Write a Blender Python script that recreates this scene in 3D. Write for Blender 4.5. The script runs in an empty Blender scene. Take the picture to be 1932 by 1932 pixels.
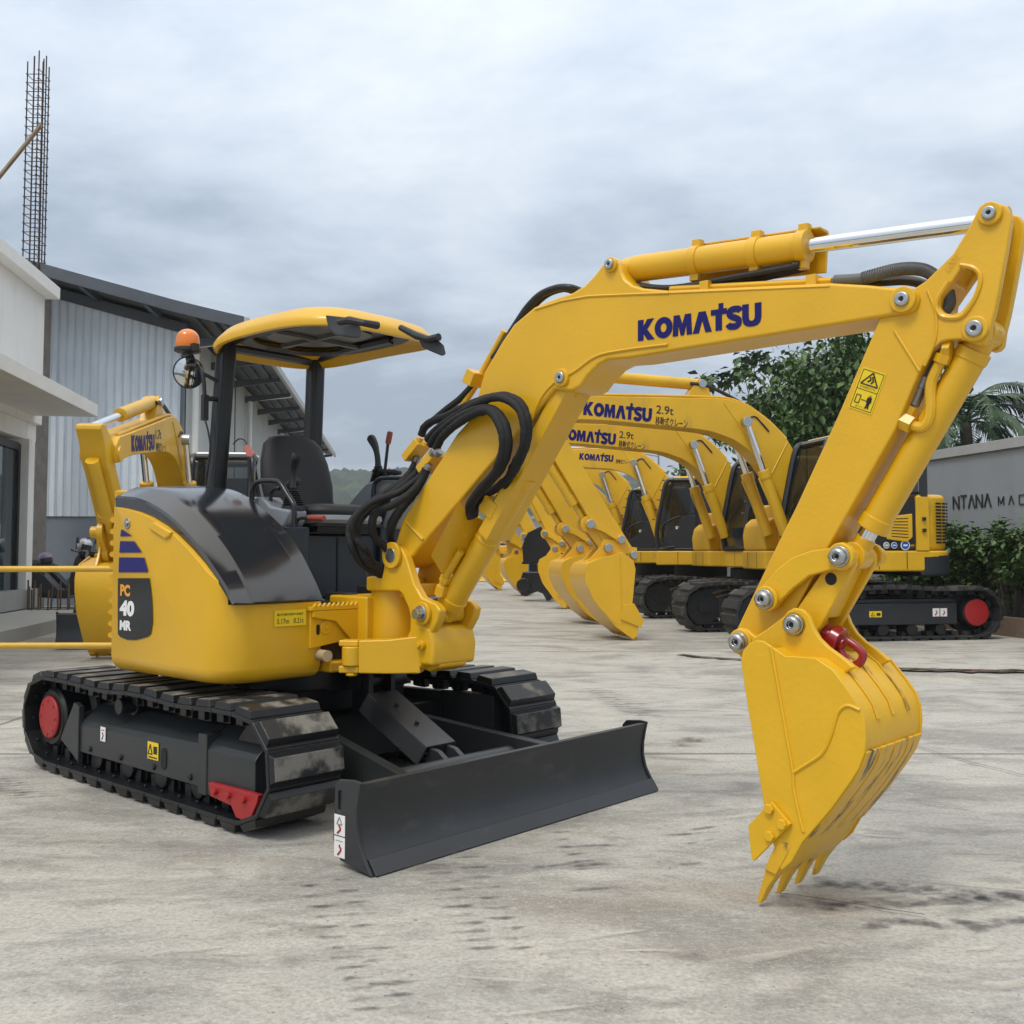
import bpy, bmesh, math, random
from mathutils import Vector, Matrix, noise
random.seed(7)
scene = bpy.context.scene
COL = scene.collection
R = math.radians

# ------------------------------------------------------------------ camera, sky, sun, exposure
EYE = 1.25
TH = R(3.0)
cam_d = bpy.data.cameras.new('camera'); cam = bpy.data.objects.new('camera', cam_d); COL.objects.link(cam)
cam.location = (0, 0, EYE); cam.rotation_euler = (R(90) + TH, 0, 0)
cam_d.sensor_width = 36; cam_d.lens = 36.0; cam_d.shift_y = -27 / 1932.0
cam_d.clip_start = 0.05; cam_d.clip_end = 4000
scene.camera = cam
SUN_EL, SUN_AZ = R(58), R(215)          # azimuth clockwise from +Y (behind left of the camera)
world = bpy.data.worlds.new('World'); scene.world = world; world.use_nodes = True
wn, wl = world.node_tree.nodes, world.node_tree.links
wn.clear()
def wnode(t, **k):
    n = wn.new(t)
    for a, b in k.items(): setattr(n, a, b)
    return n
w_out = wnode('ShaderNodeOutputWorld'); w_bg = wnode('ShaderNodeBackground'); w_bg.inputs[1].default_value = 0.1
sky = wnode('ShaderNodeTexSky', sky_type='NISHITA', sun_disc=False)
sky.sun_elevation = SUN_EL; sky.sun_rotation = SUN_AZ
tc = wnode('ShaderNodeTexCoord'); sep = wnode('ShaderNodeSeparateXYZ'); wl.new(tc.outputs['Generated'], sep.inputs[0])
def wmath(op, a, b, c=None):
    n = wnode('ShaderNodeMath', operation=op)
    for i, x in enumerate((a, b, c)):
        if x is None: continue
        if isinstance(x, (int, float)): n.inputs[i].default_value = x
        else: wl.new(x, n.inputs[i])
    return n.outputs[0]
zc = wmath('MAXIMUM', sep.outputs[2], 0.0)
den = wmath('ADD', zc, 0.24)
cx_ = wmath('DIVIDE', sep.outputs[0], den); cy_ = wmath('DIVIDE', sep.outputs[1], den)
comb = wnode('ShaderNodeCombineXYZ'); wl.new(cx_, comb.inputs[0]); wl.new(cy_, comb.inputs[1])
mp = wnode('ShaderNodeMapping'); mp.inputs['Scale'].default_value = (0.75, 1.0, 1.0); mp.inputs['Location'].default_value = (3.7, 1.3, 0)
mp.inputs['Rotation'].default_value = (0, 0, R(24))
wl.new(comb.outputs[0], mp.inputs[0])
n1 = wnode('ShaderNodeTexNoise'); n1.inputs['Scale'].default_value = 0.95; n1.inputs['Detail'].default_value = 10; n1.inputs['Roughness'].default_value = 0.56
n1.inputs['Distortion'].default_value = 0.25
wl.new(mp.outputs[0], n1.inputs['Vector'])
n2 = wnode('ShaderNodeTexNoise'); n2.inputs['Scale'].default_value = 3.4; n2.inputs['Detail'].default_value = 10; n2.inputs['Roughness'].default_value = 0.6; n2.inputs['Distortion'].default_value = 0.15
wl.new(mp.outputs[0], n2.inputs['Vector'])
cl = wmath('ADD', wmath('MULTIPLY', n1.outputs[0], 0.74), wmath('MULTIPLY', n2.outputs[0], 0.26))
ramp = wnode('ShaderNodeValToRGB')
e = ramp.color_ramp.elements
e[0].position = 0.40; e[0].color = (0.36, 0.435, 0.535, 1)
e[1].position = 0.60; e[1].color = (0.74, 0.795, 0.855, 1)
m_ = ramp.color_ramp.elements.new(0.50); m_.color = (0.555, 0.63, 0.725, 1)
wl.new(cl, ramp.inputs[0])
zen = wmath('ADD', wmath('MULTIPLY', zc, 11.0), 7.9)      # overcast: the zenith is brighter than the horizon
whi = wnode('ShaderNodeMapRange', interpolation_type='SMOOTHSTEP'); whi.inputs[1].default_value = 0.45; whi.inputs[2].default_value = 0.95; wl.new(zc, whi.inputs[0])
warm = wnode('ShaderNodeMix', data_type='RGBA'); wl.new(whi.outputs[0], warm.inputs[0]); wl.new(ramp.outputs[0], warm.inputs[6]); warm.inputs[7].default_value = (0.82, 0.79, 0.735, 1)   # unseen overhead sky warmed so the ground is lit less blue
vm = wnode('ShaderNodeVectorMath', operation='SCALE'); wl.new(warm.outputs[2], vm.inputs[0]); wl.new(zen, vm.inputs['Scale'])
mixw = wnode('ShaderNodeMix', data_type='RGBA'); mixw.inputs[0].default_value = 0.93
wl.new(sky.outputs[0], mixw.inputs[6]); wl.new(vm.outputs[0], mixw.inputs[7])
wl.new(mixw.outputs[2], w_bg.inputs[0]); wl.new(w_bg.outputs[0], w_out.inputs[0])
sun_d = bpy.data.lights.new('sun', 'SUN'); sun_d.energy = 1.5; sun_d.angle = R(16); sun_d.color = (1.0, 0.955, 0.88)
sun = bpy.data.objects.new('sun', sun_d); COL.objects.link(sun)
sd = Vector((math.sin(SUN_AZ) * math.cos(SUN_EL), math.cos(SUN_AZ) * math.cos(SUN_EL), math.sin(SUN_EL)))
sun.rotation_euler = sd.to_track_quat('Z', 'Y').to_euler(); sun.location = sd * 60
vs = scene.view_settings
vs.view_transform = 'Standard'; vs.look = 'None'; vs.gamma = 1; vs.use_curve_mapping = False; vs.exposure = 0.15

# ------------------------------------------------------------------ helpers: measuring, meshes, materials
F0, PX0, PY0 = 1932.0, 966.0, 939.0
CT, ST = math.cos(TH), math.sin(TH)
def ray(px, py):
    a, b = (px - PX0) / F0, -(py - PY0) / F0
    return a, CT - b * ST, ST + b * CT
class Frame:                              # a machine's own axes: x forward, y left, z up
    def __init__(s, ox, oy, hx, hy):
        n = math.hypot(hx, hy); s.o = (ox, oy); s.h = (hx / n, hy / n)
    def _l(s, X, Y, rel=True):
        if rel: X -= s.o[0]; Y -= s.o[1]
        return X * s.h[0] + Y * s.h[1], -X * s.h[1] + Y * s.h[0]
    def y(s, px, py, y):                  # the sight line meets the machine's plane y
        r = ray(px, py); x0, y0 = s._l(0, 0); rx, ry = s._l(r[0], r[1], False); t = (y - y0) / ry
        return x0 + t * rx, EYE + t * r[2]
    def x(s, px, py, x):
        r = ray(px, py); x0, y0 = s._l(0, 0); rx, ry = s._l(r[0], r[1], False); t = (x - x0) / rx
        return y0 + t * ry, EYE + t * r[2]
    def z(s, px, py, z):
        r = ray(px, py); t = (z - EYE) / r[2]
        return s._l(t * r[0], t * r[1])
def ground(px, py, z=0.0):
    r = ray(px, py); t = (z - EYE) / r[2]
    return t * r[0], t * r[1]
def at(px, py, Y):
    r = ray(px, py); t = Y / r[1]
    return Vector((t * r[0], Y, EYE + t * r[2]))

class MB:
    def __init__(s): s.v = []; s.f = []; s.m = []; s.cur = 0
    def add(s, vs_, fs):
        b = len(s.v); s.v += [tuple(q) for q in vs_]
        for f in fs: s.f.append(tuple(b + i for i in f)); s.m.append(s.cur)
        return s
    def box(s, x0, x1, y0, y1, z0, z1, M=None):
        v = [Vector(q) for q in ((x0,y0,z0),(x1,y0,z0),(x1,y1,z0),(x0,y1,z0),(x0,y0,z1),(x1,y0,z1),(x1,y1,z1),(x0,y1,z1))]
        if M: v = [M @ q for q in v]
        return s.add(v, [(3,2,1,0),(4,5,6,7),(0,1,5,4),(1,2,6,5),(2,3,7,6),(3,0,4,7)])
    def loft(s, loops, cap=True, closed=True):
        n = len(loops[0]); v = [q for l in loops for q in l]; f = []
        for i in range(len(loops) - 1):
            for j in range(n if closed else n - 1):
                k = (j + 1) % n
                f.append((i*n+j, i*n+k, (i+1)*n+k, (i+1)*n+j))
        if cap: f += [tuple(range(n))[::-1], tuple(range((len(loops)-1)*n, len(loops)*n))]
        return s.add(v, f)
    def prism(s, poly, a, b, fn):         # poly of 2D points; fn(p, q, w) -> 3D
        return s.loft([[fn(p, q, a) for p, q in poly], [fn(p, q, b) for p, q in poly]])
    def pxz(s, poly, y0, y1): return s.prism(poly, y0, y1, lambda p, q, w: (p, w, q))
    def pxy(s, poly, z0, z1): return s.prism(poly, z0, z1, lambda p, q, w: (p, q, w))
    def pyz(s, poly, x0, x1): return s.prism(poly, x0, x1, lambda p, q, w: (w, p, q))
    def tube(s, pts, r, n=10, cap=True):
        pts = [Vector(p) for p in pts]; k = len(pts)
        rs = r if isinstance(r, (list, tuple)) else [r] * k
        loops = []; up = None
        for i, p in enumerate(pts):
            d = (pts[min(i+1, k-1)] - pts[max(i-1, 0)])
            d = d.normalized() if d.length > 1e-9 else Vector((0, 0, 1))
            if up is None:
                up = Vector((0, 0, 1)) if abs(d.z) < 0.9 else Vector((1, 0, 0))
            a = d.cross(up)
            if a.length < 1e-6: a = d.orthogonal()
            a.normalize(); b = a.cross(d).normalized(); up = b
            loops.append([p + (a * math.cos(2*math.pi*j/n) + b * math.sin(2*math.pi*j/n)) * rs[i] for j in range(n)])
        return s.loft(loops, cap)
    def cyl(s, p0, p1, r, r1=None, n=20): return s.tube([p0, p1], [r, r if r1 is None else r1], n)
    def lathe(s, prof, base, axis=(0, 0, 1), n=24):   # prof: (radius, height)
        ax = Vector(axis).normalized(); a = ax.orthogonal().normalized(); b = ax.cross(a); base = Vector(base)
        return s.loft([[base + ax*h + (a*math.cos(2*math.pi*j/n) + b*math.sin(2*math.pi*j/n)) * max(r, 1e-4) for j in range(n)] for r, h in prof])
    def build(s, name, mats, parent=None, bevel=0, seg=2, ang=38, fix=True, label=None, smooth=True):
        me = bpy.data.meshes.new(name); me.from_pydata([tuple(q) for q in s.v], [], s.f)
        if not isinstance(mats, (list, tuple)): mats = [mats]
        for m in mats: me.materials.append(m)
        if len(mats) > 1: me.polygons.foreach_set('material_index', s.m)
        if fix:
            bm = bmesh.new(); bm.from_mesh(me); bmesh.ops.recalc_face_normals(bm, faces=bm.faces); bm.to_mesh(me); bm.free()
        if smooth:
            me.polygons.foreach_set('use_smooth', [True] * len(me.polygons)); me.set_sharp_from_angle(angle=R(ang))
        o = bpy.data.objects.new(name, me); COL.objects.link(o)
        if parent: o.parent = parent
        if bevel:
            bv = o.modifiers.new('edge', 'BEVEL'); bv.width = bevel; bv.segments = seg; bv.limit_method = 'ANGLE'; bv.angle_limit = R(35); bv.harden_normals = True
        if label: o['label'] = label
        return o
def build_split(s, name, mats, parent=None, gap=.003, **k):   # one object for every separate piece
    n = len(s.v); root = list(range(n))
    def find(i):
        while root[i] != i: root[i] = root[root[i]]; i = root[i]
        return i
    for f in s.f:
        for q in f[1:]: root[find(q)] = find(f[0])
    comp = {}
    for i in range(n): comp.setdefault(find(i), []).append(i)
    G = [[set(c), [min(s.v[i][a] for i in c)-gap for a in range(3)], [max(s.v[i][a] for i in c)+gap for a in range(3)]] for c in comp.values()]
    again = True
    while again:
        again = False
        for a in range(len(G)):
            for b in range(len(G)-1, a, -1):
                if all(G[a][1][q] <= G[b][2][q] and G[b][1][q] <= G[a][2][q] for q in range(3)):
                    G[a] = [G[a][0] | G[b][0], [min(G[a][1][q], G[b][1][q]) for q in range(3)], [max(G[a][2][q], G[b][2][q]) for q in range(3)]]; del G[b]; again = True
    out = []
    for c, _, _ in G:
        ids = sorted(c); mp_ = {i: j for j, i in enumerate(ids)}; m = MB(); m.v = [s.v[i] for i in ids]
        for f, mi in zip(s.f, s.m):
            if f[0] in c: m.f.append(tuple(mp_[i] for i in f)); m.m.append(mi)
        out.append(m.build(name, mats, parent, **k))
    return out
MB.build_split = build_split
def tag(o, label, cat, group=None):
    o['label'] = label; o['category'] = cat
    if group: o['group'] = group
    return o
def struct(o, kind='structure'): o['kind'] = kind; return o
def empty(name, loc, rz=0, label=None, cat=None, group=None):
    o = bpy.data.objects.new(name, None); COL.objects.link(o); o.location = loc; o.rotation_euler = (0, 0, rz); o.empty_display_size = 0.3
    if label: tag(o, label, cat, group)
    return o
def kids(o): return [c for c in COL.objects if c.parent == o]
def copy_tree(o, parent=None):
    c = o.copy(); COL.objects.link(c)
    if parent: c.parent = parent
    for ch in kids(o): copy_tree(ch, c)
    return c
def crs(pts, k=6, closed=False):          # smooth curve through points
    P = [Vector(p) for p in pts]; n = len(P); out = []
    for i in range(n if closed else n - 1):
        a, b, c, d = (P[(i-1) % n], P[i], P[(i+1) % n], P[(i+2) % n]) if closed else (P[max(i-1, 0)], P[i], P[i+1], P[min(i+2, n-1)])
        for j in range(k):
            t = j / k
            out.append(0.5*((2*b) + (c-a)*t + (2*a-5*b+4*c-d)*t*t + (3*b-a-3*c+d)*t**3))
    if not closed: out.append(P[-1])
    return out
def arc(cx, cz, r, a0, a1, n): return [(cx + r*math.cos(R(a0+(a1-a0)*i/n)), cz + r*math.sin(R(a0+(a1-a0)*i/n))) for i in range(n+1)]
def solid_common(A, B):                   # volume shared by two closed MBs
    obs = []
    for m in (A, B):
        obs.append(m.build('tmp', [], smooth=False))
    md = obs[0].modifiers.new('b', 'BOOLEAN'); md.operation = 'INTERSECT'; md.solver = 'EXACT'; md.object = obs[1]
    dg = bpy.context.evaluated_depsgraph_get(); dg.update()
    me = obs[0].evaluated_get(dg).to_mesh()
    out = MB(); out.add([v.co.copy() for v in me.vertices], [tuple(p.vertices) for p in me.polygons])
    for o in obs: bpy.data.objects.remove(o)
    return out

def mat(name, col, rough=0.5, metal=0.0, coat=0.0, var=0.0, vscale=3.0, bump=0.0, bscale=60, spec=0.5, emit=None, trans=0.0, rvar=0.0, ior=1.5):
    m = bpy.data.materials.new(name); m.use_nodes = True; nt = m.node_tree; p = nt.nodes['Principled BSDF']
    p.inputs['Base Color'].default_value = (*col, 1); p.inputs['Roughness'].default_value = rough; p.inputs['Metallic'].default_value = metal
    p.inputs['Coat Weight'].default_value = coat; p.inputs['Coat Roughness'].default_value = 0.12; p.inputs['Specular IOR Level'].default_value = spec
    p.inputs['Transmission Weight'].default_value = trans; p.inputs['IOR'].default_value = ior
    if emit: p.inputs['Emission Color'].default_value = (*emit[0], 1); p.inputs['Emission Strength'].default_value = emit[1]
    tcn = None
    if var or bump or rvar:
        tcn = nt.nodes.new('ShaderNodeTexCoord')
    if var or rvar:
        nz = nt.nodes.new('ShaderNodeTexNoise'); nz.inputs['Scale'].default_value = vscale; nz.inputs['Detail'].default_value = 6; nz.inputs['Roughness'].default_value = 0.6
        nt.links.new(tcn.outputs['Object'], nz.inputs['Vector'])
        if var:
            rp = nt.nodes.new('ShaderNodeValToRGB'); rp.color_ramp.elements[0].position = 0.3; rp.color_ramp.elements[1].position = 0.7
            rp.color_ramp.elements[0].color = (*[max(c*(1-var), 0) for c in col], 1); rp.color_ramp.elements[1].color = (*[min(c*(1+var), 1) for c in col], 1)
            nt.links.new(nz.outputs[0], rp.inputs[0]); nt.links.new(rp.outputs[0], p.inputs['Base Color'])
        if rvar:
            mr = nt.nodes.new('ShaderNodeMapRange'); mr.inputs[1].default_value = 0.3; mr.inputs[2].default_value = 0.7
            mr.inputs[3].default_value = rough - rvar; mr.inputs[4].default_value = rough + rvar
            nt.links.new(nz.outputs[0], mr.inputs[0]); nt.links.new(mr.outputs[0], p.inputs['Roughness'])
    if bump:
        nb = nt.nodes.new('ShaderNodeTexNoise'); nb.inputs['Scale'].default_value = bscale; nb.inputs['Detail'].default_value = 3
        nt.links.new(tcn.outputs['Object'], nb.inputs['Vector'])
        bp = nt.nodes.new('ShaderNodeBump'); bp.inputs['Strength'].default_value = bump; bp.inputs['Distance'].default_value = 0.004
        nt.links.new(nb.outputs[0], bp.inputs['Height']); nt.links.new(bp.outputs[0], p.inputs['Normal'])
    return m
def noise_mix(m, col2, lo, hi, scale, stretch=(1, 1, 1), rough2=None, seed=(0, 0, 0), detail=6):   # blends a second colour in where noise is high
    nt = m.node_tree; p = nt.nodes['Principled BSDF']
    t = nt.nodes.new('ShaderNodeTexCoord'); mp_ = nt.nodes.new('ShaderNodeMapping'); mp_.inputs['Scale'].default_value = stretch; mp_.inputs['Location'].default_value = seed
    nz = nt.nodes.new('ShaderNodeTexNoise'); nz.inputs['Scale'].default_value = scale; nz.inputs['Detail'].default_value = detail; nz.inputs['Roughness'].default_value = 0.62
    nt.links.new(t.outputs['Object'], mp_.inputs[0]); nt.links.new(mp_.outputs[0], nz.inputs['Vector'])
    mr = nt.nodes.new('ShaderNodeMapRange'); mr.inputs[1].default_value = lo; mr.inputs[2].default_value = hi; nt.links.new(nz.outputs[0], mr.inputs[0])
    mx = nt.nodes.new('ShaderNodeMix'); mx.data_type = 'RGBA'; mx.inputs[7].default_value = (*col2, 1)
    src = p.inputs['Base Color']
    if src.is_linked: nt.links.new(src.links[0].from_socket, mx.inputs[6])
    else: mx.inputs[6].default_value = src.default_value
    nt.links.new(mr.outputs[0], mx.inputs[0]); nt.links.new(mx.outputs[2], p.inputs['Base Color'])
    if rough2 is not None:
        m2 = nt.nodes.new('ShaderNodeMapRange'); m2.inputs[3].default_value = p.inputs['Roughness'].default_value; m2.inputs[4].default_value = rough2
        nt.links.new(mr.outputs[0], m2.inputs[0]); nt.links.new(m2.outputs[0], p.inputs['Roughness'])
    return m

YEL = mat('yellow_paint', (0.70, 0.392, 0.007), 0.38, coat=0.20, var=0.06, vscale=2.5, bump=0.22, bscale=70, rvar=0.06)
YEL2 = mat('yellow_paint_rough', (0.71, 0.405, 0.007), 0.45, coat=0.08, var=0.05, vscale=5, bump=0.35, bscale=45, rvar=0.08)
YELW = noise_mix(mat('yellow_paint_worn', (0.69, 0.39, 0.014), 0.45, coat=0.05, bump=0.3, bscale=50), (0.06, 0.05, 0.035), 0.55, 0.63, 6, (1, 3, 0.5))
YELB = noise_mix(mat('yellow_paint_row', (0.67, 0.385, 0.009), 0.42, coat=0.12, var=0.10, vscale=1.5, bump=.15, bscale=30), (.42, .27, .05), .60, .78, 3.0, (1, 1, .4), .6)
BLUE = mat('logo_blue', (0.007, 0.006, 0.115), 0.45, spec=.3)
GRY = mat('charcoal_paint', (0.023, 0.0265, 0.029), 0.36, var=0.15, vscale=4, bump=0.08, bscale=80, rvar=0.05)
GRYB = noise_mix(mat('charcoal_blade', (0.024, 0.0265, 0.030), 0.42, var=0.12, vscale=3, bump=0.15, bscale=30), (0.065, 0.068, 0.072), 0.58, 0.85, 4, (1, 1, 3))
HOOD = mat('hood_gloss', (0.016, 0.0185, 0.023), 0.16, coat=0.35, spec=0.5)
BLK = mat('black_steel', (0.006, 0.0065, 0.0075), 0.42, var=0.2, vscale=8, rvar=0.08)
BLKP = mat('black_plastic', (0.016, 0.016, 0.018), 0.5, bump=0.1, bscale=200)
POST = mat('post_black', (0.014, 0.016, 0.020), 0.3)
HOSE = mat('hose_sleeve', (0.0075, 0.0075, 0.008), 0.75, bump=0.9, bscale=55, var=0.3, vscale=12)
RUB = mat('hose_rubber', (0.010, 0.010, 0.011), 0.42)
SHOE = mat('track_shoe', (0.008, 0.009, 0.0105), 0.36, var=0.25, vscale=9, bump=0.2, bscale=40)
PAD = noise_mix(mat('track_pad', (0.012, 0.013, 0.015), 0.42, bump=0.4, bscale=25), (0.18, 0.17, 0.148), 0.46, 0.60, 7.0, (1, 1, 1), 0.8)
CHR = mat('chrome_rod', (0.78, 0.79, 0.80), 0.07, 1.0)
ZNC = mat('zinc_bolt', (0.46, 0.47, 0.47), 0.30, 1.0, var=0.1, vscale=30, bump=0.3, bscale=60)
FIT = mat('steel_fitting', (0.30, 0.30, 0.30), 0.4, 0.9)
RED = mat('red_paint', (0.34, 0.016, 0.018), 0.42, var=0.08)
REDH = mat('hook_red', (0.27, 0.008, 0.014), 0.25, coat=0.4)
REDG = mat('red_grip', (0.30, 0.06, 0.04), 0.5)
ORG = mat('amber_lens', (0.75, 0.19, 0.01), 0.25, coat=0.4, var=0.12, vscale=6)
SEAT = mat('seat_vinyl', (0.019, 0.0195, 0.020), 0.62, bump=0.3, bscale=220)
LGRY = mat('grey_plastic', (0.24, 0.265, 0.29), 0.42)
DGRY = mat('dark_blue_grey_panel', (0.020, 0.026, 0.036), 0.3)
WHT = mat('white_sticker', (0.78, 0.78, 0.76), 0.4)
STY = mat('yellow_sticker', (0.80, 0.57, 0.01), 0.4)
INK = mat('black_ink', (0.012, 0.012, 0.012), 0.5)
PCO = mat('orange_letter', (0.75, 0.33, 0.03), 0.4)
DKBL = mat('recess_shade', (0.004, 0.004, 0.004), 0.6)  # flat black patches painted for the shade inside slots, holes, sockets and seams
def glass_mat(name, tint, rough=0.03, alpha=0.25):
    m = bpy.data.materials.new(name); m.use_nodes = True; nt = m.node_tree; nt.nodes.clear()
    o = nt.nodes.new('ShaderNodeOutputMaterial'); mx = nt.nodes.new('ShaderNodeMixShader'); t = nt.nodes.new('ShaderNodeBsdfTransparent')
    g = nt.nodes.new('ShaderNodeBsdfPrincipled'); g.inputs['Base Color'].default_value = (*tint, 1); g.inputs['Roughness'].default_value = rough; g.inputs['Specular IOR Level'].default_value = 0.6
    t.inputs[0].default_value = (0.55, 0.6, 0.6, 1); mx.inputs[0].default_value = 1 - alpha
    nt.links.new(t.outputs[0], mx.inputs[1]); nt.links.new(g.outputs[0], mx.inputs[2]); nt.links.new(mx.outputs[0], o.inputs[0])
    return m
GLS = glass_mat('cab_glass', (0.012, 0.016, 0.018), 0.04, 0.35)
MIR = mat('mirror_glass', (0.62, 0.64, 0.64), 0.05, 1.0)

# ---- lettering
LET = {
 'K': (0.96, [[(0,0),(0,.95),(.32,.95),(.32,.64),(.54,.95),(.92,.95),(.53,.49),(.96,0),(.56,0),(.32,.31),(.32,0)]]),
 'M': (1.06, [[(0,0),(.06,.92),(.38,.92),(.53,.50),(.68,.92),(1.0,.92),(1.06,0),(.77,0),(.745,.46),(.62,0),(.44,0),(.315,.46),(.29,0)]]),
 'A': (1.0, [[(0,0),(.32,.92),(.68,.92),(1.0,0),(.67,0),(.5,.54),(.33,0)]]),
 'T': (0.86, [[(.24,0),(.24,.68),(0,.68),(0,.92),(.40,.92),(.40,1.16),(.64,1.16),(.64,.92),(.82,.92),(.82,.68),(.57,.68),(.57,0)]]),
 'U': (0.94, [[(0,.95),(.32,.95),(.32,.38),(.35,.28),(.42,.23),(.52,.23),(.59,.28),(.62,.38),(.62,.95),(.94,.95),(.94,.34),(.88,.14),(.75,.03),(.58,-.01),(.36,-.01),(.19,.03),(.06,.14),(0,.34)]]),
 'O': (0.94, None), 'S': (0.74, None)}
def stroke(pts, w):
    P = [Vector((a, b, 0)) for a, b in pts]; L, Rr = [], []
    for i, p in enumerate(P):
        d = (P[min(i+1, len(P)-1)] - P[max(i-1, 0)]).normalized(); n = Vector((-d.y, d.x, 0))
        L.append(p + n*w/2); Rr.append(p - n*w/2)
    return [[(L[i].x, L[i].y), (L[i+1].x, L[i+1].y), (Rr[i+1].x, Rr[i+1].y), (Rr[i].x, Rr[i].y)] for i in range(len(P)-1)]
_el = lambda rx, ry: [(.47 + rx*math.cos(2*math.pi*i/28), .46 + ry*math.sin(2*math.pi*i/28)) for i in range(28)]
_o, _i = _el(.50, .475), _el(.17, .205)
LET['O'] = (0.94, [[_o[i], _o[(i+1) % 28], _i[(i+1) % 28], _i[i]] for i in range(28)])
LET['S'] = (0.74, stroke([(v.x, v.y) for v in crs([(.68,.70,0),(.62,.79,0),(.5,.82,0),(.3,.82,0),(.15,.75,0),(.13,.62,0),(.24,.52,0),(.46,.43,0),(.6,.34,0),(.6,.19,0),(.48,.1,0),(.3,.09,0),(.13,.12,0),(.06,.22,0)], 4)], .275))
def logo_polys(word):
    x = 0; out = []
    for ch in word:
        w, ps = LET[ch]
        out += [[(x + a, b) for a, b in p] for p in ps]; x += w + (-.04 if ch in 'AT' else 0.035)
    return out, x - 0.035
def logo(name, word, o, ux, uz, m, parent, nrm):     # ux, uz: full width and height vectors; nrm: small outward offset
    ps, W = logo_polys(word); mb = MB(); o, ux, uz, nrm = Vector(o), Vector(ux), Vector(uz), Vector(nrm)
    for p in ps:
        mb.loft([[o + ux*(a/W) + uz*b + nrm*k for a, b in p] for k in (0.2, 1.0)])
    return mb.build(name, m, parent, smooth=False)
def text_mesh(s, offset=0.0, sx=1.0):
    c = bpy.data.curves.new('t', 'FONT'); c.body = s; c.offset = offset; c.resolution_u = 4
    o = bpy.data.objects.new('t', c); COL.objects.link(o)
    dg = bpy.context.evaluated_depsgraph_get(); dg.update()
    me = o.evaluated_get(dg).to_mesh()
    v = [(p.co.x*sx, p.co.y) for p in me.vertices]; f = [tuple(p.vertices) for p in me.polygons]
    bpy.data.objects.remove(o)
    return v, f
def text_into(mb, s, o, ux, uz, nrm, h=None, w=None, bold=0.0, center=False):   # unit vectors ux, uz; h = capital height; w squeezes to a width
    v, f = text_mesh(s, bold)
    if not v: return
    o, ux, uz, nrm = Vector(o), Vector(ux), Vector(uz), Vector(nrm)
    x0, x1 = min(a for a, b in v), max(a for a, b in v); y0, y1 = min(b for a, b in v), max(b for a, b in v)
    k = h / (y1 - y0); kx = k if w is None else w / (x1 - x0)
    sh = -(x1 + x0) / 2 if center else -x0
    mb.add([o + ux*((a+sh)*kx) + uz*((b-y0)*k) + nrm for a, b in v], f)
def quad_sheet(mb, o, ux, uz, nrm):
    o, ux, uz, nrm = map(Vector, (o, ux, uz, nrm))
    mb.loft([[o + nrm*k, o+ux+nrm*k, o+ux+uz+nrm*k, o+uz+nrm*k] for k in (0.1, 1)])
HAZE = 0.0006
# ------------------------------------------------------------------ the mini excavator in front
HF = Frame(-1.194, 5.856, .7408, -.6717)
hero = empty('mini_excavator', (-1.194, 5.856, 0), math.atan2(-.6717, .7408),
    'shiny yellow mini excavator with open canopy and charcoal dozer blade in the foreground', 'excavator')
def V(px, py, v): return HF.y(px, py, -v)                 # (x, z) on the plane v to the machine's right
def V3(px, py, v): x, z = V(px, py, v); return Vector((x, -v, z))
def VV(l, v): return [V(a, b, v) for a, b in l]

def crawler_belt(mb, path, y0, y1, pitch, th, lug=0.0, pad=None, two=True, lk=1.3):
    """shoes laid along a closed (x, z) path; y0..y1 is the belt's width"""
    P = [Vector((a, 0, b)) for a, b in path]; n = len(P); seg = [(P[(i+1) % n]-P[i]).length for i in range(n)]; tot = sum(seg)
    k = round(tot / pitch); pit = tot / k
    def pos(s):
        s %= tot; i = 0
        while s > seg[i]: s -= seg[i]; i += 1
        return P[i].lerp(P[(i+1) % n], s / seg[i])
    for i in range(k):
        a, b = pos(i*pit), pos(i*pit + pit); c = (a+b)/2; t = (b-a).normalized(); o = Vector((t.z, 0, -t.x))   # o: outward for a counter-clockwise path
        M = Matrix(((t.x, 0, o.x, c.x), (0, 1, 0, 0), (t.z, 0, o.z, c.z), (0, 0, 0, 1)))
        h = pit*0.5
        mb.cur = 0
        mb.box(-h*1.0, h*0.97, y0, y1, -th*0.25, th*0.12, M)                            # steel shoe
        mb.box(-h*0.55, h*0.55, (y0+y1)/2-0.075, (y0+y1)/2-0.03, -th*lk, -th*0.25, M)  # chain links
        mb.box(-h*0.55, h*0.55, (y0+y1)/2+0.03, (y0+y1)/2+0.075, -th*lk, -th*0.25, M)
        if lk > 1.4:
            for yy in (.30, .70): mb.box(-h*.35, h*.35, y0+(y1-y0)*yy-.022, y0+(y1-y0)*yy+.022, -th*1.35, -th*.2, M)
        for yy in (0.13, 0.87): mb.cyl(M @ Vector((0, y0+(y1-y0)*yy, -th*0.25)), M @ Vector((0, y0+(y1-y0)*yy, -th*0.55)), 0.009, n=6)
        if pad:
            w = (y1-y0)*0.985/2; ym = (y0+y1)/2; l0, l1, hh = h*0.80, h*0.62, th*pad
            lo = [(-l0, -w), (l0, -w), (l0, w), (-l0, w)]; hi = [(-l1, -w*.97), (l1, -w*.97), (l1, w*.97), (-l1, w*.97)]
            b0 = len(mb.f); mb.loft([[M @ Vector((x, ym+y, th*0.12)) for x, y in lo], [M @ Vector((x, ym+y, th*0.12+hh)) for x, y in hi]])
            if two: mb.m[-1] = 1
        else:
            for q in (-0.75, 0.0, 0.7): mb.box(h*q-0.012, h*q+0.012, y0, y1, th*0.12, th*0.12+lug, M)
    return pit
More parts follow.
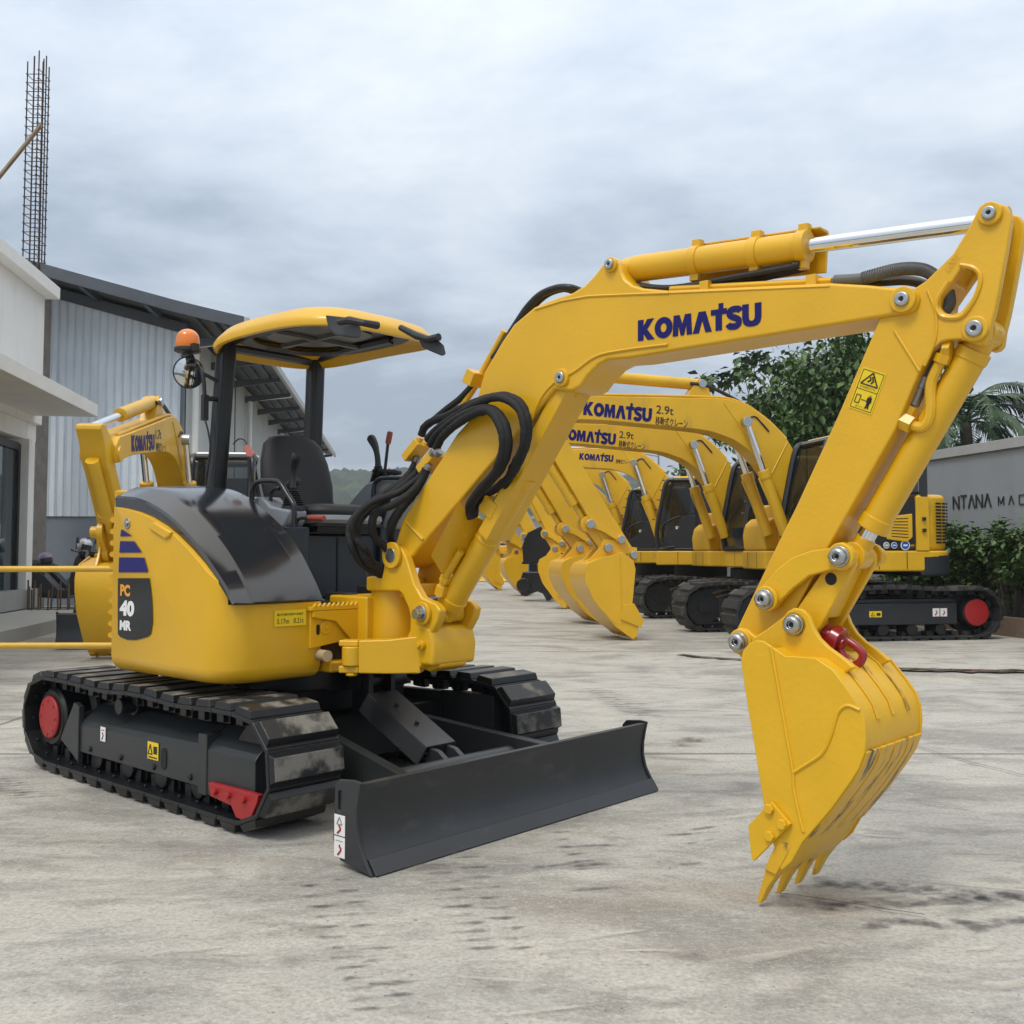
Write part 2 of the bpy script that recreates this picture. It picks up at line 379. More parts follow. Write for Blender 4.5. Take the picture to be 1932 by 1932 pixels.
belt_path = ([(-1.10+2.0*i/14, 0.052) for i in range(15)] + arc(.86, .295, .235, -78, 82, 12)
             + [(.72-1.6*i/12, 0.535 - 0.018*math.sin(math.pi*2*i/12)**2) for i in range(1, 12)] + arc(-1.165, .295, .235, 88, 270, 14))
for sgn, nm in ((-1, 'near'), (1, 'far')):
    ys = sorted((sgn*0.575, sgn*0.965))
    mb = MB(); crawler_belt(mb, belt_path, ys[0], ys[1], 0.163, 0.056, pad=0.62, lk=1.5)
    belt = mb.build('crawler_track', [SHOE, PAD], hero, bevel=0.006, seg=2)
    out = sgn*0.925; inn = sgn*0.60
    fr = MB()                                             # track frame with its sloping top
    sec = lambda x, zt, zb: [(x, inn, zb), (x, out, zb), (x, out, zt-0.055), (x, out-sgn*0.02, zt-0.03), (x, sgn*0.80, zt+0.045), (x, inn, zt+0.07)]
    fr.loft([sec(-.76, .355, .155), sec(.50, .375, .150)])
    fr.loft([sec(.515, .385, .125), sec(.93, .385, .125)])
    fr.box(.47, .545, *sorted((inn, out+sgn*.006)), .12, .40)
    fr.loft([[(-.93, inn, .16), (-.93, sgn*.90, .16), (-.93, sgn*.90, .22), (-.93, inn, .22)], [(-.76, inn, .165), (-.76, out, .165), (-.76, out, .36), (-.76, inn, .42)]])
    fr.pxz([(-.96, .20), (-.76, .11), (-.74, .09), (-.74, .40), (-.80, .42)], *sorted((out-sgn*.02, out+sgn*.012)))
    frame = fr.build('track_frame', GRY, hero, bevel=0.005, ang=14)
    mb = MB()
    for x in (-.62, -.28, .06, .40, .74): mb.cyl((x, sgn*.66, .135), (x, sgn*.89, .135), .06, n=16); mb.cyl((x, out-sgn*.01, .185), (x, out+sgn*.012, .185), .017, n=6)
    mb.cyl((.86, sgn*.68, .295), (.86, sgn*.86, .295), .19, n=24)
    mb.build_split('track_roller', BLK, frame, bevel=.006)
    mb = MB(); mb.cyl((-.33, sgn*.62, .44), (-.33, sgn*.84, .44), .055, n=20); mb.cyl((-.33, sgn*.84, .44), (-.33, sgn*.92, .44), .042, n=20); mb.build('carrier_roller', BLK, frame, bevel=.005)
    mb = MB(); mb.lathe([(.20, 0), (.205, .10), (.17, .12), (.17, .26), (.155, .275), (.155, .28)], (-1.165, sgn*.62, .295), (0, sgn, 0), 28)
    for k in range(21):
        a = 2*math.pi*k/21; mb.box(-.02, .02, sgn*.66 if sgn > 0 else sgn*.72, sgn*.72 if sgn > 0 else sgn*.66, .18, .232, Matrix.Translation((-1.165, 0, .295)) @ Matrix.Rotation(a, 4, 'Y'))
    fd = mb.build('drive_sprocket', BLK, hero, bevel=.004)
    mb = MB(); mb.lathe([(.120, 0), (.123, .012), (.113, .02), (.02, .022)], (-1.165, sgn*.90, .295), (0, sgn, 0), 32)
    for k in range(8):
        a = 2*math.pi*k/8; mb.cyl((-1.165+.095*math.cos(a), sgn*.918, .295+.095*math.sin(a)), (-1.165+.095*math.cos(a), sgn*.926, .295+.095*math.sin(a)), .009, n=6)
    mb.build('drive_cover', RED, fd, bevel=.003)
    mb = MB(); mb.pxz([(.60, .195), (1.0, .20), (.99, .165), (.93, .07), (.83, .075), (.79, .12), (.62, .135)], *sorted((out, out+sgn*.03)))
    for x in (.67, .78, .90): mb.cyl((x, out+sgn*.03, .165), (x, out+sgn*.05, .165), .016, n=6)
    mb.build('roller_guard', RED, frame, bevel=.004)
    if sgn < 0:
        def sticker(name, par, m, o, w, h, ux, n, marks, ink=INK):
            mb = MB(); ux = Vector(ux); uz = Vector((0, 0, 1)); n = Vector(n); o = Vector(o); quad_sheet(mb, o, ux*w, uz*h, n*.002); s = mb.build(name, m, par, smooth=False)
            if marks:
                mb = MB(); mb2 = MB()
                for kind, a, b, c, d in marks:
                    P = lambda p, q: o + ux*(p*w) + uz*(q*h) + n*.003
                    if kind == 'bar': mb.add([P(a, b), P(c, b), P(c, d), P(a, d)], [(0, 1, 2, 3)])
                    elif kind == 'tri':
                        for (p, q) in (((a, b), (c, b)), ((c, b), ((a+c)/2, d)), (((a+c)/2, d), (a, b))): mb.tube([P(*p), P(*q)], min(w, h)*.035, 5)
                    elif kind == 'hook': mb2.tube([P(a+c*math.sin(t*.45)*(1 if t > 2 else .4), b+d*(1-t/9)) for t in range(10)], w*.06, 6)
                if mb.v: mb.build('pictogram', ink, s, smooth=False)
                if mb2.v: mb2.build('hook_pictogram', RED, s)
            return s
        sticker('lifting_sticker', frame, WHT, (-.50, -.9275, .245), .055, .075, (1, 0, 0), (0, -1, 0), [('hook', .45, .12, .16, .5), ('bar', .2, .75, .8, .8)])
        sticker('warning_sticker', frame, STY, (.00, -.9275, .22), .105, .085, (1, 0, 0), (0, -1, 0), [('tri', .08, .3, .46, .85), ('bar', .56, .34, .9, .78), ('bar', .1, .08, .9, .16)])
        mb = MB(); mb.pxz(arc(.155, .265, .025, 0, 180, 6) + arc(.155, .21, .025, 180, 360, 6), -.9295, -.924); mb.build('frame_slot', DKBL, frame, smooth=False)
# centre frame
mb = MB(); mb.box(-.62, .52, -.60, .60, .20, .40); mb.box(-.45, .40, -.42, .42, .40, .52); mb.cyl((0, 0, .50), (0, 0, .66), .42, n=40)
mb.box(.30, .56, -.36, .36, .16, .40)
mb.build('centre_frame', BLK, hero, bevel=.01)
def solid_minus(Am, Bm):
    obs = [m.build('tmp', [], smooth=False) for m in (Am, Bm)]
    md = obs[0].modifiers.new('b', 'BOOLEAN'); md.operation = 'DIFFERENCE'; md.solver = 'EXACT'; md.object = obs[1]
    dg = bpy.context.evaluated_depsgraph_get(); dg.update(); me = obs[0].evaluated_get(dg).to_mesh()
    out = MB(); out.add([v.co.copy() for v in me.vertices], [tuple(p.vertices) for p in me.polygons])
    for o in obs: bpy.data.objects.remove(o)
    return out
# dozer blade
c3 = lambda x, y: (592.9+.358*x, 1218.7+.358*y)
mb = MB()
prof = [(1.755, .0), (1.70, .068), (1.668, .135), (1.660, .210), (1.675, .295), (1.690, .343)]      # curved face, back to front
prof = [(v.x-.02, v.z) for v in crs([(x, 0, z) for x, z in prof], 5)]
back = [(x-.022, z+(.0 if i else .0)) for i, (x, z) in enumerate(prof)]
mb.pxz(prof + [(1.635, .343), (1.615, .295), (1.605, .21), (1.605, .135), (1.62, .02)], -.93, .99)
mb.pxz([(1.752, .004), (1.735, .0), (1.690, .055), (1.702, .062)], -.925, .985)
for y in (-.945, .99):
    pl_ = MB(); pl_.pxz([(1.74, .005), (1.70, .058), (1.665, .115), (1.648, .18), (1.65, .24), (1.662, .30), (1.675, .350), (1.63, .355), (1.54, .345), (1.515, .32), (1.505, .10), (1.55, .03)], y, y+.016)
    ho_ = MB(); ho_.pxz(arc(1.548, .292, .013, 0, 180, 6) + arc(1.548, .232, .013, 180, 360, 6), y-.05, y+.07); ct_ = solid_minus(pl_, ho_); mb.add(ct_.v, ct_.f)
mb.box(1.52, 1.60, -.90, .96, .04, .10)
blade = mb.build('dozer_blade', GRYB, hero, bevel=.005, ang=30)
sticker('lifting_sticker', blade, WHT, (1.517, -.9455, .128), .066, .080, (1, 0, 0), (0, -1, 0), [('hook', .45, .1, .16, .42), ('tri', .25, .55, .75, .9)], mat('grey_ink', (.25, .25, .26), .5))
sticker('lifting_sticker', blade, WHT, (1.517, -.9455, .043), .066, .080, (1, 0, 0), (0, -1, 0), [('hook', .5, .12, .16, .5), ('bar', .15, .78, .85, .82)], mat('grey_ink', (.25, .25, .26), .5))
for s in (-1, 1):
    mb = MB()                                              # the two push arms and their gussets
    a, b = Vector((.50, s*.30, .315)), Vector((1.61, s*.52, .195))
    mb.loft([[(p.x, p.y-.03, p.z-.12), (p.x, p.y+.03, p.z-.12), (p.x, p.y+.03, p.z+.06), (p.x, p.y-.03, p.z+.06)] for p in (a, b)])
    mb.pxy([(1.42, s*.46), (1.612, s*.42), (1.612, s*.66)], .225, .245)
    mb.build('blade_arm', GRY, hero, bevel=.006)
mb = MB(); mb.cyl((1.235, -.40, .205), (1.235, .40, .205), .05, n=18)
for y in (-.055, .055): mb.pxz([(1.10, .235), (1.13, .295), (1.19, .285), (1.27, .235), (1.29, .20), (1.20, .19)], y-.016, y+.016)
mb.build('blade_crossbar', GRY, hero, bevel=.006)
mb = MB(); mb.cyl((.60, 0, .50), (1.00, 0, .30), .055, n=20); mb.cyl((1.0, 0, .30), (1.17, 0, .215), .03, n=16); mb.cyl((.60, -.10, .57), (.60, .22, .57), .05, n=16)
for y in (-.09, .06): mb.box(.56, .70, y, y+.03, .40, .64)
cyl = mb.build('blade_cylinder', BLK, hero, bevel=.004)
mb = MB(); A, B = Vector((.70, 0, .520)), Vector((1.145, 0, .305)); d = (B-A).normalized(); up = Vector((-d.z, 0, d.x))
if up.z < 0: up = -up
w = .098
for (q, k) in ((0, 0),):
    secn = lambda p: [p+Vector((0, -w-.03, 0))-up*.10, p+Vector((0, -w, 0)), p+Vector((0, w, 0)), p+Vector((0, w+.03, 0))-up*.10, p+Vector((0, w+.018, 0))-up*.10, p+Vector((0, w-.012, 0))-up*.012, p+Vector((0, -w+.012, 0))-up*.012, p+Vector((0, -w-.018, 0))-up*.10]
    mb.loft([secn(A), secn(B)])
for t in (.28, .62):
    p = A.lerp(B, t) + Vector((0, -.01, 0)); mb.cyl(p, p+up*.016, .013, n=6)
mb.build('cylinder_guard', GRYB, hero, bevel=.004)

# upper structure: everything that follows the plan's round tail is cut from the same outline
TCX, TR, SIDE = .07, 1.04, .93
def tail_v(x): return min(SIDE, math.sqrt(max(TR*TR-(x-TCX)**2, 0.0001))) if x < TCX else SIDE
def plan(front=.62, inset=0.0, vl=-.93, vr=.93, corner=.16):
    pts = [(front-inset, -vl-0.0), ]
    arcp = []
    a1 = math.degrees(math.acos((-.395-TCX-0.0)/TR))
    for i in range(25):
        a = R(a1 + (360-2*a1)*i/24); arcp.append((TCX+(TR-inset)*math.cos(a), (TR-inset)*math.sin(a)))
    # counter-clockwise seen from above: left side -> tail -> right side -> front right corner
    right = [(front+.035-inset-corner + corner*math.cos(t), -(SIDE-inset-corner) - corner*math.sin(t)) for t in [R(90-15*i) for i in range(7)]]
    left = [(front-inset-corner + corner*math.cos(t), (SIDE-inset-corner) + corner*math.sin(t)) for t in [R(15*i) for i in range(7)]]
    return left + arcp + right
low = MB(); low.loft([[(x*k+.0, y*k, z) for x, y in plan(inset=ins)] for z, ins, k in ((.622, .075, 1), (.630, .045, 1), (.648, .02, 1), (.672, .006, 1), (.70, 0, 1), (1.75, 0, 1))])
arch = [(.80, .60), (.80, 1.0), (.670, 1.002), (.635, 1.052), (.575, 1.115), (.470, 1.19), (.357, 1.258), (.234, 1.323), (.115, 1.376), (-.022, 1.422), (-.15, 1.452), (-.275, 1.472), (-.36, 1.482), (-.44, 1.487), (-.47, 1.575), (-.60, 1.59), (-.90, 1.55), (-1.2, 1.5), (-1.2, .60)]
cut = MB(); cut.pxz(arch, -1.2, -.36)
recess = MB(); recess.pxz([(.54, 1.0), (.50, 1.06), (.40, 1.15), (.29, 1.215), (.17, 1.275), (.05, 1.325), (-.09, 1.372), (-.25, 1.41), (-.44, 1.43), (-.44, 1.9), (1.2, 1.9), (1.2, 1.0)], -.872, -.2)
solid_minus(solid_common(low, cut), recess).build('body_cover', YEL, hero, bevel=.022, seg=4, ang=30)
body = [o for o in COL.objects if o.name.startswith('body_cover')][-1]
# counterweight and deck on the left
cut = MB(); cut.pxz([(-.36, .60), (-.36, 1.22), (-.50, 1.30), (-1.2, 1.26), (-1.2, .60)], -.357, 1.2)
solid_common(low, cut).build('counterweight', YEL, hero, bevel=.02, seg=3, ang=30)
mb = MB(); mb.pxy([(-.357, -.357), (.615, -.357), (.615, .42), (.50, .60), (.10, .88), (-.357, .90)], .66, .985); mb.build('deck', BLKP, hero, bevel=.01)
mb = MB(); mb.pyz([(.36, .70), (.38, .675), (.60, .675), (.645, .72), (.645, .955), (.61, .97), (.36, .97)], .60, .72); mb.build('front_toolbox', YEL, hero, bevel=.015, seg=3)
# front step plate and lower front frame
mb = MB(); mb.pyz([(-.44, .955), (-.02, .955), (-.02, .875), (-.06, .86), (-.06, .70), (-.14, .70), (-.20, .80), (-.30, .90), (-.44, .925)], .675, .692)
mb.box(.60, .692, -.45, -.02, .957, .977)
for k in range(15): mb.loft([[(x, -.44+k*.029, .976), (x, -.44+k*.029+.024, .976), (x, -.44+k*.029+.020, .994), (x, -.44+k*.029+.014, .994)] for x in (.676, .692)])
mb.build('step_plate', YEL, hero, bevel=.003)
mb = MB(); mb.pyz([(-.44, .77), (-.20, .80), (-.20, .96), (-.44, .96)], .605, .668); mb.cyl((.66, -.345, .87), (.682, -.345, .87), .012, n=6); mb.lathe([(.04, 0), (.034, .006), (.02, .006)], (.668, -.345, .87), (1, 0, 0), 16); mb.build('front_bracket_plate', YEL, hero, bevel=.004)
mb = MB(); mb.pyz(arc(-.395, .878, .010, 0, 180, 5) + arc(-.395, .845, .010, 180, 360, 5), .668, .6705); mb.build('bracket_slot', DKBL, hero, smooth=False)
mb = MB(); mb.cyl((.30, -.30, .725), (.62, -.36, .735), .045, n=16); mb.build('swing_cylinder', BLK, hero, bevel=.003)
mb = MB(); mb.cyl((.60, -.365, .735), (.735, -.385, .735), .028, n=16); mb.build('swing_rod', mat('tan_rod', (.45, .36, .22), .4), hero)
mb = MB(); mb.box(-.2, .70, -.34, .34, .645, .70); mb.box(.45, .76, -.16, .16, .68, 1.02); mb.build('swing_post_frame', YEL, hero, bevel=.012)
# sticker 5.17m 0.21t on the front face
mb = MB(); quad_sheet(mb, (.655, -.645, .888), (0, .185, 0), (0, 0, .078), (.003, 0, 0)); st = mb.build('load_sticker', STY, body, smooth=False)
mb = MB()
text_into(mb, '最大作業半径時の定格荷', (.6586, -.63, .938), (0, 1, 0), (0, 0, 1), (0, 0, 0), h=.013, w=.155, bold=.012)
text_into(mb, '5.17m   0.21t', (.6586, -.63, .900), (0, 1, 0), (0, 0, 1), (0, 0, 0), h=.025, w=.155, bold=.01)
mb.build('load_text', INK, st, smooth=False)
# side decals follow the tail's curve
def side_pt(px, py, off=.0):
    v = SIDE
    for _ in range(12): x, z = V(px, py, v); v = tail_v(x)
    return x, z, v
def on_side(x, z, off):
    v = tail_v(x)
    if x < -.395: n = Vector((x-TCX, -v, 0)).normalized()
    else: n = Vector((0, -1, 0))
    return Vector((x, -v, z)) + n*off
def side_patch(name, m, rows, off, parent, nx=10):      # rows of (x0, x1, z) from bottom to top
    mb = MB(); loops = []
    for x0, x1, z in rows: loops.append([on_side(x0+(x1-x0)*i/nx, z, off) for i in range(nx+1)])
    n = nx+1; v = [q for l in loops for q in l]; f = []
    for i in range(len(loops)-1):
        for j in range(nx): f.append((i*n+j, i*n+j+1, (i+1)*n+j+1, (i+1)*n+j))
    mb.add(v, f); return mb.build(name, m, parent, fix=False)
def side_rows(pl, pr):                                   # left and right edges as pixels, bottom to top
    out = []
    for a, b in zip(pl, pr):
        xa, za, _ = side_pt(*a); xb, zb, _ = side_pt(*b); out.append((xa, xb, za, zb))
    return out
def side_patch2(name, m, pl, pr, off, parent, nx=10):
    rows = side_rows(pl, pr); mb = MB(); n = nx+1; v = []; f = []
    for xa, xb, za, zb in rows: v += [on_side(xa+(xb-xa)*i/nx, za+(zb-za)*i/nx, off) for i in range(n)]
    for i in range(len(rows)-1):
        for j in range(nx): f.append((i*n+j, i*n+j+1, (i+1)*n+j+1, (i+1)*n+j))
    mb.add(v, f); return mb.build(name, m, parent, fix=False)
q = lambda x, y: (184.5+.2455*x, 856.4+.2455*y)
pan = side_patch2('model_panel', mat('panel_black', (.006, .006, .007), .15, coat=.5), [q(*p) for p in ((230, 1428), (175, 1405), (160, 1385), (158, 1300), (158, 1150), (159, 1050), (160, 955))],
    [q(*p) for p in ((300, 1430), (390, 1405), (412, 1385), (427, 1300), (424, 1150), (415, 1050), (402, 955))], .004, body)
side_patch2('blue_stripe', mat('stripe_blue', (.010, .008, .13), .3, spec=.35), [q(165, 910), q(168, 795)], [q(392, 910), q(362, 797)], .004, body)
side_patch2('blue_stripe', bpy.data.materials['stripe_blue'], [q(170, 758), q(176, 670)], [q(345, 758), q(285, 672)], .004, body)
side_patch2('blue_stripe', bpy.data.materials['stripe_blue'], [q(178, 634), q(184, 582)], [q(268, 632), q(195, 582)], .004, body)
def side_text(s, bl, br, tl, m, bold, name):
    v, f = text_mesh(s, bold); x0, x1 = min(a for a, b in v), max(a for a, b in v); y0, y1 = min(b for a, b in v), max(b for a, b in v)
    pts = []
    for a, b in v:
        s_, t_ = (a-x0)/(x1-x0), (b-y0)/(y1-y0)
        x, z, _ = side_pt(bl[0]+(br[0]-bl[0])*s_+(tl[0]-bl[0])*t_, bl[1]+(br[1]-bl[1])*s_+(tl[1]-bl[1])*t_)
        pts.append(on_side(x, z, .006))
    mb = MB(); mb.add(pts, f); mb.build(name, m, pan, fix=False, smooth=False)
side_text('PC', q(180, 1090), q(256, 1097), q(182, 1000), PCO, .055, 'model_letters')
side_text('40', q(175, 1240), q(286, 1252), q(180, 1120), WHT, .06, 'model_number')
side_text('MR', q(176, 1352), q(264, 1360), q(178, 1276), WHT, .055, 'model_letters')
# rear grille on the tail
mb = MB(); mk = MB()
for k in range(11):
    z = .80 + k*.062
    pts = [on_side(-.50-.10*j, z, .012) for j in range(5)]
    mb.tube(pts, .016, 8)
    mk.loft([[on_side(-.49-.11*j, z+.018, .003), on_side(-.49-.11*j, z+.044, .003), on_side(-.49-.11*j, z+.044, .0005), on_side(-.49-.11*j, z+.018, .0005)] for j in range(5)])
mb.build('grille_bars', YEL, body); mk.build('grille_slots', DKBL, body, smooth=False)
mb = MB(); mb.pxz([V(*q(*p), .93) for p in ((402, 575), (418, 540), (448, 522), (575, 598), (570, 630), (530, 657))], -.945, -.92); mb.build('panel_grip', YEL, body, bevel=.012, seg=3)
mb = MB(); mb.cyl((-.245, -.93, 1.395), (-.245, -.937, 1.395), .028, n=20); mb.cyl((-.245, -.937, 1.395), (-.245, -.944, 1.395), .014, n=12); mb.build('panel_lock', ZNC, body, bevel=.002)
# engine hood: four arches, side foot, side edge, crown near and crown far, swept across
def arch_pts(l, n=44):
    P = crs([(a, 0, b) for a, b in l], 8); L = [0]
    for i in range(1, len(P)): L.append(L[-1] + (P[i]-P[i-1]).length)
    out = []; j = 0
    for k in range(n):
        t = L[-1]*k/(n-1)
        while j < len(L)-2 and L[j+1] < t: j += 1
        out.append(P[j].lerp(P[j+1], (t-L[j])/max(L[j+1]-L[j], 1e-9)))
    return out
a_foot = arch_pts([(.700, 1.004), (.640, 1.052), (.575, 1.105), (.470, 1.180), (.357, 1.248), (.234, 1.313), (.115, 1.366), (-.022, 1.412), (-.15, 1.442), (-.275, 1.462), (-.43, 1.474)])
a_edge = arch_pts([(.700, 1.013), (.640, 1.083), (.508, 1.190), (.367, 1.292), (.182, 1.397), (-.011, 1.477), (-.213, 1.528), (-.44, 1.548)])
a_near = arch_pts([(.688, 1.013), (.628, 1.087), (.540, 1.178), (.425, 1.277), (.285, 1.372), (.10, 1.474), (-.125, 1.556), (-.29, 1.592), (-.46, 1.600)])
a_far = arch_pts([(.648, 1.013), (.600, 1.085), (.530, 1.170), (.460, 1.250), (.377, 1.325), (.265, 1.405), (.135, 1.476), (-.012, 1.548), (-.13, 1.588), (-.26, 1.614), (-.46, 1.632)])
def hood_sec(y, A, B=None, t=0, dz=0.0, dx=0.0): return [((p.x if B is None else p.x+(B[i].x-p.x)*t)+dx, y, max((p.z if B is None else p.z+(B[i].z-p.z)*t)+dz, 1.003)) for i, p in enumerate(A)]
mb = MB()
secs = [hood_sec(-.903, a_foot), hood_sec(-.903, a_edge, None, 0, -.012, -.004), hood_sec(-.893, a_edge), hood_sec(-.79, a_near, None, 0, -.006, -.004), hood_sec(-.775, a_near)] + [hood_sec(-.775+.335*t, a_near, a_far, t*.77) for t in (.25, .5, .75)] + [hood_sec(-.44, a_near, a_far, .77), hood_sec(-.43, a_near, a_far, .80, -.006, -.005), hood_sec(-.345, a_far, None, 0, -.008, -.005), hood_sec(-.332, a_far, None, 0, -.03, -.02), hood_sec(-.332, a_foot, None, 0, -.01, -.06)]
mb.loft(secs, cap=False, closed=False)
mb.add([q_[-1] for q_ in secs], [tuple(range(len(secs)))]); mb.add([q_[0] for q_ in secs], [tuple(range(len(secs)))]); mb.loft([secs[0], secs[-1]], cap=False, closed=False)
hood = mb.build('engine_hood', HOOD, hero, ang=24)
# ---- operator's station
c4 = lambda x, y: (461.1+.1534*x, 777.3+.1534*y)
mb = MB(); mb.box(-.34, .10, -.30, .52, .985, 1.345); mb.box(-.36, .08, -.28, .50, 1.345, 1.375)
mb.build('seat_base', DGRY, hero, bevel=.012)
mb = MB()
for y in (-.05, .17): mb.box(.1, .106, y-.006, y+.006, 1.0, 1.33)
mb.box(.1, .108, .30, .42, 1.22, 1.26); mb.build_split('base_seam', BLK, hero)
mb = MB(); mb.loft([[(-.24, .15-.24, z), (.24, .15-.23, z), (.27, .15-.12, z), (.27, .15+.12, z), (.24, .15+.23, z), (-.24, .15+.24, z)] for z in (1.39, 1.41)]); mb.box(-.22, .2, -.05, .35, 1.36, 1.40)
mb.build('seat_rail', BLKP, hero)
mb = MB()
def rsec(cx, cy, hx, hy, z, n=24, p=4):
    out = []
    for i in range(n):
        t = 2*math.pi*i/n; c, s = math.cos(t), math.sin(t)
        out.append((cx + hx*math.copysign(abs(c)**(2/p), c), cy + hy*math.copysign(abs(s)**(2/p), s), z))
    return out
mb.loft([rsec(.02, .15, .27, .245, 1.405), rsec(.02, .15, .285, .26, 1.425), rsec(.02, .15, .28, .255, 1.452)]); mb.build('seat_pan', LGRY, hero, bevel=.004)
mb = MB(); mb.loft([rsec(.01, .15, .265, .24, 1.450), rsec(.01, .15, .275, .25, 1.475), rsec(.01, .15, .26, .235, 1.505), rsec(.0, .15, .20, .17, 1.518)]); mb.build('seat_cushion', SEAT, hero, bevel=.01)
mb = MB(); loops = []
for t, hw, dx, th in ((0, .20, .02, .05), (.08, .235, .0, .06), (.35, .25, -.03, .065), (.65, .235, -.06, .062), (.88, .20, -.085, .055), (.97, .155, -.095, .045), (1.0, .10, -.098, .03)):
    z = 1.49 + .455*t
    loops.append([(-.235+dx + th*math.cos(a)*1.0 + .018*math.cos(a)*(abs(math.sin(a))), .15 + hw*math.copysign(abs(math.sin(a))**.55, math.sin(a)), z) for a in [2*math.pi*i/28 for i in range(28)]])
mb.loft(loops); mb.build('seat_back', SEAT, hero, bevel=.008)
mb = MB(); mb.loft([rsec(-.33, .15, .03, .19, 1.50), rsec(-.38, .15, .03, .21, 1.75), rsec(-.40, .15, .025, .15, 1.90)]); mb.build('seat_shell', LGRY, hero, bevel=.004)
mb = MB(); mb.tube([(-.30, -.085, 1.50), (-.38, -.11, 1.70), (-.40, -.10, 1.80)], .012, 8); mb.tube([(-.22, .42, 1.48), (-.33, .41, 1.62), (-.36, .40, 1.70)], .012, 8); mb.build_split('seat_belt', BLKP, hero)
def joystick(px_base, v, lean, hgt, tip, con):
    b = Vector(px_base); mb = MB(); prof = []
    for k in range(8):
        r = .068 - .0045*k; z = k*.0125; prof += [(r, z), (r-.013, z+.007)]
    prof.append((.028, .105)); mb.lathe([(.07, -.02)] + prof, b, lean, 22); o = mb.build('lever_boot', BLKP, con, ang=20)
    a = Vector(lean).normalized(); p0 = b + a*.10; pts = [p0, p0 + a*(hgt*.35), p0 + a*(hgt*.7) + Vector(tip)*.3, p0 + a*hgt + Vector(tip)]
    mb = MB(); mb.tube(crs(pts, 4), [.022]*4 + [.018]*3 + [.022, .025, .027, .028, .029, .026][:6] if False else [.021, .02, .0185, .018, .018, .018, .019, .021, .0235, .026, .028, .028, .018], 12); mb.build('lever_grip', BLKP, con)
# right console
mb = MB(); mb.pxz([(-.22, 1.38), (.15, 1.38), (.19, 1.44), (.19, 1.475), (.02, 1.50), (-.06, 1.555), (-.22, 1.56)], -.24, -.11); rc = mb.build('right_console', LGRY, hero, bevel=.015, seg=3)
mb = MB(); mb.box(-.3, .2, -.26, -.10, 1.0, 1.385); mb.build('console_base', DGRY, rc, bevel=.01)
joystick((.125, -.16, 1.495), .16, (-.05, 0, 1), .19, (.075, -.02, .0), rc)
mb = MB(); mb.tube(crs([(-.02, -.12, 1.60), (.05, -.12, 1.625), (.10, -.12, 1.655)], 4), [.02, .022, .026, .028, .03, .03, .03, .03, .02], 12); mb.build('arm_rest', BLKP, rc)
mb = MB(); L = [V3(*c4(*p), .27) for p in ((92, 1090), (100, 980), (135, 890), (210, 852), (390, 850), (450, 885), (520, 1000), (590, 1110), (612, 1180), (612, 1420))]
mb.tube(crs(L, 4), .0145, 12); mb.tube(crs([V3(*c4(*p), .2) for p in ((325, 1160), (325, 1020), (345, 975), (400, 940), (430, 945))], 4), .011, 10); mb.build('console_guard_rail', POST, hero)
mb = MB(); mb.tube(crs([V3(*c4(*p), .18) for p in ((640, 1420), (650, 1340), (700, 1306), (800, 1303))], 4), .009, 8); lv = mb.build('lock_lever', BLKP, hero)
mb = MB(); mb.cyl(V3(*c4(795, 1303), .18), V3(*c4(980, 1306), .18), .0165, n=14); mb.build('lock_grip', REDG, lv, bevel=.005)
# left console, raised forward, with its own joystick, small lever and arm
mb = MB(); mb.pxz([(-.22, 1.40), (.16, 1.38), (.30, 1.60), (.26, 1.675), (.10, 1.685), (-.02, 1.665), (-.14, 1.58), (-.30, 1.46)], .47, .66); lc = mb.build('left_console', LGRY, hero, bevel=.02, seg=3)
mb = MB(); mb.pxz([(-.10, 1.402), (.14, 1.40), (.22, 1.56), (.12, 1.60), (.04, 1.56), (-.03, 1.48)], .462, .472); mb.build('console_panel', DGRY, lc, bevel=.004)
mb = MB(); mb.box(-.3, .14, .46, .68, 1.0, 1.42); mb.build('console_base', DGRY, lc, bevel=.01)
joystick((.0, .565, 1.665), .56, (-.12, 0, 1), .20, (-.055, .0, .0), lc)
mb = MB(); p0 = V3(*c4(1720, 700), -.56); p1 = V3(*c4(1765, 395), -.56); p2 = V3(*c4(1795, 240), -.56); mb.tube([p0 + Vector((0, 0, -.05)), p1], .0095, 8); sl = mb.build('blade_lever', BLKP, lc)
mb = MB(); mb.tube([p1, p1.lerp(p2, .15), p1.lerp(p2, .9), p2], [.014, .018, .018, .013], 12); mb.build('lever_grip', REDG, sl)
mb = MB(); a = V3(*c4(1590, 720), -.56); b = V3(*c4(1920, 750), -.56); mb.tube([a, a.lerp(b, .2), a.lerp(b, .5), a.lerp(b, .8), b], [.012, .02, .016, .02, .012], 12); m_ = a.lerp(b, .5); mb.cyl(m_, m_-Vector((0, 0, .06)), .02, n=10); mb.build('arm_rest', BLKP, lc)
mb = MB(); mb.tube(crs([V3(*c4(*p), -.44) for p in ((1500, 1330), (1570, 1150), (1600, 900), (1660, 830), (1740, 815), (1960, 815))], 5), .0135, 10); mb.build('console_guard_rail', DGRY, hero)
mb = MB(); mb.box(.34, .52, -.10, -.02, .99, 1.03); mb.box(.36, .50, .10, .16, .99, 1.06); mb.box(.36, .50, .20, .26, .99, 1.06); mb.cyl((.42, .13, 1.05), (.40, .13, 1.14), .008); mb.cyl((.42, .23, 1.05), (.40, .23, 1.14), .008); mb.build_split('travel_pedal', BLKP, hero, bevel=.006)
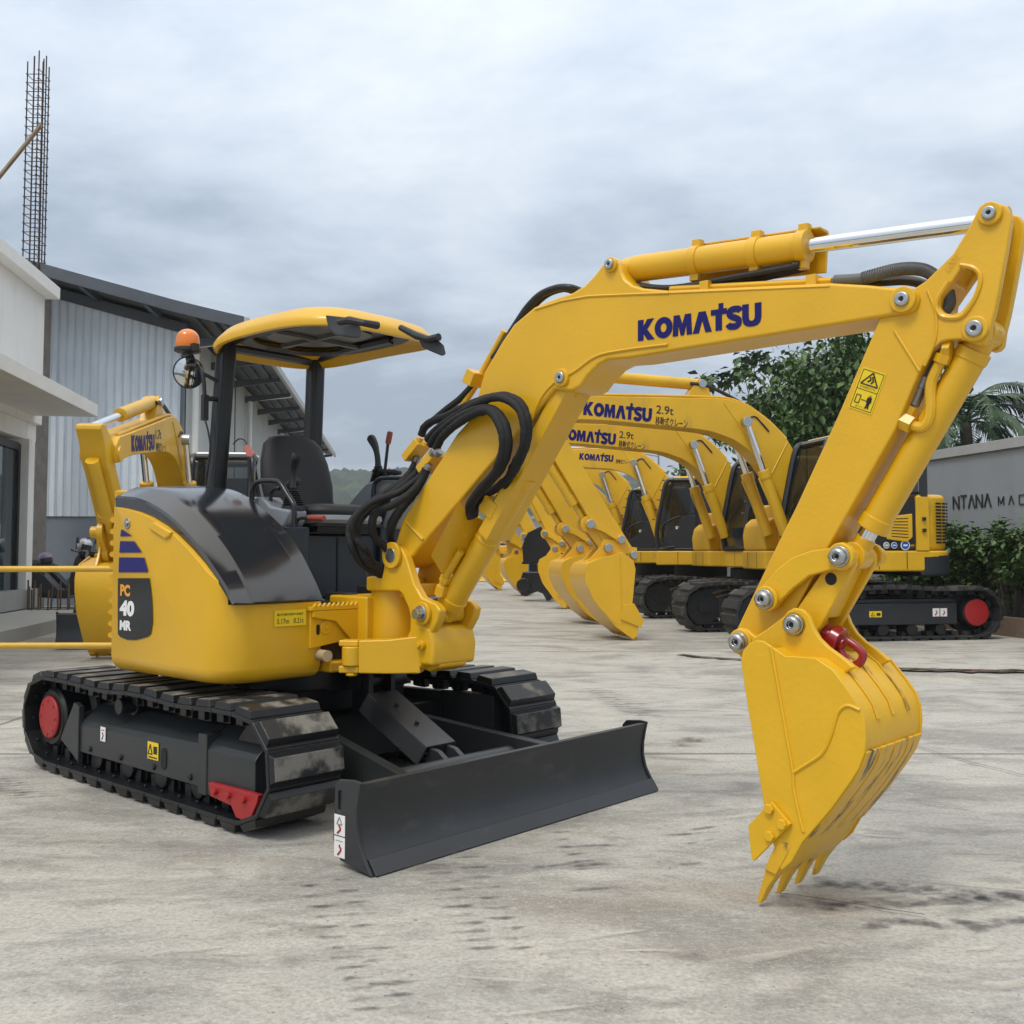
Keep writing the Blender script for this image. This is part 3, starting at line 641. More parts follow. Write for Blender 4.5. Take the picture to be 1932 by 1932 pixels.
# ---- canopy
RZ = 2.462
def roof_loop(hx, hy, z, n=72, cx=.055, cy=.085, p=3.6, slope=.0):
    out = []
    for i in range(n):
        t = 2*math.pi*i/n; c, s = math.cos(t), math.sin(t)
        x = hx*math.copysign(abs(c)**(2/p), c); y = hy*math.copysign(abs(s)**(2/p), s)
        out.append((cx+x, cy+y, z - slope*((x/.65)**2)*1.0))
    return out
mb = MB()
HX, HY = .630, .475
mb.loft([roof_loop(HX-.02, HY-.02, RZ-.026, slope=.03), roof_loop(HX, HY, RZ-.022, slope=.03), roof_loop(HX+.004, HY+.004, RZ+.006, slope=.03), roof_loop(HX-.012, HY-.012, RZ+.032, slope=.03),
         roof_loop(HX-.06, HY-.05, RZ+.075, slope=.03), roof_loop(HX-.14, HY-.12, RZ+.10, slope=.03), roof_loop(HX-.30, HY-.24, RZ+.115, slope=.02), roof_loop(.12, .08, RZ+.12)], cap=False)
n = 72; mb.add(roof_loop(.12, .08, RZ+.12), [tuple(range(n))])
mb.loft([roof_loop(HX-.02, HY-.02, RZ-.026, slope=.03), roof_loop(HX-.05, HY-.045, RZ+.02, slope=.03), roof_loop(HX-.14, HY-.11, RZ+.045, slope=.02), roof_loop(HX-.20, HY-.16, RZ+.04)], cap=False)
roof = mb.build('canopy_roof', YEL, hero, ang=50)
mb = MB()
mb.loft([roof_loop(HX-.15, HY-.09, RZ+.038, p=3), roof_loop(HX-.13, HY-.075, RZ+.012, p=3), roof_loop(HX-.18, HY-.12, RZ+.002, p=3), roof_loop(HX-.215, HY-.155, RZ+.02, p=3)], cap=False)
mb.add(roof_loop(HX-.21, HY-.15, RZ+.045, p=3), [tuple(range(72))])
mb.build('roof_liner', BLKP, roof)
mb = MB(); mb.add(roof_loop(.30, .24, RZ+.035, p=3, cx=.02), [tuple(range(72))]); mb.box(-.34, .50, .07, .10, RZ+.015, RZ+.05); mb.box(-.02, .01, -.26, .40, RZ+.012, RZ+.03); mb.build('liner_panel', mat('liner_grey', (.10, .10, .095), .5), roof)
posts = []
for (xb, yb, xt, yt) in ((-.555, -.235, -.475, -.215), (-.53, .455, -.49, .445)):
    mb = MB(); lo, hi = [], []
    for (z, cx, cy, l) in ((1.15, xb-.03, yb, lo), (RZ+.03, xt, yt, hi)):
        for i in range(16):
            t = 2*math.pi*(i+.5)/16; c, s = math.cos(t), math.sin(t)
            l.append((cx+.052*math.copysign(abs(c)**.5, c), cy+.048*math.copysign(abs(s)**.5, s), z))
    mb.loft([lo, hi]); mb.tube([(xb+.03, yb-.052, 1.15), (xt+.052, yt-.052, RZ)], .006, 6)
    posts.append(mb.build('canopy_post', POST, hero))
mb = MB(); mb.tube([(-.475, -.215, RZ+.02), (-.2, -.25, RZ+.03), (.3, -.25, RZ+.03)], .03, 8); mb.tube([(-.49, .445, RZ+.02), (-.2, .42, RZ+.03), (.3, .40, RZ+.03)], .03, 8); mb.tube([(-.48, -.21, RZ+.0), (-.49, .44, RZ+.0)], .03, 8); mb.build('roof_frame', POST, hero)
# beacon, its bracket and the round mirror on the near post
bx, bz = V(354, 661, .36); by = -.36
mb = MB(); mb.lathe([(.074, -.002), (.078, .0), (.078, .018), (.066, .022), (.05, -.03), (.03, -.05)][::-1] if False else [(.028, -.03), (.03, -.016), (.07, -.012), (.078, -.008), (.078, .012), (.066, .016)], (bx, by, bz), (0, 0, 1), 28); mb.box(bx+.06, bx+.10, by-.02, by+.02, bz-.02, bz+.03)
mb.cyl((bx+.01, by, bz-.05), (bx+.05, by, bz-.075), .022, n=12); bc = mb.build('beacon_base', BLKP, hero, bevel=.003)
mb = MB(); mb.lathe([(.066, .012), (.069, .02), (.068, .055)] + [(.066*math.cos(R(a)), .07+.058*math.sin(R(a))) for a in range(10, 91, 10)], (bx, by, bz), (0, 0, 1), 32); mb.build('beacon_lens', ORG, bc)
mb = MB(); P = [V3(*p, .34) for p in ((362, 672), (372, 690), (382, 702), (386, 745), (386, 790))]
mb.tube(crs(P, 4), .012, 8); mb.tube([V3(386, 752, .34), (-.49, -.235, V(386, 752, .34)[1]+.01)], .016, 8); mb.tube([V3(384, 705, .34), (-.49, -.235, 2.24)], .012, 8); mb.box(P[-1].x-.016, P[-1].x+.016, P[-1].y-.016, P[-1].y+.016, P[-1].z-.01, P[-1].z+.14)
mb.tube(crs([V3(*p, .30) for p in ((386, 790), (393, 815), (397, 850), (392, 885), (388, 915))], 4), .006, 6); br = mb.build('beacon_bracket', BLKP, hero)
mc = V3(356, 703, .36); nrm = Vector((.82, -.14, -.06)).normalized()
mb = MB(); mb.lathe([(.02, -.035), (.06, -.03), (.094, -.006), (.096, .0)], mc, nrm, 28); mb.tube(crs([V3(*p, .37) for p in ((346, 714), (346, 700), (356, 690), (372, 690))], 4), .011, 8); rm = mb.build('round_mirror', BLKP, hero)
mb = MB(); mb.lathe([(.088, .0), (.07, .006), (.03, .010), (.001, .011)], mc, nrm, 28); mb.build('mirror_glass', MIR, rm)
# the two flat mirrors at the front of the roof
MIRB = mat('mirror_back', (.045, .05, .056), .4)
def flat_mirror(pix, v, arm, vb):
    pts = [V3(*p, v) for p in pix]; c = sum(pts, Vector())/len(pts); n = Vector((.55, -.75, 0)); mb = MB()
    pl = pts
    mb.loft([[p for p in pl], [p + Vector((-.02, .012, .0)) for p in pl]]); o = mb.build('mirror', MIRB, hero, bevel=.006)
    mb = MB(); mb.tube([V3(a, b, w) for a, b, w in arm], [.016, .02, .017, .02][:len(arm)], 8); mb.build('mirror_arm', BLKP, o)
flat_mirror([(615, 594), (652, 598), (668, 603), (681, 617), (681, 634), (676, 637), (634, 632), (621, 621)], .37, [(640, 608, .40), (658, 604, .41), (685, 609, .38), (712, 614, .28)], .3)
flat_mirror([(792, 641), (822, 637), (838, 651), (842, 668), (836, 671), (812, 661), (798, 654)], .06, [(756, 618, .06), (785, 633, .07), (808, 640, .08), (828, 636, .08)], .06)
# ---- swing bracket
cb = lambda x, y: (612.6+.1534*x, 1040.8+.1534*y)
chk = [(760,20),(735,150),(700,330),(660,372),(600,374),(600,470),(630,484),(920,490),(960,530),(1030,690),(1055,800),(1052,960),(1010,1060),(900,1140),(860,1300),(880,1500),(1100,1490),(1190,1420),(1230,1260),(1215,1170),(1290,1060),(1400,850),(1430,720),(1370,640),(1200,560),(1110,400),(1010,80),(960,-30),(900,-70),(820,-70)]
def chk_poly(v): return [V(*cb(*p), v) for p in chk]
P13 = chk_poly(.14)
mb = MB(); mb.pxz(P13, -.145, -.095); sb = mb.build('swing_bracket', YEL, hero, bevel=.012, seg=3)
mb = MB(); mb.pxz(P13, .095, .145)
fx, fz = V(*cb(1220, 760), .145); hx_, hz_ = V(*cb(845, 45), .145)
x1, x2 = V(*cb(1160, 1300), .145)[0], V(*cb(1160, 700), .145)[0]
mb.pxz([(x1-.10, .69), (x1+.02, .665), (x1+.09, .69), (x1+.10, .80), (x1+.075, .875), (x1-.03, .90), (x1-.10, .86)], -.095, .095)    # front block
mb.cyl((.80, 0, .70), (.80, 0, 1.10), .125, n=36); mb.cyl((.80, 0, .68), (.80, 0, .73), .155, n=36); mb.cyl((.80, 0, 1.05), (.80, 0, 1.12), .15, n=36)
mb.box(.93, 1.02, -.095, .095, 1.02, 1.09); mb.pxz([(.80, .68), (x1, .68), (x1, .76), (.80, .74)], -.13, .13)
mb.build('bracket_core', YEL, sb, bevel=.012, seg=3)
mb = MB(); a, b = Vector((.80, -.37, 0)), Vector((1.14, -.14, 0)); d = (b-a).normalized(); nn = Vector((d.y, -d.x, 0))       # the arm out to the swing cylinder
secA = lambda p, z0, z1, w: [(p.x+nn.x*0, p.y+nn.y*0, z0), (p.x, p.y, z1), (p.x-nn.x*w, p.y-nn.y*w, z1), (p.x-nn.x*w, p.y-nn.y*w, z0)]
mb.loft([secA(a, .785, .815, .10), secA(a+d*.10, .785, .815, .10)]); mb.loft([secA(a, .655, .69, .10), secA(a+d*.10, .655, .69, .10)])
mb.loft([secA(a+d*.10, .655, .815, .10), secA(a.lerp(b, .6), .655, .82, .10), secA(b, .66, .84, .10)])
mb.cyl((.835, -.36+.045, .69), (.835, -.36+.045, .785), .048, n=20); mb.cyl((.835, -.315, .64), (.835, -.315, .655), .03, n=12)
mb.build('bracket_arm', YEL, sb, bevel=.010, seg=3)
mb = MB(); mb.pxz([(x1+.012, .70), (x1+.095, .70), (x1+.106, .80), (x1+.08, .885), (x1-.02, .905), (x1-.06, .85)], -.150, .150); fc = mb.build('bracket_front_cover', YEL, sb, bevel=.02, seg=3)
for y_ in (-.152, .152):
    mb = MB(); mb.cyl((x1+.03, y_, .80), (x1+.03, y_+(.02 if y_ > 0 else -.02), .80), .024, n=16); mb.cyl((x1+.03, y_, .80), (x1+.03, y_+(.035 if y_ > 0 else -.035), .80), .014, n=6); mb.build('cover_bolt', YEL, fc, bevel=.002)
def pin(par, x, z, v, r, ln, m=ZNC, boss=0, bl=.02, name='pin', washer=True):
    if boss:
        mb = MB(); mb.cyl((x, -v, z), (x, -v-bl, z), boss, n=30); mb.build('pin_boss', YEL, par, bevel=.005); v += bl
    mb = MB()
    if washer: mb.lathe([(r, 0), (r, ln*.75), (r*.82, ln), (r*.34, ln), (r*.30, ln*.55), (.0005, ln*.55)], (x, -v, z), (0, -1, 0), 26)
    else: mb.cyl((x, -v, z), (x, -v-ln, z), r, n=6)
    mb.build(name, m, par, bevel=.003)
pin(sb, hx_, hz_, .145, .034, .006, boss=.062, bl=.016, washer=False) if False else None
mb = MB(); mb.cyl((hx_, -.145, hz_), (hx_, -.165, hz_), .066, n=32); mb.build('pin_boss', YEL, sb, bevel=.005)
mb = MB(); mb.cyl((hx_, -.165, hz_), (hx_, -.169, hz_), .036, n=28); mb.build('pin', ZNC, sb, bevel=.002)
mb = MB(); mb.cyl((fx, -.145, fz), (fx, -.165, fz), .056, n=32); mb.build('pin_boss', YEL, sb, bevel=.005)
mb = MB(); mb.cyl((fx, -.165, fz), (fx, -.172, fz), .04, n=24); mb.cyl((fx, -.172, fz), (fx, -.205, fz), .027, n=6); mb.build('pin_bolt', ZNC, sb, bevel=.003)
# ---- boom
BW = .105
bt = [(728,1062),(727,1045),(735,1032),(747,1020),(757,983),(861,818),(889,787),(912,703),(945,646),(968,612),(1007,579),(1051,561),(1079,552),(1103,537),(1120,519),(1140,493),(1147,486),(1156,485),(1165,489),(1170,497),(1172,511),(1179,526),(1193,537),(1213,543),(1257,547),(1563,533),(1636,537),(1690,542),(1712,540),(1728,548),(1734,563),(1730,579),(1719,590),(1692,594),(1630,604),(1563,615),(1357,648),(1185,676),(1146,679),(1129,688),(1110,707),(1094,729),(1080,737),(1062,738),(1045,735),(857,958),(767,1062),(750,1072),(735,1070)]
bp = VV(bt, BW)
mb = MB(); mb.pxz(bp, -BW, BW); boom = mb.build('boom', YEL, hero, bevel=.014, seg=3, ang=30)
FBX, FBZ = V(740, 1047, .145)
mb = MB(); rib = [V3(*p, BW+.003) for p in ((767, 985), (798, 1018))]; mb.tube(rib, .008, 6)
mb.tube(crs([V3(*p, BW+.002) for p in ((1000, 800), (1018, 755), (1045, 722), (1085, 700), (1125, 672), (1180, 660), (1260, 650))], 4), .006, 6)
mb.tube([V3(*p, BW) for p in ((1010, 584), (1060, 568), (1110, 559), (1200, 555), (1262, 553))], .006, 6); mb.tube([V3(*p, BW) for p in ((1262, 553), (1565, 540))], .004, 6)
mb.build_split('boom_weld', YEL, boom)
def lug(name, px, v, rad, wd, par=None, y0=None): pass
def bolt(par, px, v, r, boss, nm='pin', ln=.012, bl=.015, m=ZNC):
    x, z = V(*px, v)
    mb = MB(); mb.cyl((x, -v+.01, z), (x, -v-bl, z), boss, n=32); mb.build('pin_boss', YEL, par, bevel=.005)
    mb = MB(); mb.lathe([(r, 0), (r, ln*.7), (r*.85, ln), (r*.36, ln), (r*.30, ln*.5), (.0005, ln*.5)], (x, -v-bl, z), (0, -1, 0), 28); mb.build(nm, m, par, bevel=.002)
    mb = MB(); mb.lathe([(r*.30, 0), (.0005, .0002)], (x, -v-bl-ln*.5-.0006, z), (0, -1, 0), 12); mb.build('pin_socket', DKBL, par, smooth=False)
    return x, z
bolt(boom, (1154, 500), BW, .022, .032)
bolt(boom, (1061, 713), BW, .025, .040)
bolt(boom, (1705, 566), BW, .025, .045)
bl_, br_, tl_ = V3(1204, 644, BW), V3(1437, 613, BW), V3(1204, 606, BW)
logo('boom_logo', 'KOMATSU', bl_, br_-bl_, (tl_-bl_)/.92, BLUE, boom, (0, -.0025, 0))
# boom cylinder in front of the boom, with its long guard and the bent plate
cx0, cz0 = V(815, 1160, .02); A = Vector((V(841, 1157, .0)[0], 0, V(841, 1157, .0)[1]))
B = Vector((V(1061, 713, BW)[0], 0, V(1061, 713, BW)[1])); d = (B-A).normalized(); nperp = Vector((d.z, 0, -d.x)); ln = (B-A).length
mb = MB(); mb.cyl(A-d*.02, A+d*.10, .05, n=20); mb.cyl(A+d*.06, A+d*ln*.60, .062, n=28); mb.cyl(A+d*ln*.585, A+d*ln*.62, .068, n=28); mb.cyl(A+d*.05, A+d*.10, .068, n=28); mb.cyl(A+Vector((0, -.09, 0)), A+Vector((0, .09, 0)), .045, n=20)
mb.cyl(A+d*ln*.335, A+d*ln*.35, .066, n=28)
bcy = mb.build('boom_cylinder', YEL, hero, bevel=.005)
mb = MB(); mb.cyl(A+d*ln*.6, A+d*ln*.96, .034, n=24); mb.build('cylinder_rod', CHR, bcy)
mb = MB(); mb.cyl(A+d*ln*.955, A+d*(ln+.02), .05, n=20); mb.build('rod_eye', YEL, bcy, bevel=.004)
mb = MB()                                                  # long channel over the rod on the front
g0, g1 = A+d*ln*.37+nperp*.060, A+d*ln*1.0+nperp*.042
gs = lambda p: [p+Vector((0, -.085, 0))-nperp*.07, p+Vector((0, -.085, 0)), p+Vector((0, .085, 0)), p+Vector((0, .085, 0))-nperp*.07, p+Vector((0, .078, 0))-nperp*.07, p+Vector((0, .078, 0))-nperp*.008, p+Vector((0, -.078, 0))-nperp*.008, p+Vector((0, -.078, 0))-nperp*.07]
mb.loft([gs(g0), gs(g1)]); mb.build('rod_guard', YEL, bcy, bevel=.006)
mb = MB()                                                  # bent hose guard at the lower end
c2p = lambda x, y: (645.5+.1875*x, 691.7+.1875*y)
p1, p2, p3, p4 = [c2p(*p) for p in ((1180, 1345), (1270, 1470), (1450, 1555), (1290, 1990))]
top = [V3(*c2p(1180, 1345), .20), V3(*c2p(1262, 1468), .10), V3(*c2p(1448, 1555), -.02)]
bot = [V3(*c2p(895, 1905), .20), V3(*c2p(1000, 2070), .10), V3(*c2p(1262, 2090), -.02)]
th = Vector((-.012, .012, -.006)); mb.loft([[top[0], top[1], top[2], top[2]+th, top[1]+th, top[0]+th], [bot[0], bot[1], bot[2], bot[2]+th, bot[1]+th, bot[0]+th]]); pg = mb.build('hose_guard', YEL, bcy, bevel=.003)
mb = MB()
nrm_ = (top[2]-top[1]).cross(bot[1]-top[1]).normalized()
if nrm_.y > 0: nrm_ = -nrm_
for (cxp, cyp, rr) in ((1245, 1700, .012), (1245, 1802, .016), (1310, 1762, .016), (1175, 1840, .012)):
    r_ = ray(*c2p(cxp, cyp)); o_ = Vector((HF._l(0, 0)[0], HF._l(0, 0)[1], EYE)); dd = Vector((*HF._l(r_[0], r_[1], False), r_[2])); t = (top[1]-o_).dot(nrm_)/dd.dot(nrm_); p = o_+dd*t
    mb.cyl(p, p+nrm_*.012, rr, n=6)
mb.build_split('guard_bolt', YEL, pg, bevel=.003)
mb = MB(); f0 = A+d*.09+Vector((0, -.07, 0)); mb.tube(crs([f0+nperp*-.03, f0+d*.06+nperp*-.05, f0+d*.12+nperp*-.055, f0+d*.26+nperp*-.05], 4), .02, 10); mb.cyl(f0+d*.0+nperp*-.03, f0+d*.05+nperp*-.045, .032, n=6); mb.cyl(f0+d*.07+nperp*-.05, f0+d*.10+nperp*-.052, .03, n=6); mb.build('cylinder_fitting', YEL, bcy, bevel=.003)
# ---- arm cylinder on top of the boom
A = Vector((V(1154, 500, BW)[0], 0, V(1154, 500, BW)[1])); B = Vector((V(1869, 404, .09)[0], 0, V(1869, 404, .09)[1])); d = (B-A).normalized(); ln = (B-A).length; up = Vector((-d.z, 0, d.x))
tb = (Vector((V(1527, 454, .0)[0], 0, V(1527, 454, .0)[1]))-A).dot(d)
mb = MB(); mb.cyl(A+d*.05, A+d*tb, .056, n=32); mb.cyl(A, A+d*.07, .05, n=24)
for t in (.42, .74, .975): mb.cyl(A+d*(tb*t-.02), A+d*(tb*t+.02), .062, n=32); mb.box(-.02, .02, -.018, .018, .055, .085, Matrix.Translation(A+d*tb*t) @ Matrix.Rotation(-math.atan2(d.z, d.x), 4, 'Y')); mb.box(-.02, .02, -.02, .02, -.085, -.05, Matrix.Translation(A+d*tb*t) @ Matrix.Rotation(-math.atan2(d.z, d.x), 4, 'Y'))
ac = mb.build('arm_cylinder', YEL, hero, bevel=.004)
mb = MB(); mb.cyl(A+d*(tb-.01), B-d*.02, .0285, n=28); mb.build('cylinder_rod', CHR, ac)
mb = MB(); mb.cyl(B-d*.05, B+d*.03, .045, n=20); mb.build('rod_eye', YEL, ac, bevel=.004)
mb = MB(); mb.loft([[A+d*s+Vector((0, y, 0))+up*z for y, z in ((.02, .075), (.09, .075), (.10, .066), (.10, -.085), (.085, -.085), (.085, .062), (.02, .066))] for s in (tb*.38, tb*1.035)]); mb.build('cylinder_guard', YEL, ac, bevel=.003)
mb = MB()
for vv, dz in ((.02, -.09), (-.03, -.10)):
    mb.tube(crs([A+d*.04+up*(-.07)+Vector((0, -vv, 0)), A+d*.25+up*(-.105)+Vector((0, -vv, 0)), A+d*.55+up*(dz)+Vector((0, -vv, 0)), A+d*.80+up*(-.075)+Vector((0, -vv, 0)), A+d*(tb-.05)+up*(-.07)+Vector((0, -vv, 0))], 5), .014, 8)
mb.build_split('cylinder_hose', RUB, ac)
mb = MB(); t0 = Vector((V(1265, 546, .03)[0], -.03, V(1265, 546, .03)[1])); t1 = Vector((V(1570, 530, .03)[0], -.03, V(1570, 530, .03)[1])); mb.tube([t0, t1], .014, 8); mb.tube([t0+Vector((0, .05, 0)), t1+Vector((0, .05, 0))], .014, 8)
for t in (.25, .9): p = t0.lerp(t1, t); mb.box(p.x-.02, p.x+.02, p.y-.03, p.y+.08, p.z-.02, p.z+.022)
mb.build('boom_pipe', YEL, boom, bevel=.003)
mb = MB(); mb.tube(crs([V3(*p, .04) for p in ((1575, 529), (1630, 525), (1690, 509), (1735, 508), (1762, 520), (1785, 545), (1790, 575), (1776, 590))], 6), .020, 10); o = mb.build('spiral_hose', mat('spiral_guard', (.12, .12, .118), .45, bump=1.0, bscale=8), hero)
mb = MB(); P = crs([V3(*p, .04) for p in ((1628, 525), (1690, 509), (1735, 508), (1762, 520), (1785, 545), (1790, 575), (1776, 590))], 14)
for i in range(len(P)-1): mb.cyl(P[i].lerp(P[i+1], .2), P[i].lerp(P[i+1], .6), .0235, n=10)
mb.build('hose_coil', bpy.data.materials['spiral_guard'], o)
mb = MB(); mb.tube(crs([V3(*p, -.02) for p in ((1600, 530), (1660, 531), (1710, 529), (1745, 538), (1775, 560))], 5), .018, 8); mb.build('arm_hose', RUB, hero)
# ---- arm
AW = .088
ar = [(1842,400),(1848,388),(1860,381),(1880,381),(1898,388),(1906,402),(1907,418),(1899,470),(1889,524),(1878,580),(1870,612),(1866,640),(1858,650),(1846,652),(1832,646),(1811,640),(1790,641),(1774,646),(1757,661),(1742,688),(1731,710),(1688,811),(1568,1023),(1480,1190),(1420,1250),(1400,1236),(1381,1225),(1380,1205),(1393,1180),(1469,1021),(1502,955),(1580,785),(1652,618),(1662,590),(1700,560),(1747,529),(1797,479),(1825,434)]
hole = [(1815,504),(1832,506),(1842,514),(1845,526),(1836,557),(1814,587),(1797,593),(1781,590),(1772,579),(1775,562)]
ap_ = VV(ar, AW); hp_ = VV(hole, AW)
ml = MB(); ml.pxz(ap_, -AW, AW); hl = MB(); hl.pxz(hp_, -.3, .3)
# the top of the arm is two ear plates: cut the slot between them
sl_ = MB(); sl_.pxz(VV([(1792, 520), (1815, 470), (1850, 360), (1930, 370), (1920, 480), (1884, 670), (1820, 668), (1806, 600)], AW), -.052, .052)
arm = solid_minus(solid_minus(ml, hl), sl_).build('arm', YEL, hero, bevel=.012, seg=3, ang=30)
mb = MB(); mb.tube(crs([V3(*p, AW+.002) for p in ((1812, 500), (1838, 506), (1850, 524), (1840, 560), (1817, 594), (1797, 600), (1776, 596), (1766, 580), (1770, 562), (1790, 530))], 4), .008, 6)
mb.tube(crs([V3(*p, AW+.001) for p in ((1750, 548), (1765, 590), (1764, 640), (1744, 690))], 4), .006, 6); mb.tube([V3(*p, AW+.001) for p in ((1688, 625), (1735, 700))], .006, 6)
mb.build_split('arm_weld', YEL, arm)
mb = MB(); text_into(mb, 'L001', V3(1790, 514, AW+.001), (V3(1808, 490, AW)-V3(1790, 514, AW)).normalized(), (V3(1783, 506, AW)-V3(1790, 514, AW)).normalized(), (0, -.002, 0), h=.022); mb.build('cast_mark', YEL2, arm, smooth=False)
bolt(arm, (1869, 404), AW, .022, .038); bolt(arm, (1841, 621), AW, .027, .042)
sk = [V3(*p, AW) for p in ((1601, 768), (1644, 783), (1672, 706), (1629, 692))]
mb = MB(); o_, ux, uz = sk[0], sk[1]-sk[0], sk[3]-sk[0]; quad_sheet(mb, o_, ux, uz, (0, -.0025, 0)); st = mb.build('warning_sticker', STY, arm, smooth=False)
mb = MB(); SP = lambda a, b: o_ + ux*a + uz*b + Vector((0, -.0032, 0))
for a, b in (((.06, .04), (.94, .04)), ((.94, .04), (.94, .96)), ((.94, .96), (.06, .96)), ((.06, .96), (.06, .04)), ((.06, .5), (.94, .5))): mb.tube([SP(*a), SP(*b)], .0011, 4)
for a, b in (((.14, .63), (.86, .63)), ((.86, .63), (.5, .93)), ((.5, .93), (.14, .63))): mb.tube([SP(*a), SP(*b)], .0026, 5)
for a, b in (((.16, .17), (.16, .36)), ((.16, .36), (.34, .36)), ((.34, .36), (.34, .17)), ((.34, .17), (.16, .17)), ((.40, .27), (.58, .27))): mb.tube([SP(*a), SP(*b)], .0016, 5)
for a, b, r in (((.72, .40), (.72, .405), .006), ((.72, .22), (.72, .37), .0055), ((.68, .10), (.70, .24), .0028), ((.77, .10), (.75, .24), .0028), ((.63, .24), (.65, .36), .002), ((.81, .24), (.79, .36), .002)): mb.tube([SP(*a), SP(*b)], r, 6)
mb.tube([SP(.4, .7), SP(.5, .76), SP(.45, .82)], .003, 5); mb.tube([SP(.55, .68), SP(.62, .74), SP(.53, .84)], .003, 5)
text_into(mb, 'はね飛ばされ', SP(.16, .535), ux.normalized(), uz.normalized(), (0, 0, 0), h=.008, w=ux.length*.66); text_into(mb, '近づくな', SP(.25, .07), ux.normalized(), uz.normalized(), (0, 0, 0), h=.008, w=ux.length*.45)
mb.build('pictogram', INK, st, smooth=False)
# ---- bucket cylinder along the front of the arm
A = Vector((V(1841, 621, AW)[0], 0, V(1841, 621, AW)[1])); L4 = V(1584, 1049, .135); B = Vector((L4[0], 0, L4[1])); d = (B-A).normalized(); ln = (B-A).length; fw = Vector((-d.z, 0, d.x))
if fw.x < 0: fw = -fw
tb = (Vector((V(1641, 996, 0)[0], 0, V(1641, 996, 0)[1]))-A).dot(d)
mb = MB(); mb.cyl(A+d*.06, A+d*tb, .053, n=32); mb.cyl(A-d*.03, A+d*.07, .048, n=20); mb.cyl(A+d*(tb-.05), A+d*tb, .058, n=32); mb.cyl(A+d*.06, A+d*.10, .057, n=32); mb.cyl(A+Vector((0, -.05, 0)), A+Vector((0, .05, 0)), .05, n=24)
kc = mb.build('bucket_cylinder', YEL, hero, bevel=.004)
mb = MB(); mb.cyl(A+d*(tb-.01), B-d*.04, .029, n=24); mb.build('cylinder_rod', CHR, kc)
mb = MB(); mb.cyl(B+Vector((0, -.045, 0)), B+Vector((0, .045, 0)), .05, n=24); mb.cyl(B-d*.075, B, .036, n=20); mb.build('rod_eye', YEL, kc, bevel=.004)
ca = lambda x, y: (1449.2+.341*x, 592.9+.341*y)
mb = MB(); mb.tube(crs([V3(*ca(*p), .055) for p in ((985, 200), (965, 245), (935, 300), (905, 370), (898, 440), (900, 520), (885, 590), (850, 625), (800, 615))], 5), .0185, 10)
for p, q, r in (((1015, 195), (975, 195), .030), ((975, 225), (955, 270), .028), ((800, 615), (735, 585), .032)): mb.cyl(V3(*ca(*p), .055), V3(*ca(*q), .055), r, n=6)
mb.build('cylinder_pipe', YEL, kc, bevel=.003)
mb = MB(); mb.tube([V3(*ca(*p), .04) for p in ((770, 570), (800, 510))], .024, 8); mb.build('pipe_fitting', YEL, kc)
mb = MB(); mb.cyl(V3(*ca(805, 505), .03), V3(*ca(850, 400), .03), .019, n=12); mb.cyl(V3(*ca(845, 410), .03), V3(*ca(875, 345), .03), .0225, n=12); mb.build('hose_fitting', FIT, kc, bevel=.003)
mb = MB(); P = crs([V3(*ca(*p), .025) for p in ((875, 345), (905, 280), (930, 220), (960, 170), (985, 110), (960, 20))], 8)
for i in range(len(P)-1):
    for u in (.0, .34, .67): mb.cyl(P[i].lerp(P[i+1], u), P[i].lerp(P[i+1], u+.2), .018, n=8)
mb.tube(P, .013, 8); mb.build('bucket_hose', bpy.data.materials['spiral_guard'], kc)
# ---- links, bucket, hook
cd = lambda x, y: (1317.4+.4091*x, 955.2+.4091*y)
def plates(name, poly, v, ys, par=hero, holes=None, m=YEL2):
    P = [V(*cd(*p), v) for p in poly]; mb = MB()
    for a, b in ys: mb.pxz(P, a, b)
    return mb.build_split(name, m, par, bevel=.007, seg=2)[0]
side = plates('side_link', [(258,455),(255,410),(268,388),(300,360),(360,290),(430,235),(520,203),(610,190),(630,172),(660,165),(695,180),(718,210),(718,250),(690,285),(600,297),(510,322),(435,380),(385,430),(355,470),(310,485),(275,475)], .135, [(-.135, -.105), (.105, .135)])
rod = plates('bucket_link', [(660,178),(700,190),(722,225),(722,270),(690,330),(560,560),(520,600),(460,600),(410,565),(405,530),(440,490),(590,270),(620,210)], .10, [(-.098, -.066), (.066, .098)])
mb = MB(); x, z = V(*cd(612, 335), .0985); mb.cyl((x, -.0985, z), (x, -.0993, z), .022, n=20); mb.build('link_hole', DKBL, rod, smooth=False)
mb = MB(); P = [V(*cd(*p), .10) for p in ((640, 250), (690, 250), (560, 520), (500, 520))]; mb.pxz(P, -.066, .066); mb.build('link_web', YEL2, rod, bevel=.004)
def nut(par, pxl, v, r=.046, hexa=False):
    x, z = V(*pxl, v)
    mb = MB(); mb.cyl((x, -v+.02, z), (x, -v, z), r*1.30, n=30); mb.build('pin_boss', YEL2, par, bevel=.005)
    mb = MB(); mb.cyl((x, -v, z), (x, -v-.012, z), r, n=30)
    mb.lathe([(r*.86, .012), (r*.86, .028), (r*.66, .036), (r*.36, .036), (r*.30, .024), (.0005, .024)], (x, -v, z), (0, -1, 0), 8 if hexa else 28); mb.build('pin_nut', ZNC, par, bevel=.003, ang=50)
    mb = MB(); mb.cyl((x, -v-.0241, z), (x, -v-.0245, z), r*.28, n=14); mb.build('pin_socket', DKBL, par, smooth=False)
    mb = MB(); mb.cyl((x, -v+.02, z), (x, v-.0, z), r*.6, n=20); mb.cyl((x, v, z), (x, v+.02, z), r*.9, n=20); mb.build('link_pin', YEL2, par)
nut(side, cd(652, 232), .155, .037, True); nut(side, cd(308, 428), .155, .036, True); nut(rod, cd(443, 545), .165, .037)
BV = .25
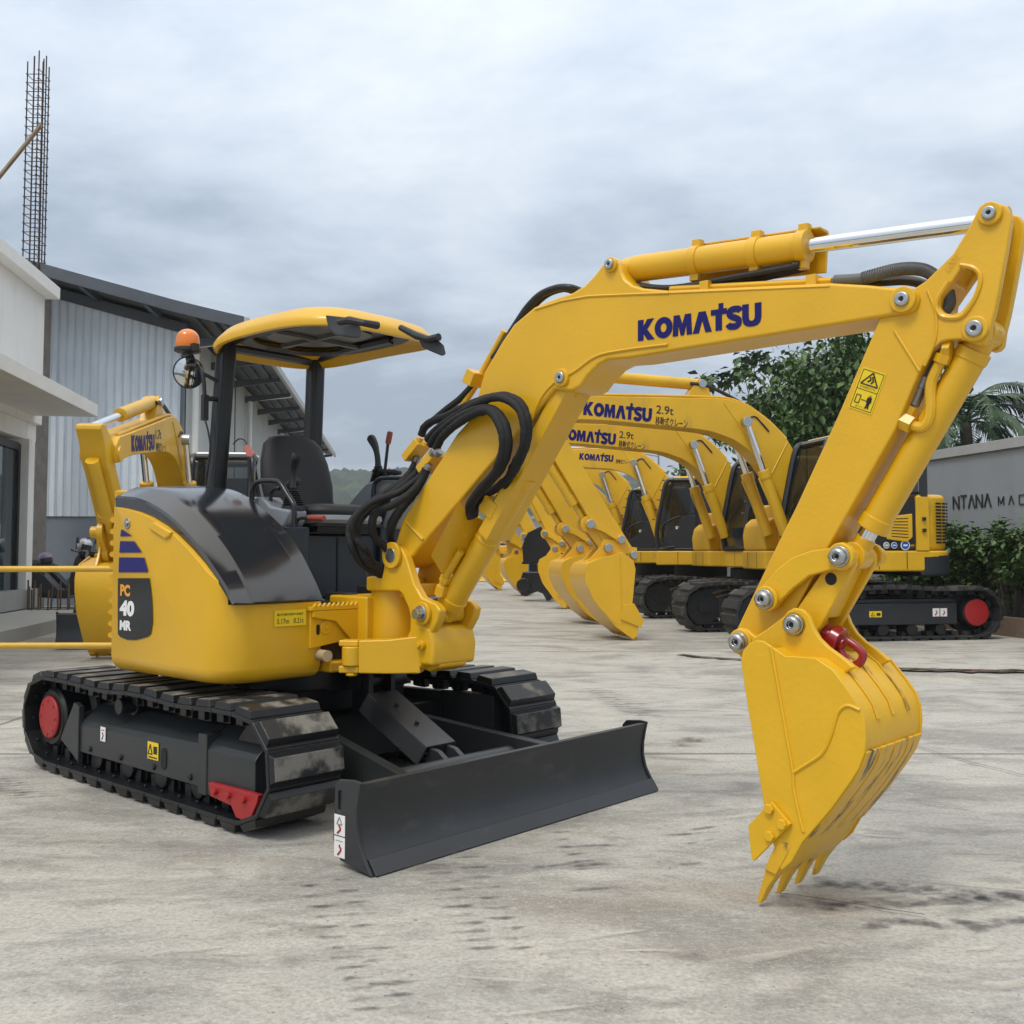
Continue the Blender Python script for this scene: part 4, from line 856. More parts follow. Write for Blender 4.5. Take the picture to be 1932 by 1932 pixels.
bp_ = [(195,712),(205,665),(235,632),(268,618),(300,622),(335,645),(400,690),(480,695),(540,700),(620,755),(700,860),(745,930),(768,1000),(772,1070),(768,1135),(740,1210),(700,1275),(610,1400),(520,1505),(480,1550),(430,1640),(385,1680),(340,1650),(350,1575),(322,1480),(300,1370),(262,1130),(220,880)]
BP = [V(*cd(*p), BV) for p in bp_]
mb = MB(); mb.pxz(BP, -BV, -BV+.014); mb.pxz(BP, BV-.014, BV)
shell = [V(*cd(*p), BV) for p in ((340,655),(400,697),(480,702),(540,707),(615,762),(694,866),(738,935),(760,1003),(763,1070),(759,1132),(732,1206),(693,1268),(604,1393),(515,1497),(475,1545),(425,1632),(372,1690),(345,1712))]
inn = [];
for i, (x, z) in enumerate(shell):
    a, b = shell[max(i-1, 0)], shell[min(i+1, len(shell)-1)]; t = Vector((b[0]-a[0], b[1]-a[1])).normalized(); inn.append((x - t.y*-.014*-1, z - t.x*.014*1) if False else (x + t.y*.014, z - t.x*.014))
mb.pxz(shell + inn[::-1], -BV+.013, BV-.013)
bucket = mb.build('bucket', YEL2, hero, bevel=.004, ang=30)
mb = MB()
mb.tube(crs([V3(*cd(*p), BV+.001) for p in ((335, 650), (350, 730), (380, 900), (415, 1100), (437, 1230), (440, 1300), (460, 1400), (485, 1500))], 4), .0065, 6)
mb.tube(crs([V3(*cd(*p), BV+.001) for p in ((440, 1228), (500, 1190), (570, 1140), (610, 1060), (640, 960), (670, 925), (700, 920), (745, 940))], 4), .0065, 6)
mb.build_split('bucket_weld', YEL2, bucket)
mb = MB()                                                   # wear strips down the back and raised ribs
def strip(y, i0, i1, w, h):
    P = shell[i0:i1]; lo, hi = [], []
    loops = []
    for i, (x, z) in enumerate(P):
        a, b = shell[max(i0+i-1, 0)], shell[min(i0+i+1, len(shell)-1)]; t = Vector((b[0]-a[0], b[1]-a[1])).normalized(); n = Vector((-t.y, t.x)) * -1 if False else Vector((-t.y, t.x))
        loops.append([(x, y-w, z), (x+n.x*h, y-w, z+n.y*h), (x+n.x*h, y+w, z+n.y*h), (x, y+w, z)])
    mb.loft(loops)
for y in (-.185, -.062, .062, .185): strip(y, 9, 15, .055, .012)
for y in (-.13, .0, .13): strip(y, 2, 8, .012, .006)
mb.build_split('wear_strip', YELW, bucket, bevel=.003)
tip = V(*cd(281, 1772), .21); tz = max(tip[1], .0)
base1, base2 = V(*cd(338, 1640), .21), V(*cd(398, 1668), .21)
for y in (-.212, -.07, .07, .212):
    mb = MB(); t = Vector((base1[0]-tip[0], 0, base1[1]-tip[1])); tp = Vector((tip[0], y, .012)); b1, b2 = Vector((base1[0], y, base1[1])), Vector((base2[0], y, base2[1]))
    W = lambda p, w: [p+Vector((0, -w, 0)), p+Vector((0, w, 0))]
    e = (b1+b2)/2 - tp
    mb.loft([[*W(tp, .019), *W(tp+Vector((.016, 0, .002)), .019)[::-1]], [*W(tp.lerp(b1, .5), .026), *W(tp.lerp(b2, .5), .026)[::-1]], [*W(tp.lerp(b1, .86), .030), *W(tp.lerp(b2, .86), .030)[::-1]], [*W(tp.lerp(b1, .88), .040), *W(tp.lerp(b2, .88), .040)[::-1]], [*W(b1+e*.28, .042), *W(b2+e*.40, .042)[::-1]], [*W(b1+e*.95, .034), *W(b2+e*1.0, .034)[::-1]]])
    mb.build('tooth', YELW, bucket, bevel=.003)
for s in (-1, 1):
    mb = MB(); P = [V(*cd(*p), BV+.01) for p in ((340,1360),(430,1465),(350,1545),(262,1634),(250,1628),(235,1475),(240,1465),(305,1395))]; mb.pxz(P, *sorted((s*(BV+.002), s*(BV+.018)))); sc = mb.build('side_cutter', YEL2, bucket, bevel=.003)
    mb = MB()
    for p in ((328, 1395), (388, 1466), (332, 1520)): x, z = V(*cd(*p), BV+.02); mb.cyl((x, s*(BV+.018), z), (x, s*(BV+.034), z), .019, n=6)
    mb.build_split('cutter_bolt', YEL2, sc, bevel=.003)
ear = [(152,640),(150,605),(165,575),(190,560),(225,570),(262,600),(310,570),(395,505),(410,485),(440,468),(480,475),(510,505),(530,560),(560,610),(600,650),(655,690),(720,745),(640,790),(560,745),(480,722),(400,712),(330,690),(240,665),(200,705)]
mb = MB(); P = [V(*cd(*p), .165) for p in ear]
for a, b in ((-.165, -.14), (.14, .165)): mb.pxz(P, a, b)
mb.build_split('bucket_ear', YEL2, bucket, bevel=.007)
nut(bucket, cd(190, 625), .175, .036)
mb = MB(); x, z = V(*cd(580, 585), .03); b0 = Vector((x, -.03, z)); x, z = V(*cd(662, 632), .03); b1 = Vector((x, -.03, z)); dd = (b1-b0)
mb.cyl(b0, b0+dd*.55, .040, n=20); mb.cyl(b0+dd*.42, b0+dd*.95, .052, n=24); mb.cyl(b0+dd*.9, b0+dd*1.15, .026, n=16); hk = mb.build('lifting_hook', REDH, hero, bevel=.005)
mb = MB(); e0 = V3(*cd(672, 640), .03); e1 = V3(*cd(745, 722), .03); ax = (e1-e0); pr = Vector((ax.z, 0, -ax.x)).normalized()*.032
pts = [e0+pr*.7, e0+ax*.5+pr, e0+ax*.85+pr*.9, e1, e0+ax*.85-pr*.9, e0+ax*.5-pr, e0-pr*.7]
mb.tube(crs(pts, 6), [.015]*36+[.015], 12); mb.tube(crs([e0+pr*.7, e0-pr*.0-ax*.08, e0-pr*.7], 4), .016, 10); mb.build('hook_loop', REDH, hk)
# ---- hoses between the boom and the machine
H = []
ch = c2p
def hose(pix, r, m=HOSE, k=6, name='hydraulic_hose'):
    P = crs([V3(*ch(a, b), v) for a, b, v in pix], k); mb = MB(); mb.tube(P, [r*(1+(.16*noise.noise((p.x*40, p.y*40, p.z*40+r*900)) if m is HOSE else 0)) for p in P], 12); return mb.build(name, m, hero)
hose([(800,690,.03),(830,610,.04),(920,545,.06),(1050,500,.10),(1250,400,.14),(1440,325,.16),(1600,295,.17),(1740,330,.18),(1830,430,.18),(1870,600,.18),(1850,780,.17),(1790,930,.15),(1700,1090,.12),(1570,1210,.08),(1440,1290,.06),(1340,1380,.06),(1330,1500,.05)], .0205)
hose([(860,735,.05),(930,650,.07),(1050,560,.11),(1250,430,.15),(1420,345,.18),(1560,310,.19),(1690,350,.20),(1790,450,.20),(1830,600,.20),(1830,760,.19),(1790,880,.17),(1720,1010,.14),(1680,1120,.10),(1650,1240,.06)], .019)
hose([(890,790,.08),(940,700,.10),(1060,590,.13),(1200,500,.16),(1380,425,.18),(1520,435,.19),(1620,540,.20),(1670,700,.20),(1665,850,.19),(1600,1020,.17),(1480,1160,.14),(1370,1270,.12),(1300,1400,.10),(1330,1520,.08)], .020)
hose([(950,820,.10),(1000,720,.12),(1100,620,.15),(1240,520,.17),(1400,450,.19),(1490,450,.20),(1570,550,.21),(1620,700,.21),(1610,880,.20),(1540,1070,.18),(1430,1190,.15),(1330,1320,.13),(1280,1420,.11),(1300,1530,.09)], .021)
hose([(2520,-775,-.01),(2400,-790,.02),(2280,-798,.03)] if False else [(1335,150,.05),(1290,215,.05),(1180,330,.05),(1050,430,.05),(930,530,.04),(830,620,.03),(810,690,.03)], .017, RUB)
hose([(2460,-730,-.02),(2370,-770,.0),(2280,-795,.03),(2160,-790,.03),(2000,-725,.03),(1870,-600,.04),(1760,-440,.05),(1600,-190,.05),(1520,-80,.05)], .017, RUB)
hose([(2400,-725,-.02),(2310,-765,-.01),(2220,-780,.0),(2080,-735,.0),(1960,-640,.0),(1850,-500,.01),(1700,-270,.02),(1540,-50,.03)], .015, RUB)
lowers = [[(745,960,.0),(690,1060,.02),(600,1160,.06),(480,1240,.12),(350,1330,.18),(210,1430,.24),(110,1540,.28),(70,1660,.30),(95,1800,.30),(160,1930,.26),(260,2030,.20),(420,2110,.12)],
  [(810,980,.05),(740,1080,.07),(620,1190,.11),(470,1300,.16),(310,1410,.21),(190,1520,.26),(150,1640,.28),(170,1790,.27),(240,1930,.24),(330,2020,.18),(470,2090,.10)],
  [(850,1000,.08),(790,1100,.10),(690,1180,.13),(560,1270,.19),(330,1350,.27),(180,1470,.31),(110,1600,.32),(130,1720,.30),(230,1830,.26),(300,1960,.20),(450,2040,.12)],
  [(850,1040,.10),(810,1130,.11),(700,1260,.15),(520,1390,.21),(350,1460,.24),(300,1590,.25),(330,1720,.22),(420,1800,.17),(500,1920,.12)],
  [(840,1080,.06),(780,1200,.08),(690,1330,.10),(590,1450,.12),(520,1580,.13),(490,1700,.12),(510,1830,.08)],
  [(800,1130,.0),(700,1280,.02),(600,1400,.04),(500,1540,.05),(470,1680,.04),(500,1800,.02)]]
for i, l in enumerate(lowers): hose(l, (.019, .021, .017, .020, .018, .017)[i], k=8)
mb = MB()
for a, b, v in (((765, 905), (725, 985), 0), ((820, 935), (775, 1010), .03), ((860, 960), (800, 1070), .06), ((880, 980), (840, 1080), .09), ((935, 845), (900, 890), .09), ((985, 850), (945, 890), .11), ((1630, 1250), (1540, 1390), .06)):
    p, q_ = V3(*ch(*a), v), V3(*ch(*b), v); mb.cyl(p, q_, .0185, n=12)
    for t in (.25, .5, .75): mb.cyl(p.lerp(q_, t-.05), p.lerp(q_, t+.05), .0225, n=8)
mb.build_split('hose_fitting', FIT, hero, bevel=.002)
mb = MB()
for (a, b), v in (((690, 810), 0), ((840, 930), .05)):
    p = V3(*ch(a+70, b+20), v); M = Matrix.Translation(p) @ Matrix.Rotation(R(-38), 4, 'Y'); mb.box(-.075, .055, -.05, .05, -.022, .022, M)
for a, b, v in (((760, 790), (790, 715), .02), ((830, 800), (850, 755), .05)): mb.cyl(V3(*ch(*a), v), V3(*ch(*b), v), .02, n=8)
p = V3(*ch(1345, 110), .06); mb.box(-.04, .03, -.05, .05, -.03, .03, Matrix.Translation(p) @ Matrix.Rotation(R(-60), 4, 'Y'))
mb.tube([V3(*ch(*p), .04) for p in ((1210, 400), (1370, 150), (1440, 0), (1600, -290), (1640, -360))], .017, 8)
p = V3(*ch(1520, 1420), .05); mb.box(-.04, .04, -.04, .04, -.045, .045, Matrix.Translation(p) @ Matrix.Rotation(R(-58), 4, 'Y')); mb.cyl(V3(*ch(1450, 1475), .06), V3(*ch(1500, 1500), .04), .022, n=8)
mb.build_split('hose_clamp_block', YEL, hero, bevel=.004)
# tag hanging from the near post
k0 = V3(440, 842, .22)
mb = MB(); P = [V3(*p, .22) for p in ((440, 838), (449, 829), (459, 829), (466, 838), (468, 846))]; mb.tube(crs(P, 4), .004, 6)
tg = mb.build('key_tag', BLKP); tg.parent = None; tg.matrix_world = Matrix.Translation((-1.194, 5.856, 0)) @ Matrix.Rotation(math.atan2(-.6717, .7408), 4, 'Z')
tag(tg, 'small pink plastic key tag hanging on a black loop beside the operator seat', 'tag')
mb = MB(); P = [V3(*p, .22) for p in ((459, 845), (470, 838), (481, 856), (477, 862), (469, 862))]; mb.loft([[p for p in P], [p+Vector((.004, -.008, 0)) for p in P]]); t2 = mb.build('tag_card', mat('pink_tag', (.50, .16, .15), .5, var=.2, vscale=60), tg, bevel=.002)
# ------------------------------------------------------------------ the other excavators
GRYR = mat('row_charcoal', (.022, .025, .030), .45, var=.2, vscale=3)
SHOR = noise_mix(mat('row_track', (.020, .0205, .021), .6, var=.25, vscale=4), (.085, .080, .070), .55, .72, 3)
CABF = mat('cab_frame', (.016, .018, .022), .35)
INNR = mat('cab_interior', (.035, .037, .04), .7)
DIRT = mat('row_dark', (.010, .0105, .011), .6)
LETY = mat('row_letter', (.018, .015, .012), .6)
BLKA = mat('attachment_black', (.008, .008, .009), .28, coat=.2)
def tube_y(mb, x, z, y0, y1, r, n=18): mb.cyl((x, y0, z), (x, y1, z), r, n=n)
BOOM = [(4.40,3.36),(4.34,3.45),(4.2,3.49),(3.81,3.48),(2.25,3.49),(1.90,3.50),(1.52,3.46),(1.1,3.25),(.74,2.93),(.52,2.5),(.38,1.96),(.30,1.42),(.38,1.30),(.52,1.32),(.72,1.75),(.93,2.22),(1.08,2.46),(1.20,2.60),(1.33,2.73),(1.52,2.86),(1.72,2.94),(2.03,3.02),(2.69,3.07),(3.45,3.12),(3.9,3.13),(4.24,3.10),(4.38,3.16)]
ARM = [(4.80,3.96),(4.92,3.90),(4.93,3.75),(4.74,3.35),(4.62,3.05),(4.47,2.88),(3.80,1.78),(3.38,1.10),(3.22,1.06),(3.10,1.12),(3.08,1.24),(3.44,1.80),(4.13,2.92),(4.20,3.10),(4.25,3.38),(4.68,3.90)]
BKT = [(3.91,.97),(3.86,1.08),(3.73,1.14),(3.36,1.24),(3.20,1.12),(3.17,1.0),(3.22,.52),(3.12,.30),(3.15,.06),(3.22,.02),(3.47,.20),(3.79,.57),(3.90,.82)]
def row_excavator(fr, label, group, s=1.0, kind='big', bucket='bucket', boom_mod=None, texts=('logo', '2.9t', '移動式クレーン'), blade=False, detail=True, skyroof=False):
    o = empty('excavator', (fr.o[0], fr.o[1], 0), math.atan2(fr.h[1], fr.h[0]), label, 'excavator', group)
    o.scale = (s, s, s)
    L = 2.05 if kind == 'big' else 1.62; rr = .34 if kind == 'big' else .30; W1 = 1.24 if kind == 'big' else 1.14; BWd = .50 if kind == 'big' else .45
    for sg in (1, -1):
        ys = sorted((sg*(W1-BWd), sg*W1)); cx = L-rr-.04
        path = [(-cx+2*cx*i/10, .04) for i in range(11)] + arc(cx, rr+.04, rr, -80, 84, 10) + [(cx-2*cx*i/10, 2*rr+.04+.02*math.sin(i*1.3)) for i in range(1, 10)] + arc(-cx, rr+.04, rr, 96, 262, 10)
        mb = MB(); crawler_belt(mb, path, ys[0], ys[1], .195, .06, pad=.7, two=False); mb.build('crawler_track', SHOR, o, bevel=.008, seg=1)
        a, b = sorted((sg*(W1-BWd+.08), sg*(W1-.10)))
        mb = MB(); mb.box(-cx+rr*.9, cx-.25, a, b, .22, .52); mb.pxz([(-cx+rr*.9, .52), (cx-.25, .52), (cx-.5, .58), (-cx+rr, .58)], a, b-.04)
        f = mb.build('track_frame', GRYR, o, bevel=.01)
        mb = MB()
        for k in range(6): tube_y(mb, -cx+.55+k*(2*cx-1.1)/5, .15, a+.02, b-.02, .085, 14)
        tube_y(mb, .1, .64, a, b, .06, 14); tube_y(mb, cx, rr+.04, a, b-.02, rr*.78, 24); tube_y(mb, cx, rr+.04, a, b+.005, rr*.25, 16); mb.build_split('track_roller', DIRT, f)
        mb = MB(); mb.lathe([(rr*.86, 0), (rr*.86, .12), (rr*.62, .14), (rr*.62, .30), (rr*.57, .33)], (-cx, sg*(W1-BWd+.06), rr+.04), (0, sg, 0), 28); fd = mb.build('drive_sprocket', DIRT, o, bevel=.006)
        mb = MB(); mb.lathe([(rr*.55, 0), (rr*.56, .035), (rr*.5, .04), (.01, .042)], (-cx, sg*(W1-.12), rr+.04), (0, sg, 0), 30); mb.build('drive_cover', RED, fd, bevel=.003)
        if sg > 0 and detail:
            def stk(nm, m, x, z, w, h, mark):
                mb = MB(); quad_sheet(mb, (x, b+.0, z), (-w, 0, 0), (0, 0, h), (0, .003, 0)); st_ = mb.build(nm, m, f, smooth=False)
                mb = MB()
                if mark == 'hook': mb.tube([(x-w*.5-.018*math.sin(t*.5)*(1 if t > 3 else .3), b+.004, z+h*.75-h*.6*t/9) for t in range(10)], .008, 5)
                else: mb.tube([(x-.03, b+.004, z+.02), (x-.08, b+.004, z+.02), (x-.055, b+.004, z+.065), (x-.03, b+.004, z+.02)], .005, 5); mb.box(x-.17, x-.11, b+.003, b+.005, z+.02, z+.06)
                mb.build('pictogram', RED if mark == 'hook' else INK, st_)
            stk('warning_sticker', STY, .0, .33, .19, .085, 'tri'); stk('lifting_sticker', WHT, -.98, .33, .105, .115, 'hook'); stk('lifting_sticker', WHT, -1.10, .33, .105, .115, 'hook')
            mb = MB(); mb.cyl((.62, b-.02, .38), (.62, b+.004, .38), .07, n=20); mb.build('frame_hole', DKBL, f, smooth=False)
    mb = MB(); mb.box(-.7, .7, -.8, .8, .35, .62); mb.cyl((0, 0, .6), (0, 0, .95), .55, n=32); mb.build('centre_frame', DIRT, o, bevel=.02)
    if blade:
        mb = MB(); mb.pxz([(2.16, .02), (2.10, .15), (2.08, .28), (2.11, .46), (2.06, .48), (2.02, .28), (2.06, .03)], -W1-.02, W1+.02)
        for y in (-W1-.03, W1+.01): mb.pxz([(2.16, .02), (2.10, .16), (2.09, .28), (2.12, .50), (1.98, .46), (1.96, .12)], y, y+.02)
        for y in (-.45, .45): mb.box(.5, 2.04, y-.06, y+.06, .20, .34)
        mb.build('dozer_blade', blade, o, bevel=.006)
    # revolving body
    tail = 1.46 if kind == 'big' else 1.15; hw = 1.22 if kind == 'big' else 1.12
    def outline(ins=0.0): return [(-.75, hw-ins)] + [(-.75-(tail-.75-ins)*math.sin(R(a))**.55, (hw-ins)*math.copysign(abs(math.cos(R(a)))**.55, math.cos(R(a)))) for a in (5, 12, 22, 34, 46, 58, 72, 90, 108, 122, 134, 146, 158, 168, 175)] + [(-.75, -hw+ins), (.82-ins, -hw+ins), (.87-ins, -hw+.06), (.87-ins, -.34), (.70-ins, -.26), (.68-ins, .1), (.80-ins, .2), (.80-ins, hw-.05), (.76-ins, hw-ins)]
    mb = MB(); mb.pxy(outline(), .97, 1.26); sk_ = mb.build('body_skirt', YELB, o, bevel=.03, seg=3)
    mb = MB()
    for y_, x_ in ((.62, .80), (-.62, .87), (-.95, .87)): mb.box(x_-.004, x_+.0015, y_-.006, y_+.006, 1.0, 1.24)
    for x_ in (.35, -.12, -.55): mb.box(x_-.006, x_+.006, hw-.004, hw+.0015, 1.0, 1.24)
    mb.build_split('panel_seam', DKBL, sk_, smooth=False)
    mb = MB(); mb.pxy([(x, y) for x, y in outline(.0) if x < -.70], .90, 1.22); cw = mb.build('counterweight', GRYR, o, bevel=.05, seg=3); cw.location = (-.02, 0, 0)
    mb = MB(); mb.pxy([(-.72, hw-.02), (-.72, -hw+.02)] + [(x*.995, y*.985) for x, y in outline(.02) if x < -.75][::-1], 1.26, 2.06); bd = mb.build('engine_housing', YELB, o, bevel=.07, seg=4)
    mb = MB(); mb.box(-.72, .62, -hw+.02, -.25, 1.26, 1.98); mb.pxz([(.60, 1.26), (.84, 1.26), (.86, 1.5), (.82, 1.68), (.72, 1.76), (.60, 1.78)], -hw+.03, -.40); mb.box(-.72, -.05, -.25, hw-.03, 1.26, 1.95); mb.build('tool_compartment', YELB, o, bevel=.05, seg=3)
    mb = MB(); mb.pxz([(-.15, 1.27), (-.70, 1.36), (-.70, 1.97), (-.15, 1.97)], hw-.03, hw-.012); mb.pxz([(.60, 1.27), (-.15, 1.27), (-.15, 1.97), (.2, 1.97)], hw-.03, hw-.014); mb.build('side_panel', CABF, o, bevel=.004)
    mb = MB(); mb.pxz([(-.24, 1.42), (-.55, 1.38), (-.64, 1.45), (-.64, 1.78), (-.32, 1.74), (-.24, 1.66)], hw-.012, hw+.012); dr = mb.build('vent_door', YELB, o, bevel=.012)
    mb = MB()
    for k in range(7): mb.pxz([(-.31, 1.455+k*.040), (-.57, 1.435+k*.045), (-.57, 1.448+k*.045), (-.31, 1.468+k*.040)], hw+.012, hw+.0135)
    mb.build('vent_slots', DKBL, dr, smooth=False)
    mb = MB(); mb.box(-.90, -.70, hw-.03, hw+.008, 1.26, 2.02); mb.build('pillar_panel', YELB, o, bevel=.006)
    mb = MB(); mb.box(-.83, -.79, hw+.008, hw+.05, 1.52, 1.57); mb.box(-.83, -.79, hw+.008, hw+.05, 1.68, 1.73); mb.build_split('door_latch', BLKP, o)
    # grille on the flank of the tail
    gx = lambda a: (-.75-(tail-.75)*math.sin(R(a))**.55, hw*abs(math.cos(R(a)))**.55)
    mb = MB()
    for k in range(13):
        pass
        for c in range(3):
            a0, a1 = 9+c*9, 9+c*9+7.6; z = 1.36+k*.046
            P = [gx(a0), gx((a0+a1)/2), gx(a1)]
            mb.add([(x*1.004, y*1.004, z) for x, y in P] + [(x*1.004, y*1.004, z+.028) for x, y in P], [(0, 1, 4, 3), (1, 2, 5, 4)])
    mb.build('grille_slots', DKBL, bd, smooth=False)
    if detail and kind == 'big':
        for x, r, m in ((-.24, .045, WHT), (-.36, .045, BLUE2), (-.53, .070, BLUE2)):
            mb = MB(); mb.cyl((x, hw-.012, 1.335), (x, hw-.005, 1.335), r, n=28); s_ = mb.build('round_sticker', WHT, o, smooth=False)
            mb = MB(); mb.cyl((x, hw-.005, 1.335), (x, hw-.003, 1.335), r*.82, n=28); mb.build('sticker_disc', LGRY if m is WHT else m, s_, smooth=False)
            mb = MB(); mb.box(x-r*.45, x+r*.45, hw-.003, hw-.0015, 1.335-r*.16, 1.335+r*.16); mb.build('sticker_emblem', WHT, s_, smooth=False)
    # cab: pillars, roof, doors, glass, seat
    fb, ft, cr, cl_, ctop = (.80, .60, .18, hw-.03, 2.86) if kind == 'big' else (.74, .58, .16, hw-.02, 2.74)
    cb_ = -.86 if kind == 'big' else -.72
    mb = MB()
    pil = lambda p, q, r=.045: mb.tube([p, q], r, 4)
    for y in (cr+.04, cl_-.03):
        mb.tube(crs([(fb, y, 1.28), (fb+.04, y, 1.65), (fb-.06, y, 2.2), (ft, y, ctop-.10), (ft-.16, y, ctop-.02)], 4), .05, 6)
        mb.tube([(-.02, y, 1.28), (-.04, y, ctop-.03)], .055, 4); mb.tube([(cb_, y, 1.28), (cb_, y, ctop-.03)], .07, 4)
        mb.tube([(ft-.1, y, ctop-.04), (cb_, y, ctop-.04)], .05, 4); mb.tube([(fb, y, 1.30), (cb_, y, 1.30)], .05, 4)
        mb.box(cb_, .0, y-.02, y+.02, 1.3, 1.62)
    for x, z in ((fb, 1.30), (ft-.08, ctop-.04), (cb_, 1.3), (cb_, ctop-.05)): mb.tube([(x, cr, z), (x, cl_, z)], .05, 4)
    mb.pxz([(.0, 1.3), (fb-.05, 1.3), (fb-.02, 1.5), (.45, 1.62), (.28, 1.95), (.0, 1.98)], cl_-.05, cl_-.01) if kind != 'big' else mb.box(.0, .16, cl_-.05, cl_-.01, 1.3, 2.1)
    mb.box(cb_+.02, cb_+.05, cr, cl_, 1.3, 2.1)
    cab = mb.build('cab', CABF, o, bevel=.008)
    mb = MB(); mb.box(fb-.05, fb+.0, cr+.02, cl_-.02, 1.26, 1.32)
    if kind == 'big': mb.pyz([(cr+.5, 1.3), (cl_, 1.3), (cl_, 1.62), (cr+.5, 1.62)], fb-.02, fb+.03) if False else mb.box(fb-.04, fb+.02, cl_-.14, cl_, 1.28, 1.75)
    mb.build('cab_front_panel', YELB, cab, bevel=.01)
    mb = MB(); mb.loft([[(cb_-.03, cr-.0, ctop-.04), (ft-.02, cr-.0, ctop-.06), (ft-.02, cl_+.01, ctop-.06), (cb_-.03, cl_+.01, ctop-.04)], [(cb_+.0, cr+.05, ctop+.05), (ft-.18, cr+.05, ctop+.04), (ft-.18, cl_-.05, ctop+.04), (cb_+.0, cl_-.05, ctop+.05)]]); rf = mb.build('cab_roof', WHT if skyroof else YELB, cab, bevel=.04, seg=3)  # white roof colour stands in for the sky reflected on it
    mb = MB(); mb.lathe([(.05, 0), (.06, .03), (.055, .09), (.0, .12)], (.25, cl_-.15, ctop+.03), (0, 0, 1), 16); mb.build('work_lamp', BLKP, rf)
    mb = MB()
    mb.loft([[(fb-.0, y, 1.34), (fb+.03, y, 1.66), (fb-.07, y, 2.2), (ft-.01, y, ctop-.12)] for y in (cr+.08, cl_-.07)], cap=False, closed=False)
    mb.add([(.02, cl_-.03, 1.34), (fb-.03, cl_-.03, 1.34), (fb-.06, cl_-.03, 2.2), (ft-.04, cl_-.03, ctop-.10), (.02, cl_-.03, ctop-.10)], [(0, 1, 2, 3, 4)])
    mb.add([(cb_+.08, cl_-.03, 1.62), (-.08, cl_-.03, 1.62), (-.08, cl_-.03, ctop-.10), (cb_+.08, cl_-.03, ctop-.10)], [(0, 1, 2, 3)])
    mb.add([(cb_+.05, cr+.03, 1.4), (fb-.05, cr+.03, 1.5), (ft-.05, cr+.03, ctop-.1), (cb_+.05, cr+.03, ctop-.10)], [(0, 1, 2, 3)])
    mb.build('cab_glass', GLS, cab, smooth=False)
    mb = MB(); my = (cr+cl_)/2; mb.box(-.55, .0, my-.26, my+.26, 1.30, 1.72); mb.box(-.62, -.48, my-.25, my+.25, 1.70, 2.45); mb.box(-.4, .15, my-.42, my-.30, 1.4, 1.85); mb.box(-.4, .15, my+.30, my+.42, 1.4, 1.85); mb.cyl((.1, my-.36, 1.85), (.15, my-.36, 2.05), .03); mb.cyl((.1, my+.36, 1.85), (.15, my+.36, 2.05), .03); mb.build('cab_seat', INNR, cab, bevel=.03)
    mb = MB(); hy = cl_+.03
    mb.tube(crs([(.42, hy, 1.35), (.62, hy, 1.36), (.66, hy, 1.75), (.42, hy+.02, 1.92), (.30, hy-.03, 1.95)], 4), .018, 8)
    mb.tube([(fb+.06, cr+.02, 1.7), (ft+.03, cr, ctop-.2)], .02, 6)
    for k in range(5): mb.tube([(fb+.08-.09*k*.6, cl_-.02, 1.9+k*.2), (fb+.13-.09*k*.6, cl_+.0, 1.9+k*.2)], .012, 5)
    mb.build_split('cab_handrail', FIT if kind == 'big' else BLKP, cab)
    if kind != 'big':
        mb = MB(); logo_w = .34; mb2 = logo('door_logo', 'KOMATSU', (.22+logo_w/2, cl_+.0, 1.70), (-logo_w, 0, 0), (0, 0, .065), WHT, cab, (0, .004, 0))
    # boom, cylinders, arm, bucket
    BP2 = boom_mod(BOOM) if boom_mod else BOOM
    am = (lambda l: boom_mod(l)) if boom_mod else (lambda l: l)
    bw = .19
    mb = MB(); mb.pxz([(v.x, v.z) for v in crs([(a, 0, b) for a, b in BP2], 3, True)], -bw, bw); bo = mb.build('boom', YELB, o, bevel=.012)
    mb = MB(); mb.tube([(x, bw, z) for x, z in am([(1.72, 3.43), (1.15, 2.66)])], .012, 5); mb.tube([(x, bw, z) for x, z in am([(.98, 2.40), (.72, 2.88)])], .012, 5)
    P = am([(4.1, 3.50), (2.25, 3.52), (1.55, 3.49), (1.08, 3.25), (.72, 2.93)]); mb.tube(crs([(x, bw-.06, z) for x, z in P], 5), .022, 7)
    mb.build_split('boom_pipe', YELB, bo)
    mb = MB(); mb.tube(crs([(x, bw-.1, z) for x, z in am([(2.2, 3.72), (1.9, 3.68), (1.5, 3.50), (1.2, 3.33)])], 5), .028, 7); mb.tube(crs([(x, bw+.01, z) for x, z in am([(1.40, 3.18), (1.25, 3.24), (1.15, 3.16), (1.02, 3.02)])], 5), .012, 6); mb.build_split('boom_hose', RUB, bo)
    (px_, pz_), = am([(1.42, 3.14)]); fx_, fz_ = .98, 1.30
    mb = MB(); mb2 = MB(); mb3 = MB()
    for y in (-.30, .30):
        p, q_ = Vector((px_, y, pz_)), Vector((fx_-.15, y, fz_+.2)); mb.cyl(q_, q_.lerp(p, .56), .085, n=20); mb.cyl(q_.lerp(p, .50), q_.lerp(p, .57), .095, n=20); mb2.cyl(q_.lerp(p, .55), p, .045, n=16)
        mb3.cyl((px_, y-.05, pz_), (px_, y+.06*(1 if y > 0 else -1), pz_), .075, n=20); mb.tube([q_+Vector((.10, 0, .15)), q_.lerp(p, .5)+Vector((.11, 0, 0))], .018, 6)
    bc_ = mb.build_split('boom_cylinder', YELB, o, bevel=.004)[0]; mb2.build_split('cylinder_rod', CHR, bc_); mb3.build_split('cylinder_pin', ZNC, bc_, bevel=.004)
    (ax0, az0), (ax1, az1) = am([(2.02, 3.72), (4.80, 3.86)])
